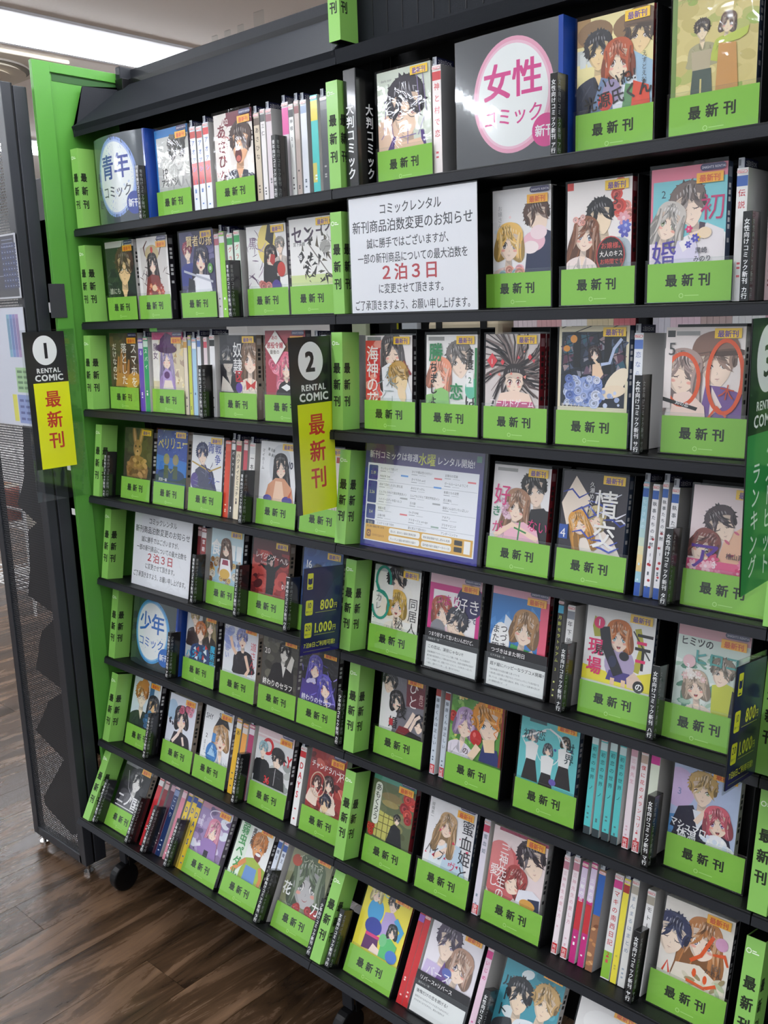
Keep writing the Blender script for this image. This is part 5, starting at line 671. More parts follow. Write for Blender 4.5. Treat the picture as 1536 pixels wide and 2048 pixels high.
# ================================================================== the room
def wood_mat():
    m = mat('dark_wood_laminate', '4a2f20', .3); nt = m.node_tree; b = nt.nodes['Principled BSDF']; L = nt.links
    tc = nt.nodes.new('ShaderNodeTexCoord'); oi = nt.nodes.new('ShaderNodeObjectInfo'); ad = nt.nodes.new('ShaderNodeVectorMath'); ad.operation = 'ADD'
    mp = nt.nodes.new('ShaderNodeMapping'); mp.inputs['Scale'].default_value = (6.5, 1.2, 1)
    sc = nt.nodes.new('ShaderNodeVectorMath'); sc.operation = 'SCALE'; sc.inputs['Scale'].default_value = 3.7
    L.new(oi.outputs['Location'], sc.inputs[0]); L.new(tc.outputs['Object'], ad.inputs[0]); L.new(sc.outputs[0], ad.inputs[1]); L.new(ad.outputs[0], mp.inputs['Vector'])
    n1 = nt.nodes.new('ShaderNodeTexNoise'); n1.inputs['Scale'].default_value = 2.2; n1.inputs['Detail'].default_value = 8; n1.inputs['Roughness'].default_value = .68; n1.inputs['Distortion'].default_value = .6
    L.new(mp.outputs[0], n1.inputs['Vector']); cr = nt.nodes.new('ShaderNodeValToRGB'); e = cr.color_ramp.elements
    e[0].position = .32; e[0].color = lin('1d140e'); e[1].position = .7; e[1].color = lin('7d614a'); k = e.new(.5); k.color = lin('463424')
    L.new(n1.outputs['Fac'], cr.inputs[0]); mx = nt.nodes.new('ShaderNodeMixRGB'); mx.blend_type = 'MULTIPLY'; mx.inputs[0].default_value = .8
    rr = nt.nodes.new('ShaderNodeMapRange'); rr.inputs[3].default_value = .7; rr.inputs[4].default_value = 1.25; L.new(oi.outputs['Random'], rr.inputs[0])
    cb = nt.nodes.new('ShaderNodeCombineXYZ'); [L.new(rr.outputs[0], cb.inputs[i]) for i in range(3)]
    L.new(cr.outputs[0], mx.inputs[1]); L.new(cb.outputs[0], mx.inputs[2]); L.new(mx.outputs[0], b.inputs['Base Color'])
    r2 = nt.nodes.new('ShaderNodeMapRange'); r2.inputs[3].default_value = .12; r2.inputs[4].default_value = .40; L.new(n1.outputs['Fac'], r2.inputs[0]); L.new(r2.outputs[0], b.inputs['Roughness'])
    bp = nt.nodes.new('ShaderNodeBump'); bp.inputs['Strength'].default_value = .4; bp.inputs['Distance'].default_value = .002; L.new(n1.outputs['Fac'], bp.inputs['Height']); L.new(bp.outputs['Normal'], b.inputs['Normal']); return m
WOOD = wood_mat(); JOINT = mat('floor_joint', '1a120d', .8)
m = MB(); m.face([(-9, -6, FLOOR-.003), (7, -6, FLOOR-.003), (7, 8, FLOOR-.003), (-9, 8, FLOOR-.003)], WOOD); floor = tag(m.build('floor'), kind='structure')
pw, pl = .148, .9
pm = MB(); pm.box((0, 0, -.006), (pw-.0012, pl-.0012, 0), WOOD); pme = pm.mesh('plank')
for i in range(31):
    for j in range(4):
        o = link(bpy.data.objects.new('plank', pme), floor); o.location = (-3.2+i*pw, -1.9+j*pl+(i*.37 % 1)*pl, FLOOR)
CEILM = mat('ceiling_board', 'ece5de', .85, bump=.5, bscale=60)
m = MB(); m.face([(-9, -6, CEIL), (-9, 8, CEIL), (7, 8, CEIL), (7, -6, CEIL)], CEILM); ceil = tag(m.build('ceiling'), kind='structure')
WALL = mat('wall_paint', 'cfcdca', .8, bump=.2)
m = MB(); m.face([(-9, 8, FLOOR), (7, 8, FLOOR), (7, 8, CEIL), (-9, 8, CEIL)], WALL); tag(m.build('wall_back'), kind='structure')
m = MB(); m.face([(-9, -6, FLOOR), (-9, 8, FLOOR), (-9, 8, CEIL), (-9, -6, CEIL)], WALL); tag(m.build('wall_left'), kind='structure')
# ceiling lights: long tubes running away over the aisles
TUBE = mat('light_tube', 'f4f8ff', .5, emit=STRIP); HOUS = mat('light_housing', 'b4b2b4', .6)
for i, x in enumerate(LIGHT_X):
    t = empty('ceiling_light', (x, 1.0, CEIL)); tag(t, ['farthest ceiling strip light over the side aisle', 'long white strip light on the ceiling above the green panel', 'ceiling strip light over the middle of the rack', 'ceiling strip light over the far end of the rack'][i], 'ceiling light')
    m = MB(); m.box((-.24, -5.5, -.012), (.24, 5.5, 0), HOUS); m.build('housing', t, bev=.003)
    m = MB(); m.box((-.05, -5.4, -.06), (.05, 5.4, -.013), TUBE); m.build('tube', t, bev=.012)
# round ceiling air outlet
VENT = mat('vent_enamel', 'cdc4b2', .6); VDARK = mat('vent_gap', '6a645c', .7)
t = empty('air_outlet', (-2.83, 1.10, CEIL)); tag(t, 'round cream air outlet on the ceiling above the mesh stand', 'air vent')
m = MB(); m.box((-.42, -.42, -.02), (.36, .42, 0), VENT); m.build('cover_plate', t, bev=.008)
m = MB(); m.cyl((0, .1, -.03), (0, .1, -.0205), .26, VDARK, 36); m.build('throat', t)
for k, r in enumerate((.24, .17, .1)):
    m = MB(); m.cyl((0, .1, -.045-.01*k), (0, .1, -.030-.012*k), r, VENT, 36, r*.9); m.build('vane_ring', t)
# ================================================================== the rack
BX = [(-.038, .8445), (.8465, 1.6645), (1.6665, 2.5)]
rack_lab = ['black book rack of the left bay with the green end panel', 'black book rack of the middle bay with the purple schedule poster', 'black book rack of the right bay, cut by the picture edge']
racks = []
for k, (x0, x1) in enumerate(BX):
    R_ = empty('display_rack', (x0, 0, FLOOR)); tag(R_, rack_lab[k], 'rack'); racks.append(R_)
    W_ = x1-x0
    def part(name, mb, loc=(0, 0, 0), rot=(0, 0, 0), bev=0):
        o = mb.build(name, R_, (loc[0]-x0, loc[1], loc[2]-FLOOR), rot, bev); return o
    for r in range(1, 9):
        m = MB(); m.box((0, -.004, -.018), (W_, .165, 0), BLACK); part('shelf_board', m, rp(r, x0, 0, 0), rrot(r), .0015)
        m = MB(); m.box((0, -.0055, -.0175), (W_, -.0042, -.0035), DARKG); part('shelf_lip', m, rp(r, x0, 0, 0), rrot(r))
    m = MB(); m.box((0, .186, .02), (W_, .192, 1.29), BLACK); part('back_panel', m, (x0, 0, 0))
    m = MB(); m.box((0, .186, 1.41), (W_, .192, 1.99), BLACK); part('back_panel', m, (x0, 0, 0))
    for xx in ((.002, W_-.032) if k == 0 else (W_-.032,)):
        m = MB(); m.box((xx, .166, -.03), (xx+.03, .186, 1.99), BLACK2); part('upright', m, (x0, 0, 0), bev=.001)
    if k == 0: m = MB(); m.prism([(.04, 1.857), (.036, 1.868), (.185, 1.978), (.19, 1.972), (.052, 1.862), (.052, 1.85), (.04, 1.845)], 0, W_, mat('canopy_steel', '1a1d22', .75, bump=.2, bscale=500, spec=.2)); part('canopy_slope', m, (x0, 0, 0))
    else: m = MB(); m.prism([(.04, 1.845), (.036, 1.868), (.084, 1.872), (.084, 2.04), (.09, 2.04), (.09, 1.85)], 0, W_, mat('canopy_steel', '1a1d22')); m.box((0, .09, 1.99), (W_, .2, 1.996), BLACK); part('canopy_fascia', m, (x0, 0, 0))
    m = MB(); m.box((0, .2, 1.984), (W_, .215, 2.016), DARKG); part('top_rail', m, (x0, 0, 0), bev=.002)
    m = MB(); m.box((0, .0, -.02), (W_, .16, .02), BLACK2); part('base_beam', m, (x0, 0, 0), bev=.003)
    if k:
        for i in range(22):   # fascia slots, the shade inside them painted as thin black strips
            m = MB(); m.box((.05+i*.034, .0832, 1.889), (.0515+i*.034, .0839, 1.95), BLACK2); part('slot', m, (x0, 0, 0))
    else:
        m = MB(); m.prism([(.071, 1.962), (.187, 1.968), (.186, 1.974), (.038, 1.866), (.04, 1.852)], .004, .007, DARKG); part('canopy_end', m, (x0, 0, 0))
        m = MB(); m.box((-.014, -.05, .13), (-.006, .235, 2.006), GPANEL); part('end_panel', m, (x0, 0, 0), bev=.002)
        m = MB(); m.box((-.006, -.05, .13), (-.001, -.006, 2.006), GPANEL); part('panel_border', m, (x0, 0, 0), bev=.001)
        m = MB(); m.box((-.006, -.006, 1.984), (-.002, .2, 2.006), GPANEL); part('panel_border', m, (x0, 0, 0), bev=.001)
        m = MB(); m.box((-.0062, .0, 1.966), (-.0053, .21, 1.983), mat('slot_shadow_green', '24521c', .6)); part('panel_slot', m, (x0, 0, 0))
        m = MB(); m.box((-.002, .17, 1.96), (.02, .215, 2.02), DARKG); part('corner_post', m, (x0, 0, 0), bev=.003)
        m = MB(); m.box((-.012, -.02, -.04), (-.004, .18, .14), BLACK2); part('lower_panel', m, (x0, 0, 0), bev=.002)
    for cx_ in ((.10,) if k == 0 else (.04, W_-.06)):
        y_ = -.085
        m = MB(); m.box((cx_-.014, y_+.005, .02), (cx_+.014, y_+.012, .10), DARKG); m.box((cx_-.014, y_+.005, .06), (cx_+.014, .02, .068), BLACK2); m.box((cx_-.02, y_+.012, .015), (cx_-.016, y_+.05, .06), BLACK2); m.box((cx_+.016, y_+.012, .015), (cx_+.02, y_+.05, .06), BLACK2)
        c = part('caster', m, (x0, 0, 0), bev=.001)
        m = MB(); m.cyl((cx_-.013, y_+.005, -.055+.037), (cx_+.013, y_+.005, -.055+.037), .037, BLACK2, 24); o = m.build('wheel', c, bev=.004)
    # leg bracket from the beam to the lowest board
    m = MB(); m.prism([(.0, -.01), (-.09, .085), (-.09, .095), (.0, .1), (.14, .06), (.14, -.01)], .004, .012, BLACK2); m.prism([(.0, -.01), (-.09, .085), (-.09, .095), (.0, .1), (.14, .06), (.14, -.01)], W_-.012, W_-.004, BLACK2); part('side_bracket', m, (x0, 0, 0))
# clear acrylic pieces standing on the rail
for i, (x, hh) in enumerate(((.30, .012), (.345, .014), (.39, .016), (.445, .03))):
    m = MB(); m.box((0, 0, 0), (.018 if i < 3 else .03, .004, hh), ACRYL); o = m.build('acrylic_stand', None, (x, .204, 2.016)); tag(o, ['small clear acrylic stand on the top rail, farthest left', 'small clear acrylic stand on the top rail, second along', 'small clear acrylic stand on the top rail, third along', 'tallest clear acrylic stand on the top rail'][i], 'acrylic stand', 'clear stands on the top rail')
# ================================================================== green divider boxes
def gdiv():
    t = empty('divider_box'); m = MB()
    m.box((-.028, 0, 0), (0, .0012, .18), LIME); m.box((-.0012, .0012, 0), (0, .045, .18), LIME); m.box((-.028, .0012, 0), (-.0268, .045, .18), LIME); m.build('shell', t)
    m = MB(); m.box((-.0262, .0016, .001), (-.0016, .044, .179), BLACK2); m.build('core', t)
    for side in (0, 1):
        w_ = .028 if side == 0 else .045; I = Ink(w_, .18, w_*1000); cx_ = w_*500 if side == 0 else 12.5
        for j, ch in enumerate('最新刊'): I.text(ch, cx_-(9.5 if side == 0 else 8.5), 107-j*30.5, 20.5, '1a2410', False, 3, .9 if side == 0 else .8)
        if side == 0:
            I.ring(6, 160, 4, 4, 1.3, 'eef6e4', 16); I.rect(11, 160.5, 17, 162, 'eef6e4'); I.rect(11, 157.5, 21, 159, 'eef6e4'); I.build('lettering', t, MATTEP, (-.028, -.0002, 0))
        else: I.build('lettering', t, MATTEP, (.0002, 0, 0), (0, 0, math.pi/2))
    return t
ORD = ['top', 'second', 'third', 'fourth', 'fifth', 'sixth', 'seventh', 'bottom']
def dup(root, parent=None):
    r = root.copy(); COL.objects.link(r); r.parent = parent
    for ch in list(root.children): dup(ch, r)
    return r
G0 = gdiv(); used = False
GX = [0, .8648, 1.6847]; GC = ['beside the green end panel', 'between the left and middle bays', 'at the right edge of the middle bay']
for k in range(3):
    for r in range(1, 9):
        g = G0 if not used else dup(G0); used = True
        g.location = rp(r, GX[k], 0, .0008); g.rotation_euler = rrot(r); tag(g, 'lime green divider box on the %s shelf %s' % (ORD[r-1], GC[k]), 'divider', 'green divider boxes'); 
g = dup(G0); g.location = (.865, .034, 1.881); tag(g, 'lime green divider box hung on the canopy above the top shelf', 'divider', 'green divider boxes')
m = MB(); m.box((-.026, .003, -.02), (-.024, .012, 0), ACRYL); m.box((-.026, .004, 0), (-.002, .006, .002), BLACK2); m.build('hanger', g)
# ================================================================== books
NAVY = {'a19', 'asa', 'glas', 'kimo', 'pinc', 'kon2', 'brow', 'phat', 'vill', 'tsum', 'tsuz', 'himi', 'moku', 'mikk', 'days', 'chan', 'nino', 'pgir', 'shy2'}
I = Ink(.038, .0135, 380); I.rect(0, 0, 380, 135, 'fccf1e'); I.text('最新刊', 40, 22, 100, '5a2f96', False, 2); STK_P = I.mesh('new_sticker', GLOSSP)
I = Ink(.038, .0135, 380); I.rect(0, 0, 380, 135, 'fcb82a'); I.text('最新刊', 40, 22, 100, 'd84a1c', False, 2); STK_O = I.mesh('new_sticker', GLOSSP)
I = Ink(.036, .009, 360); I.rrect(0, 0, 360, 90, 44, '2c2560'); I.text('2NIGHTS RENTAL', 22, 26, 44, 'e8e6f4', False, 1, .92); NIGHT = I.mesh('rental_label', GLOSSP)
I = Ink(.124, .054, 124); I.rect(0, 0, 124, 54, '8ccc3c'); I.text('最 新 刊', 34, 21, 16, '232f12', False, 2, 1)
CARD_T = None
def card_mesh():
    I = Ink(.124, .054, 124); I.rect(0, 0, 124, 54, '8ac545')
    for j, ch in enumerate('最新刊'): I.text(ch, 27.5+j*24.5, 23, 18, '131c08', False, 3)
    I.ring(52, 8.5, 3.4, 3.4, 1, 'bfe48c', 16); I.rect(57, 8, 78, 9.2, 'b4de80'); return I.mesh('new_release_card', MATTEP)
CARDM = card_mesh()
def film_mesh(w_, h, n=7):
    m = MB(); rnd = random.Random(int(w_*1e4)); P = {}
    for i in range(n+1):
        for j in range(n+1):
            e = 0 if i in (0, n) or j in (0, n) else (rnd.random()-.5)*.0010
            P[i, j] = (w_*i/n, -e, h*j/n)
    for i in range(n):
        for j in range(n): m.face([P[i, j], P[i+1, j], P[i+1, j+1], P[i, j+1]], FILM)
    me = m.mesh('clear_sleeve')
    for p in me.polygons: p.use_smooth = True
    return me
def pocket_mesh(w_, h):
    m = MB(); m.face([(0, 0, 0), (w_, 0, 0), (w_, 0, h), (0, 0, h)], ACRYL); m.box((0, -.0006, 0), (w_, .0004, .0015), ACRYL); m.box((0, -.0005, h-.0006), (w_, .0003, h), ACRYL); return m.mesh('clear_pocket')
POCK = pocket_mesh(.130, .060)
INFO = {'tsum': ('つまり好きって言いたいんだけど、', '月島冬子・作', 'この恋は、演技じゃない!!', ('芸能事務所でマネージャーとして働く千春。そんな彼女が、', '最大級の初恋相手として顔を合わせたのは、自身の芸能界を目指す', 'イケメン俳優だった。恋愛とマネージメント、ときめきいっぱいで、', '一話に、揺れうごく中……恋、落ちそうかも!?')),
        'tsuz': ('つづきはまた明日', 'ヒナチなお・作', '超ド級にハッピーなラブコメ開幕!!', ('"悩み体質だけは別の魔"と思っている', '一途な思いの掛け違い? 学生でもとってもチェックにしても気が抜ける', '頃している、と離れる彼と彼女の、新刊。くわしくは第1巻の恋心が', 'また職場を揺らす……!?')),
        'reve': ('リバース×リバース', '花ちゃん・作', '後悔だけの恋を続ける?', ('秘密を分けるのはドキドキな恋でもあるけれど、', 'そのままにはできません。彼女の気持ちが'))}
def info_mesh(k):
    a, b, c, d = INFO[k]; I = Ink(.124, .075, 124); I.rect(0, 0, 124, 75, '303033'); I.rect(4, 2, 122, 49, 'eeeeec')
    I.text(a, 8, 62, 9, 'f2f2f0', False, 1, min(1, 108/(len(a)*9))); I.text(b, 8, 53.5, 4.4, 'd8d8d6', False, 0); I.text(c, 9, 38, 7.2, '26262a', False, 1)
    for j, l in enumerate(d): I.text(l, 9, 29-j*7, 4, '4a4a4c', False, 0, min(.95, 108/(len(l)*4)))
    return I.mesh('synopsis_card', MATTEP)
def stand(key, r, cc, n, ct, desc):
    c = (cc[0]+cc[1])/2; w_ = .130; x0 = c-w_/2; t = empty('display_stand', rp(r, x0, .036, .0005), rrot(r))
    tag(t, ('clear stand with green card before the ' if ct == 'g' else 'stand with printed text card before the ')+short(desc), 'book stand', 'stands holding the face-out comics')
    hb = .186 if cc[1] > .86 else .172; dp = .026+.0192*n
    nx = min([s_[1]-x0-.0004 for s_ in SPINES if s_[0] == r and s_[1] > x0+.06]+[w_]); fw_ = w_; w_ = min(w_, nx)
    m = MB(); m.box((0, 0, 0), (w_, dp, .0012), BLACK2); m.build('base_plate', t)
    m = MB(); m.box((.001, dp-.0015, .0012), (w_-.001, dp, hb), BLACK2); m.build('back_plate', t)
    if cc[1] > .86 and w_ == fw_:
        m = MB(); m.box((w_-.0022, .003, .0012), (w_-.001, dp-.0015, hb*.985), BLACK2); m.build('side_plate', t)
    p = link(bpy.data.objects.new('card_pocket', POCK), t); p.location = (0, 0, .0012)
    if ct == 'g': o = link(bpy.data.objects.new('green_card', CARDM), p); o.location = (.003, .0016, .001)
    else:
        o = link(bpy.data.objects.new('synopsis_card', info_mesh(key)), p); o.location = (.003, -.0006 if 0 else .0016, .001)
    return t
def short(d):
    wd = d.split()[:8]
    while wd[-1] in ('a', 'of', 'the', 'and', 'with', 'in', 'by', 'under', 'beside', 'two'): wd.pop()
    return ' '.join(wd)
SPC = ['7a7480', '3a3438', 'c9c3bc', '8c2c34', '4a5870', 'd8d4d0', '26242a', 'a89a8c']
def face_book(key, r, x0, w_, h, cc, n, ct, idx):
    desc, fn = CV[key]; h = max(.172, min(.184, h-.004)); w_ = max(.106, min(.130, w_)); T_ = .0155
    if cc:
        w_ = min(w_, .124)
        ca, cb = (cc[0]+cc[1])/2-.062, (cc[0]+cc[1])/2+.062
        if x0 < ca-.002: x0 = ca-.002
        w_ = min(w_, .1205)
        if x0+w_ > cb-.0015: x0 = cb-.0015-w_
    sc = SPC[idx % len(SPC)]; col = mat('spine_'+sc, sc, .35, coat=.4)
    root = empty('comic_book', rp(r, x0, .0445, .0024), rrot(r)); tag(root, desc, 'book')
    m = MB(); m.box((0, 0, 0), (w_, T_, h), PAGES, {'r': col, 'f': col, 'k': col}); m.build('book_block', root, bev=.0006)
    I = Ink(w_, h, 100); fn(I); I.build('cover_print', root, PRINT, (0, -.0003, 0))
    S_ = Ink(T_, h, 15.5); S_.rect(0, 0, 15.5, S_.uy, sc); lt = 'f0f0f0' if int(sc[:2], 16) < 140 else '2a2a2a'; S_.rect(2.5, S_.uy-20, 13, S_.uy-7, shade(sc, 1.5)); S_.rect(5, 20, 10, 40, shade(sc, 1.3))
    for j in range(9): S_.rect(4, S_.uy-34-j*9, 11, S_.uy-28-j*9, lt) if j % 4 != 3 else None
    S_.build('spine_print', root, PRINT, (w_+.0002, 0, 0), (0, 0, math.pi/2))
    nv = key in NAVY; dy = .0105 if nv else .001
    o = link(bpy.data.objects.new('new_sticker', STK_O if nv or r >= 6 else STK_P), root); o.location = (w_-.043, -.0024, h-.0148-dy)
    if nv: o = link(bpy.data.objects.new('rental_label', NIGHT), root); o.location = (w_-.038, -.0024, h-.0095)
    o = link(bpy.data.objects.new('clear_sleeve', film_mesh(w_+.003, h+(.005 if nv or idx % 3 == 0 else .003))), root); o.location = (-.0015, -.0032, 0)
    for c in range(1, n):
        d = dup(root); d.location = rp(r, x0, .0445+c*.0192, .0024); d['label'] = ' '.join((('second' if c == 1 else 'third')+' copy standing behind the '+short(desc)).split()[:16])
    return root
for idx, (key, r, x0, w_, h, cc, n, ct) in enumerate(FACE):
    face_book(key, r, x0, w_, h, cc, n, ct, idx)
    if cc: stand(key, r, cc, n, ct, CV[key][0])
# ---- spine-out books
I = Ink(.012, .005, 120); I.rrect(0, 0, 120, 50, 22, 'f6efee'); I.rrect(6, 6, 114, 44, 18, 'e0545a'); I.rrect(12, 11, 108, 39, 14, 'f6efee'); I.text('New!', 18, 14, 30, 'd8343c', False, 2, .95); NEWL = I.mesh('new_label', GLOSSP)
m = MB(); m.box((.001, 0, 0), (.009, .0006, .013), mat('tag_paper', 'b9bec6', .5)); m.box((.0092, 0, 0), (.0098, .045, .012), mat('tag_navy', '23264a', .4)); m.box((.0015, -.0002, .003), (.0045, 0, .011), mat('tag_grey', '70757e', .5)); TAGM = m.mesh('rental_tag')
I = Ink(.044, .011, 44); I.text('2泊3日OK', 2, 2.5, 8, 'e8e8f0', False, 1); TAGT = I.mesh('tag_text', MATTEP)
NB = {}
prev = {}
face_sorted = sorted(FACE, key=lambda f: (f[1], f[2]))
def neighbour(r, x):
    b = None
    for f in face_sorted:
        if f[1] == r and f[2] < x and not (x > .86 and f[2] < .7): b = f
    return CV[b[0]][0] if b else None
# give identical neighbours an ordinal
runs = {}
for s in SPINES: runs.setdefault((s[0], s[7], neighbour(s[0], s[1])), []).append(s[1])
placed = []
for q, (r, x, t_, bg, band, txt, tc, desc) in enumerate(sorted(SPINES, key=lambda s: (s[0], s[1]))):
    t_ = max(.0095, min(.0185, t_))
    if placed and placed[-1][0] == r and x < placed[-1][1]+.0004: x = placed[-1][1]+.0004
    placed.append((r, x+t_)); h = (.176, .172, .178, .174)[(q*7) % 4]; d_ = .112 if x < 1.63 else .1
    nb = neighbour(r, x); run = runs.get((r, desc, nb)) or [0]
    root = empty('paperback', rp(r, x, .043, .0008), rrot(r))
    lab = desc
    k = [s for s in SPINES if s[0] == r and s[7] == desc]
    if len(run) > 1:
        oi_ = min(range(len(run)), key=lambda i: abs(run[i]-x)); lab = ('first', 'second', 'third', 'fourth', 'fifth')[oi_]+' '+desc
    lab += ' on the %s shelf' % ORD[r-1]
    if nb: 
        nbw = nb.split(' of ')[-1] if ' of ' in nb else nb
        lab += ' right of '+' '.join(nbw.split()[:5])
    lab = ' '.join(lab.split()[:16]); tag(root, lab, 'book', 'spine-out paperbacks on the shelves')
    col = mat('cloth_'+bg, bg, .32, coat=.5, coatr=.08); side = mat('back_cover_white' if q % 3 else 'back_cover_grey', 'dedcda' if q % 3 else 'a9a8a8', .35, coat=.5, coatr=.08)
    m = MB(); m.box((0, 0, 0), (t_, d_, h), PAGES, {'f': col, 'r': side, 'l': side}); m.build('book_block', root, bev=.0007)
    u = t_*1000; I = Ink(t_-.0006, h-.001, u); I.rect(0, 0, u, I.uy, bg); Y = I.uy
    I.rect(0, Y-24, u, Y-10, band)
    if '19' in txt or 'tall red' in desc: I.rect(0, 60, u, 105, 'c22a30')
    if 'yellow patch' in desc: I.rect(0, Y-46, u, Y-24, 'e0cc3a'); I.rect(0, 24, u*.6, 60, 'c8c060')
    if 'yellow glow' in desc:
        for j in range(6): I.rect(0, 40+j*14, u, 54+j*14, ('e6c98a', 'eed69a', 'e4dcb0', 'c8d8c4', 'b0d0d0', 'a8ccd4')[j])
        I.rect(0, 0, u, 22, '2f56a8')
    if 'roses' in desc: scatter(I, 'rose', 5, ['c83038'], 1.6, 3, (2, 20, u-2, 110), q); I.rect(0, 0, u, 18, '2f56a8')
    if 'red seal' in desc or 'bold red' in desc: I.rect(.5, 2, u-.5, 20, 'c8282c'); I.text('完', 1.5, 11, u-4, 'f8f0f0', False, 1); I.text('結', 1.5, 3, u-4, 'f8f0f0', False, 1)
    if 'brown picture' in desc: I.rect(0, Y-80, u, Y-8, '2c62b4'); scatter(I, 'brush', 10, ['c48a58', '7a4a30', 'd8a878'], 3, 6, (0, 10, u, 90), 3)
    if 'red middle' in desc: I.rect(0, 60, u, 112, 'c8323a'); I.rect(0, 118, u, Y-10, 'e0cfe8')
    if 'crimson title' in desc: I.rect(0, 2, u, 48, '8cc040')
    if 'turquoise paperback spine' == desc: I.rect(0, 0, u, 14, '3c4448')
    if 'magenta top' in desc: I.rect(0, Y-60, u, Y-24, 'd84f9b')
    if 'picture' not in desc:
        rnd = random.Random(q)
        for j in range(3): yy = 12+rnd.random()*40; I.rect(u*.3, yy, u*.6, yy+3, shade(tc, 1.2))
    if txt:
        lat = all(ord(c) < 128 for c in txt); sz = min((t_*1000)*.68, (Y-50)/max(1, len(txt)))
        if lat and len(txt) > 3: I.text(txt, u*.25, Y-32-58, 17, tc, False, 2, .9, rot=90) if 0 else [I.text(c, u*.2, Y-50-i*22, u*1.1, tc, False, 2, .75) for i, c in enumerate(txt)]
        else: I.text(txt, u/2, Y-28, sz, tc, True, 1, 1, sp=min(1.5, (Y-55)/max(1, len(txt))/sz))
    I.build('spine_print', root, GLOSSP, (.0003, -.0003, .0005))
    nl = link(bpy.data.objects.new('new_label', NEWL), root); nl.scale = (t_/.012*.98, 1, 1); nl.location = (.0002, -.0012, h-.0075)
    if q % 3 != 1:
        tg = link(bpy.data.objects.new('rental_tag', TAGM), root); tg.location = (0, .001, h)
        tt = link(bpy.data.objects.new('tag_text', TAGT), tg); tt.location = (.0102, .001, .0005); tt.rotation_euler = (0, 0, math.pi/2)
# ---- black index blocks
def tab_ink(t1, t2, w_, col):
    I = Ink(w_, .114, w_*1000)
    c = w_*500 if w_ < .02 else 5.5
    I.text(t1, c, 106, 8.2, col, True, 1, .95, sp=1.02); I.text(t2, c, 19, 8, col, True, 1); return I
for (r, x, w_, h, t1, t2) in TABS:
    w_ = .0125; root = empty('index_block', rp(r, x, .006, .0005), rrot(r))
    bay = 'left' if x < .85 else 'middle'
    nb = neighbour(r, x); same = [q_[1] for q_ in TABS if q_[0] == r and neighbour(r, q_[1]) == nb and (nb or (q_[1] < .8) == (x < .8))]
    od = '' if len(same) < 2 else ('first ', 'second ', 'third ', 'fourth ')[sorted(same).index(x)]
    tag(root, ' '.join((od+'black index block on the %s shelf %s' % (ORD[r-1], ('right of the '+short(nb)) if nb else ('against the leftmost green divider box' if x < .3 else 'against the central green divider box'))).split()[:16]), 'index block', 'black index blocks')
    m = MB(); m.box((0, 0, 0), (w_, .03, .115), mat('black_gloss', '0f1011', .25, coat=.6, coatr=.06)); m.build('block', root, bev=.0008)
    tab_ink(t1, t2, w_, 'f0f0f0').build('lettering', root, MATTEP, (0, -.0003, 0)); tab_ink(t1, t2, .03, '9a9c9c').build('lettering', root, MATTEP, (w_+.0003, 0, 0), (0, 0, math.pi/2))  # side lettering inked fainter, its grey imitating reflection
# ================================================================== big cards on the shelves
def placard(r, x0, w_, h, title, ringc, textc, edge, bg, lab, bulge, o_=.03, tcol=None):
    root = empty('section_sign', rp(r, x0, o_, .001), rrot(r)); tag(root, lab, 'sign')
    def fn(v): q = (v[0]/w_-.5)*2; return (v[0], v[1]-bulge*(1-q*q), v[2])
    I = Ink(w_, h, 200); I.rect(0, 0, 200, I.uy, bg); cx_, cy_ = (98, I.uy/2+4) if r != 1 or x0 < .5 else (112, I.uy/2+2)
    rx, ry = 74, 84
    I.ell(cx_, cy_, rx, ry, ringc, 0, 48); I.ell(cx_, cy_, rx-6, ry-6, shade(ringc, 1.35), 0, 48); I.ell(cx_, cy_, rx-10, ry-10, 'f3f4f2', 0, 48)
    I.text(title, cx_-55, cy_+2, 55, textc, False, 2); I.text('コミック', cx_-56, cy_-40, 29, tcol or textc, False, 1, .97)
    I.ell(cx_+60, cy_-58, 24, 24, textc, 0, 28); I.text('新刊', cx_+41, cy_-65, 18, 'f4f4f4', False, 2)
    I.build('print', root, GLOSSP, (0, -.0008, 0), fn=fn, sub=.012)
    m = MB(); n = 12
    for i in range(n):
        a, b = fn((w_*i/n, 0, 0)), fn((w_*(i+1)/n, 0, 0)); m.face([(a[0], a[1], 0), (b[0], b[1], 0), (b[0], b[1], h), (a[0], a[1], h)], BLACK2); m.face([(a[0], a[1]+.003, 0), (a[0], a[1]+.003, h), (b[0], b[1]+.003, h), (b[0], b[1]+.003, 0)], BLACK2); m.face([(a[0], a[1], h), (b[0], b[1], h), (b[0], b[1]+.003, h), (a[0], a[1]+.003, h)], BLACK2)
    m.build('panel', root)
    m = MB(); m.box((w_-.001, -.004, 0), (w_+.002, .035, h), mat('blue_acrylic', '24489c', .2, coat=.5)); m.box((w_-.006, -.0035-bulge*.1, 0), (w_, -.0015, h), mat('blue_acrylic', '24489c')); m.build('edge_strip', root)
    m = MB(); n = 12
    for i in range(n):
        a, b = fn((w_*i/n, -.0025, 0)), fn((w_*(i+1)/n, -.0025, 0)); m.face([(a[0], a[1], 0), (b[0], b[1], 0), (b[0], b[1], h), (a[0], a[1], h)], ACRYL)
    m.build('clear_cover', root)
placard(1, .03, .208, .193, '青年', '8fa6e0', '3a4a9c', 0, '4b5158', 'curved grey section sign with a blue ringed white disc', .018, tcol='4a4c58')
placard(6, .03, .195, .183, '少年', '4aa0dc', '2a6cc0', 0, '2e3a3e', 'dark section sign with a bright blue ringed disc', .01)
placard(1, 1.103, .200, .196, '女性', 'eba3bc', 'd8408c', 0, '4b4c50', 'grey section sign with a pink ringed white disc', .004)
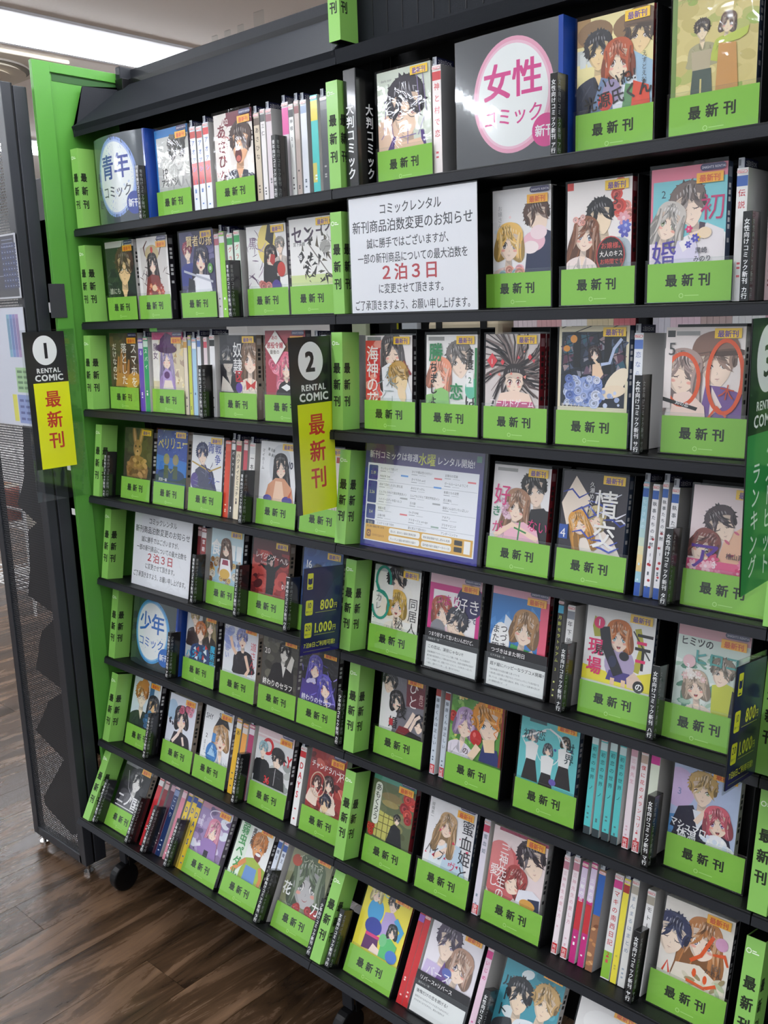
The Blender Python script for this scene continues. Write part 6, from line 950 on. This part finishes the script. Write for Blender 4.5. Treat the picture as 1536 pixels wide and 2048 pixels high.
# boxed divider for large format comics
t = empty('index_box', rp(1, .8675, .012, .001), rrot(1)); tag(t, 'glossy black box with white vertical lettering on the top shelf', 'index box')
m = MB(); m.box((0, 0, 0), (.03, .05, .196), mat('black_gloss', '0f1011')); m.build('box', t, bev=.0015)
for w_, loc, rot in ((.03, (0, -.0004, 0), 0), (.05, (.0304, 0, 0), math.pi/2)):
    I = Ink(w_, .19, w_*1000); I.text('大判コミック', w_*500+(8 if rot else 0), 140, 20.5, 'f2f2f2', True, 2, .95, sp=1.05); I.build('lettering', t, MATTEP, loc, (0, 0, rot))
# notices
def notice(r, x0, o_, w_, h, lab):
    t = empty('notice_sheet', rp(r, x0, o_, .001), rrot(r)); tag(t, lab, 'notice')
    m = MB(); m.box((0, 0, 0), (w_, .0012, h), mat('notice_paper', 'e4e6ea', .5)); m.build('sheet', t)
    I = Ink(w_, h, 280); I.rect(0, 0, 280, I.uy, 'e6e8ec'); K = '2a2c33'; Y = I.uy
    I.text('コミックレンタル', 140, Y-30, 20, K, False, 1, .86, True); I.text('新刊商品泊数変更のお知らせ', 140, Y-58, 22, K, False, 1, .93, True)
    I.text('誠に勝手ではございますが、', 136, Y-85, 18, K, False, 1, .82, True); I.text('一部の新刊商品についての最大泊数を', 140, Y-110, 18, K, False, 1, .8, True)
    I.text('２泊３日', 136, Y-139, 29, 'b02a34', False, 2, 1.1, True, 1.05); I.text('に変更させて頂きます。', 142, Y-162, 18, K, False, 1, .78, True); I.text('ご了承頂きますよう、お願い申し上げます。', 140, Y-190, 18.5, K, False, 1, .72, True)
    I.build('print', t, MATTEP, (0, -.0003, 0)); m = MB(); m.box((-.002, -.0018, 0), (w_+.002, -.0012, h+.002), FILM); m.build('laminate', t); m = MB(); m.box((.01, .003, 0), (w_-.01, .005, h*.7), BLACK2); m.box((.01, .005, 0), (w_-.01, .05, .0015), BLACK2); m.build('back_stand', t)
notice(2, .881, .004, .283, .198, 'white laminated notice with red numerals above the third shelf of the middle bay')
notice(5, .066, .028, .238, .185, 'white laminated notice on the fifth shelf beside the green panel')
# schedule poster
t = empty('schedule_poster', rp(4, .877, .03, .001), rrot(4)); tag(t, 'purple bordered release schedule poster with yellow footer on the fourth shelf', 'poster')
w_, h = .277, .197; m = MB(); m.box((0, 0, 0), (w_, .0015, h), mat('poster_board', '3a3a8c', .5)); m.build('board', t)
I = Ink(w_, h, 280); Y = I.uy; I.rect(0, 0, 280, Y, '37358f'); I.rect(0, Y-48, 280, Y, '453a78'); I.rect(8, 12, 272, Y-38, 'eef1f6')
x = 10+I.text('新刊コミックは毎週', 10, Y-27, 15.5, 'f2f2f8', False, 1, .87); x += I.text('水曜', x, Y-31, 24, 'd8e03c', False, 1, .86); I.text('レンタル開始!', x+3, Y-28, 16, 'f2f2f8', False, 1, .85)
I.rect(264, Y-18, 275, Y-7, '5a9a84')
rows_ = (('2.19', 28, 0), ('2.26', 42, 30), ('3.4', 28, 75), ('3.11', 11, 105), ('3.18', 11, 120)); top = Y-42
for d, hh, off in rows_:
    I.rrect(11, top-off-hh, 34, top-off, 2.5, '2b3a8c' if hh > 20 else '2a3460'); I.text(d, 22.5, top-off-hh/2-3, 8, 'dfe2a0', False, 1, .9, True); I.rect(36, top-off-hh-1.4, 270, top-off-hh-.9, '9aa0a8')
c1 = ['ランウェイで笑って', 'MAJOR 2nd', '初めて恋をした日に読む話', 'とんでもスキルで異世界放浪メシ', 'ハイパーエディ中臣ハルコ', '竜髪の花', '土竜の唄', 'ミステリと言う勿れ', '銀の匙 Silver Spoon']
c2 = ['かぐや様は告らせたい', 'ダイヤのA act2', 'あせとせっけん', 'とんでもスキルで異世界放浪メシ', '王の獣', 'Dr.STONE', 'アクタージュ act-age', '愛に飢えて溺れない', '七つの大罪']
c3 = ['五等分の花嫁', 'ボールルームへようこそ', '執事たちの沈黙', '恋と弾丸', '藤原くんはだいたい正しい', 'アオアシ', 'プラチナエンド', 'アンダーニンジャ', '東京タラレバ娘 シーズン2']
ys = [7, 21, 37, 51, 65, 82, 96, 111, 126]
for cx_, cl_ in ((40, c1), (118, c2), (196, c3)):
    for s_, yy in zip(cl_, ys):
        I.text(s_, cx_, top-yy, 5.4, '3a3e48', False, 0, min(.9, 70/(len(s_)*5.4))); I.rect(cx_, top-yy-3.6, cx_+14, top-yy-2.6, '8a8e98'); I.rect(cx_+18, top-yy-3.5, cx_+34, top-yy-2.8, 'b4b8c0')
for a, b, c_ in ((96, 14, '5a9ae0'), (176, 12, 'e07a80'), (252, 12, 'e07a80'), (176, 28, '5a9ae0'), (98, 56, 'a8acb0'), (176, 58, 'a8acb0'), (100, 86, 'e07a80'), (176, 100, 'a0b8ac'), (100, 114, 'a0b8ac'), (176, 130, 'e07a80')): I.rect(a-4, top-b-2, a+14, top-b+1, c_)
I.rect(11, 14, 269, 44, 'dba93c'); I.rrect(72, 31, 148, 42, 4, 'f4f4f0'); I.rrect(72, 17, 148, 28, 4, 'f4f4f0'); I.rrect(152, 31, 222, 42, 4, 'f4f4f0'); I.rrect(152, 17, 222, 28, 4, 'f4f4f0')
for a, b, s_ in ((76, 34, '読んだ、読みたい漫画を簡単記録!'), (76, 20, 'チェックした漫画の新刊発売をお届け!'), (156, 34, '無料漫画情報や試し読みも充実!'), (156, 20, '国内最大級の漫画データベース!')): I.text(s_, a, b, 5, '4a4238', False, 0, 66/(len(s_)*5))
I.text('次に読む漫画が見つかる', 14, 38, 4.6, '4a3a20', False, 1, .9); I.rrect(15, 19, 26, 33, 3, '8a5a2c'); I.ell(20.5, 26, 3.4, 3.4, 'dba93c', 0, 12); I.ell(20.5, 26, 1.6, 1.6, '4a2c18', 0, 8); I.text('comicspace', 29, 22, 8, 'a8741c', False, 1, .78); I.rrect(228, 31, 246, 40, 1.5, '26241f'); I.rrect(228, 19, 246, 28, 1.5, '26241f'); I.rect(250, 18, 264, 41, 'f4f4f0')
I.build('print', t, GLOSSP, (0, -.0003, 0)); m = MB(); m.box((-.002, -.002, 0), (w_+.008, -.0013, h+.003), FILM); m.build('clear_cover', t); m = MB(); m.box((0, .003, 0), (w_+.008, .005, h), BLACK2); m.box((0, .005, 0), (w_+.008, .06, .0015), BLACK2); m.build('back_stand', t)
# ================================================================== hanging flags (flat plates square to the rack)
def flag(x, y0, z0, w_, h, draw, lab, extra, name='category_flag', tilt=0):
    t = empty(name, (x, y0, z0), (-tilt, 0, 0)); tag(t, lab, 'sign')
    m = MB(); m.box((-.0016, 0, 0), (0, w_, h), mat('flag_board', '1a1a1c', .4)); m.build('board', t, bev=.0004)
    I = Ink(w_, h, w_*1000); draw(I); I.build('print', t, GLOSSP, (.0004, 0, 0), (0, 0, math.pi/2))
    if extra: m = MB(); m.box((-.003, extra[0], extra[1]), (-.0018, extra[2], extra[3]), ACRYL); m.build('clear_plate', t, bev=.0008)
    return t
def num_flag(n):
    def d(I):
        Y = I.uy; I.rect(0, 0, 106, Y, '1b1c1e'); I.ell(52, Y-44, 31, 35, 'eceded', 0, 36); I.text(n, 52, Y-62, 50, '1a1a1c', False, 3, .95, True); I.text('RENTAL', 57, Y-97, 15.5, 'e6e8e6', False, 3, .98, True); I.text('COMIC', 57, Y-116, 20.5, 'e6e8e6', False, 3, 1.04, True)
        I.rect(14, 0, 106, Y-121, 'e9ec1c' if n == '1' else 'd6e01c')
        for j, ch in enumerate('最新刊'): I.text(ch, 60-21, Y-176-j*50, 42, 'c23a2c', False, 2)
    return d
flag(-.0355, -.146, 1.066, .106, .328, num_flag('1'), 'yellow and black hanging flag with numeral one', (-.006, -.08, .135, .333))
flag(.834, -.098, 1.05, .105, .325, num_flag('2'), 'yellow and black hanging flag with numeral two', None)
def f3(I):
    Y = I.uy; I.rect(0, 0, 106, Y, '16381f'); I.ell(52, Y-50, 34, 42, 'dfe4df', 0, 36); I.text('3', 52, Y-72, 56, '1c2a20', False, 1, 1, True); I.text('RENTAL', 54, Y-113, 16, 'dfe6df', False, 2, .95, True); I.text('COMIC', 54, Y-134, 22, 'dfe6df', False, 2, .98, True); I.rect(0, 0, 106, Y-142, '2f8a44')
    I.text('ベストヒット', 78, Y-150, 31, 'd8ecd8', True, 1, .9, sp=1.0); I.text('ランキング', 34, Y-178, 30, 'd8ecd8', True, 1, .9, sp=1.02)
flag(1.6575, -.095, 1.045, .108, .348, f3, 'green and black hanging flag cut by the picture edge', None)
def price(I):
    Y = I.uy; I.rect(0, 0, 105, Y, '1f2452'); I.poly([(8, 60), (30, 96), (60, 84), (46, 50)], '2a2458'); I.poly([(50, 96), (80, 140), (100, 150), (92, 90)], '24305c'); I.poly([(0, 0), (0, 20), (60, 8), (105, 12), (105, 0)], '24206a')
    I.rrect(9, Y-41, 24, Y-10, 2, 'd9dc3c'); I.poly([(11, Y-30), (11, Y-19), (16.5, Y-21), (22, Y-19), (22, Y-30), (16.5, Y-32)], '22285a'); I.rect(12, Y-39, 21, Y-37, '3a3a4a')
    for y_, n_, p_ in ((77, '10', '800'), (33, '20', '1.000')):
        I.rrect(8, y_, 27, y_+29, 3, 'd9dc3c'); I.text(n_, 17.5, y_+14, 15, '22285a', False, 1, .85, True); I.text('冊セット', 9.5, y_+5, 4.5, '22285a', False, 1, .9)
        wd = I.text(p_, 46 if n_ == '10' else 31, y_+8, 27, 'dfe048', False, 2, .82); I.text('円', (46 if n_ == '10' else 31)+wd, y_+9, 12, 'dfe048', False, 1, .8); I.rect(34, y_+3, 90, y_+4, 'a8aa50')
    I.text('7泊8日ご利用可能!', 8, 14, 11, 'dfe048', False, 1, .92); I.rect(8, 6, 80, 6.8, '8a8c50')
t = flag(.834, -.111, .781, .106, .168, price, 'navy price card with yellow prices beside the divider box', (-.002, -.006, .108, .176), 'price_card', .145)
def price2(I): price(I)
flag(1.6560, -.111, .781, .106, .168, price2, 'navy price card hanging under the green flag', (-.002, -.006, .108, .176), 'price_card', .145)
t = empty('edge_card', (1.715, -.05, .74)); tag(t, 'dark hanging card with a yellow border at the right picture edge', 'sign')
m = MB(); m.box((0, -.06, 0), (.0015, .05, .18), mat('card_yellow', 'c8d83c', .4)); m.build('border', t); m = MB(); m.box((.0016, -.054, .006), (.0022, .044, .174), mat('card_dark', '2a3420', .4)); m.build('face', t)
# ================================================================== perforated stand on the left
def perf():
    m = mat('perforated_steel', '2c2e32', .45); nt = m.node_tree; L = nt.links; b = nt.nodes['Principled BSDF']; out = nt.nodes['Material Output']
    tc = nt.nodes.new('ShaderNodeTexCoord'); P = .0075; ds = []
    for off in ((0, 0), (.5, .5)):
        mp = nt.nodes.new('ShaderNodeVectorMath'); mp.operation = 'DIVIDE'; mp.inputs[1].default_value = (P, 1e3, P*1.732); L.new(tc.outputs['Object'], mp.inputs[0])
        ad = nt.nodes.new('ShaderNodeVectorMath'); ad.operation = 'ADD'; ad.inputs[1].default_value = (off[0]+50, .5, off[1]+50); L.new(mp.outputs[0], ad.inputs[0])
        fr = nt.nodes.new('ShaderNodeVectorMath'); fr.operation = 'FRACTION'; L.new(ad.outputs[0], fr.inputs[0])
        sb = nt.nodes.new('ShaderNodeVectorMath'); sb.operation = 'SUBTRACT'; sb.inputs[1].default_value = (.5, .5, .5); L.new(fr.outputs[0], sb.inputs[0])
        ml = nt.nodes.new('ShaderNodeVectorMath'); ml.operation = 'MULTIPLY'; ml.inputs[1].default_value = (1, 0, 1.732); L.new(sb.outputs[0], ml.inputs[0])
        ln = nt.nodes.new('ShaderNodeVectorMath'); ln.operation = 'LENGTH'; L.new(ml.outputs[0], ln.inputs[0]); ds.append(ln)
    mn = nt.nodes.new('ShaderNodeMath'); mn.operation = 'MINIMUM'; L.new(ds[0].outputs['Value'], mn.inputs[0]); L.new(ds[1].outputs['Value'], mn.inputs[1])
    lt = nt.nodes.new('ShaderNodeMath'); lt.operation = 'LESS_THAN'; lt.inputs[1].default_value = .29; L.new(mn.outputs[0], lt.inputs[0])
    t = nt.nodes.new('ShaderNodeBsdfTransparent'); mx = nt.nodes.new('ShaderNodeMixShader'); L.new(lt.outputs[0], mx.inputs[0]); L.new(b.outputs[0], mx.inputs[1]); L.new(t.outputs[0], mx.inputs[2]); L.new(mx.outputs[0], out.inputs['Surface']); return m
PERF = perf(); FRAME = mat('stand_frame', '2a2c31', .4, bump=.1)
SX0, SX1, SY0, SY1, SZ0, SZ1 = -.345, -.062, -.118, -.056, FLOOR+.03, 1.953
t = empty('mesh_stand', (SX0, SY0, FLOOR)); tag(t, 'tall black perforated metal stand beside the green panel', 'display stand')
W_ = SX1-SX0; H_ = SZ1-FLOOR
m = MB(); m.face([(.02, .004, .05), (W_-.02, .004, .05), (W_-.02, .004, H_-.02), (.02, .004, H_-.02)], PERF); m.build('mesh_panel', t)
for nm, a, b in (('frame_rail', (0, 0, .03), (.028, .02, H_)), ('frame_rail', (W_-.032, 0, .03), (W_, .024, H_)), ('frame_rail', (.022, 0, .03), (W_-.022, .02, .055)), ('frame_rail', (.022, 0, H_-.025), (W_-.022, .02, H_))):
    m = MB(); m.box(a, b, FRAME); m.build(nm, t, bev=.0015)
m = MB(); m.box((W_-.02, .0245, .03), (W_-.003, .0285, H_), BLACK2); m.build('seam', t)
m = MB(); m.box((W_-.012, .029, .03), (W_, SY1-SY0, H_-.005), FRAME); m.build('side_post', t, bev=.002)
# saw-toothed tray sides standing behind the mesh
TEETH = [(-0.2945, 1.1505), (-0.3047, 1.0826), (-0.3195, 1.0063), (-0.3751, 0.9239), (-0.2782, 0.8852), (-0.3316, 0.8558), (-0.3453, 0.7452), (-0.3749, 0.6643), (-0.2217, 0.6325), (-0.3167, 0.5696), (-0.3455, 0.5143), (-0.3786, 0.4416), (-0.2263, 0.412), (-0.3222, 0.3598), (-0.3844, 0.2825), (-0.4263, 0.239), (-0.2729, 0.1927), (-0.3235, 0.1359), (-0.4262, 0.0209), (-0.4165, -0.0037), (-0.2727, -0.0454)]
m = MB(); prof = [(x-SX0, z-FLOOR) for x, z in TEETH]+[(W_-.03, .1), (W_-.03, 1.2)]
tri = tessellate_polygon([[Vector((p[0], p[1], 0)) for p in prof]])
for q in tri:
    m.face([(prof[i][0], .078, prof[i][1]) for i in q], BLACK2); m.face([(prof[i][0], .082, prof[i][1]) for i in q], BLACK2)
m.build('tray_side', t)
for fx in (.03, W_-.015):
    m = MB(); m.cyl((fx, .014, 0), (fx, .014, .008), .013, CHROME, 16); m.cyl((fx, .014, .008), (fx, .014, .032), .005, CHROME, 10); m.build('levelling_foot', t)
# posters hung on the mesh
def poster(name, x1, z0, z1, wd, lab, draw):
    t = empty(name, (x1-wd, SY0-.006, z0)); tag(t, lab, 'poster'); m = MB(); m.box((0, 0, 0), (wd, .002, z1-z0), mat('poster_card', 'c9cad2', .5)); m.build('sheet', t)
    I = Ink(wd, z1-z0, wd*1000); draw(I); I.build('print', t, GLOSSP, (0, -.0004, 0)); m = MB(); m.box((-.003, -.0022, -.004), (wd+.005, -.0014, z1-z0+.006), FILM); m.build('clear_pocket', t)
def dp(I):
    w_, Y = I.ux, I.uy; I.rect(0, 0, w_, Y, 'd0d2d8'); I.rect(0, 4, w_-4, Y-4, '2b2f42'); I.rect(0, 4, w_-4, 20, '3a3c44'); I.rect(0, 52, w_-4, 54, '8a8ca0')
    for y_ in range(24, 118, 13):
        for x_ in range(int(w_-72), int(w_-6), 13): I.rect(x_, y_, x_+11, y_+11, '26386a' if (x_+y_) % 3 else '343a5c'); I.rect(x_+3, y_+4, x_+8, y_+6, 'a8b0d0')
    for j in range(3): I.rect(w_-66, Y-14-j*8, w_-12, Y-12-j*8, '8890ac')
poster('lineup_poster', -.064, 1.474, 1.622, .20, 'navy tabular poster in a clear pocket on the mesh stand', dp)
def mp_(I):
    w_, Y = I.ux, I.uy; I.rect(0, 0, w_, Y, 'd6dae6'); cols = ['7ab0c8', '6a90c8', '8a86c0', 'a888b8']
    for j in range(4): I.rect(w_-84+j*15, Y-118, w_-70+j*15, Y-16, cols[j]); [I.rect(w_-81+j*15+k*6, Y-100, w_-79+j*15+k*6, Y-26, '4a5488') for k in range(2)]
    I.rect(w_-66, 82, w_-2, 142, 'a4cc94'); I.rect(w_-70, 6, w_-8, 76, '8a9cd0'); I.rect(w_-96, 10, w_-74, 76, 'e4e048')
    for j in range(4): I.rect(w_-60, 90+j*13, w_-36, 96+j*13, '4a7a4c'); I.rect(w_-30, 90+j*13, w_-6, 96+j*13, '4a7a4c')
    for j in range(4): I.rect(w_-62, 14+j*15, w_-42, 20+j*15, '3f4f94'); I.rect(w_-34, 14+j*15, w_-14, 20+j*15, '3f4f94')
poster('floor_map', -.064, 1.168, 1.453, .21, 'pale floor map with coloured blocks on the mesh stand', mp_)
m = MB(); m.box((0, 0, 0), (.0015, .042, .08), mat('grey_tag', '35353a', .6)); o = m.build('blank_card', None, (-.0388, -.066, 1.425), bev=.0004); tag(o, 'small blank charcoal card on the edge of the green panel', 'card')
# ================================================================== the far side of the rack seen over the third shelf
t = empty('rear_rack', (-.1, .93, FLOOR)); tag(t, 'rack across the rear aisle glimpsed over the third shelf', 'rack')
m = MB(); m.box((0, 0, 1.255), (2.2, .2, 1.27), BLACK); m.build('shelf_board', t); m = MB(); m.box((0, .2, 0), (2.2, .21, 1.60), BLACK); m.build('back_panel', t)
for xx in (0, 1.08, 2.18): m = MB(); m.box((xx, .0, 0), (xx+.02, .2, 1.6), BLACK); m.build('upright', t)
m = MB(); m.box((0, -.01, 1.55), (2.2, .2, 1.57), BLACK); m.build('shelf_board', t)
cols = ['e6d4d8', 'd8a8aa', 'f0ecec', 'd8c8a4', 'd07a80', 'e4e0e8', 'ecd0da', 'c8b0ac', 'f4f3f2', 'dcb4c0']
x = .60; q = 0
while x < 1.40:
    if abs(x-.985) > .022:
        c = cols[int(q/5) % len(cols)]; m = MB(); m.box((0, 0, 0), (.0145, .11, .168), mat('rear_'+c, c, .3, coat=.5, coatr=.08), {'t': PAGES}); m.box((.003, .001, .168), (.010, .003, .180), mat('tag_white', 'd8dade'))
        o = m.build('rear_paperback', None, (x, .945, FLOOR+1.2702)); tag(o, 'thin pale paperback in the packed row on the rear rack over the third shelf', 'book', 'packed paperbacks on the rear rack')
    x += .0152; q += 1
for xx, c, lab in ((-.02, 'b8c0a0', 'pale magazine on the rear rack over the third shelf'), (.10, 'd8d83c', 'yellow magazine on the rear rack over the third shelf'), (.19, 'b9bcc0', 'grey booklet on the rear rack over the third shelf')):
    m = MB(); m.box((0, 0, 0), (.06, .02, .17), mat('rear_'+c, c, .4, coat=.4), {'t': PAGES}); o = m.build('magazine', None, (xx, .95, FLOOR+1.2702), bev=.001); tag(o, lab, 'magazine')
BAG = mat('canvas_bag', 'c9bb9f', .8, bump=.4, bscale=300); t = empty('tote_bag', (.42, .945, FLOOR+1.2702)); tag(t, 'beige bag with black straps glimpsed over the third shelf', 'bag')
m = MB(); m.box((-.13, 0, 0), (.13, .12, .175), BAG); m.build('body', t, bev=.02)
for sx_ in (-.09, .07): m = MB(); m.box((sx_, -.005, .02), (sx_+.022, -.001, .17), BLACK2); m.build('strap', t, bev=.001)
# ================================================================== background beyond the stand
DK = mat('dark_unit', '1a1b1e', .6)
t = empty('shelving_unit', (-.80, .30, FLOOR)); tag(t, 'dark shelving unit standing behind the green panel', 'shelf'); m = MB(); m.box((0, 0, 0), (.40, .4, 1.90), DK); m.build('carcass', t, bev=.003); m = MB(); m.box((.0, -.006, .853), (.40, -.0005, .872), WHITEM); m.build('price_rail', t); m = MB(); m.box((0, -.006, 1.50), (.4, -.0005, 1.53), HOUS); m.build('price_rail', t)
m = MB(); m.box((0, 0, 0), (.34, .5, 1.78), DK); m.build('carcass', t, bev=.003); m = MB(); m.box((.03, -.004, 1.0), (.31, 0, 1.04), WHITEM); m.build('price_rail', t)
t = empty('wire_rack', (-2.95, .95, FLOOR)); tag(t, 'white wire basket rack far behind the mesh stand', 'rack')
for z in (.12, .45, .8):
    m = MB()
    for k in range(9): m.cyl((0, k*.07, z), (.6, k*.07, z), .004, WHITEM, 6); 
    for k in range(9): m.cyl((k*.075, 0, z), (k*.075, .56, z), .004, WHITEM, 6)
    m.cyl((0, 0, z+.1), (.6, 0, z+.1), .006, WHITEM, 6); m.cyl((.6, 0, z+.1), (.6, .56, z+.1), .006, WHITEM, 6); m.build('basket', t)
for a in ((0, 0), (.6, 0), (.6, .56), (0, .56)): m = MB(); m.cyl((a[0], a[1], 0), (a[0], a[1], 1.0), .008, WHITEM, 8); m.build('leg', t)
m = MB(); m.cyl((0, 0, .05), (.6, .56, .35), .006, WHITEM, 6); m.cyl((.6, 0, .05), (0, .56, .35), .006, WHITEM, 6); m.build('brace', t)
for k in range(5):
    m = MB(); m.box((0, 0, 0), (.1, .14, .16), mat('carton_%d' % k, ('b07a4a', 'c8c0b0', '8a4a3a', '6a7a8a', 'd0c8b8')[k], .6)); o = m.build('carton', None, (-2.93+k*.115, 1.0+.05*(k % 2), FLOOR+.456+0), bev=.003); tag(o, ('brown', 'cream', 'rust red', 'slate', 'pale')[k]+' carton in the white wire basket rack', 'box')
t = empty('white_counter', (-5.6, 1.0, FLOOR)); tag(t, 'white counter far away behind the mesh stand', 'counter'); m = MB(); m.box((0, 0, 0), (.6, 3.2, .95), WHITEM); m.build('body', t, bev=.01); m = MB(); m.box((-.03, -.03, .95), (.64, 3.24, 1.0), mat('counter_top', 'f0f0ee', .3)); m.build('worktop', t, bev=.004)

bpy.data.scenes.remove(GSC)
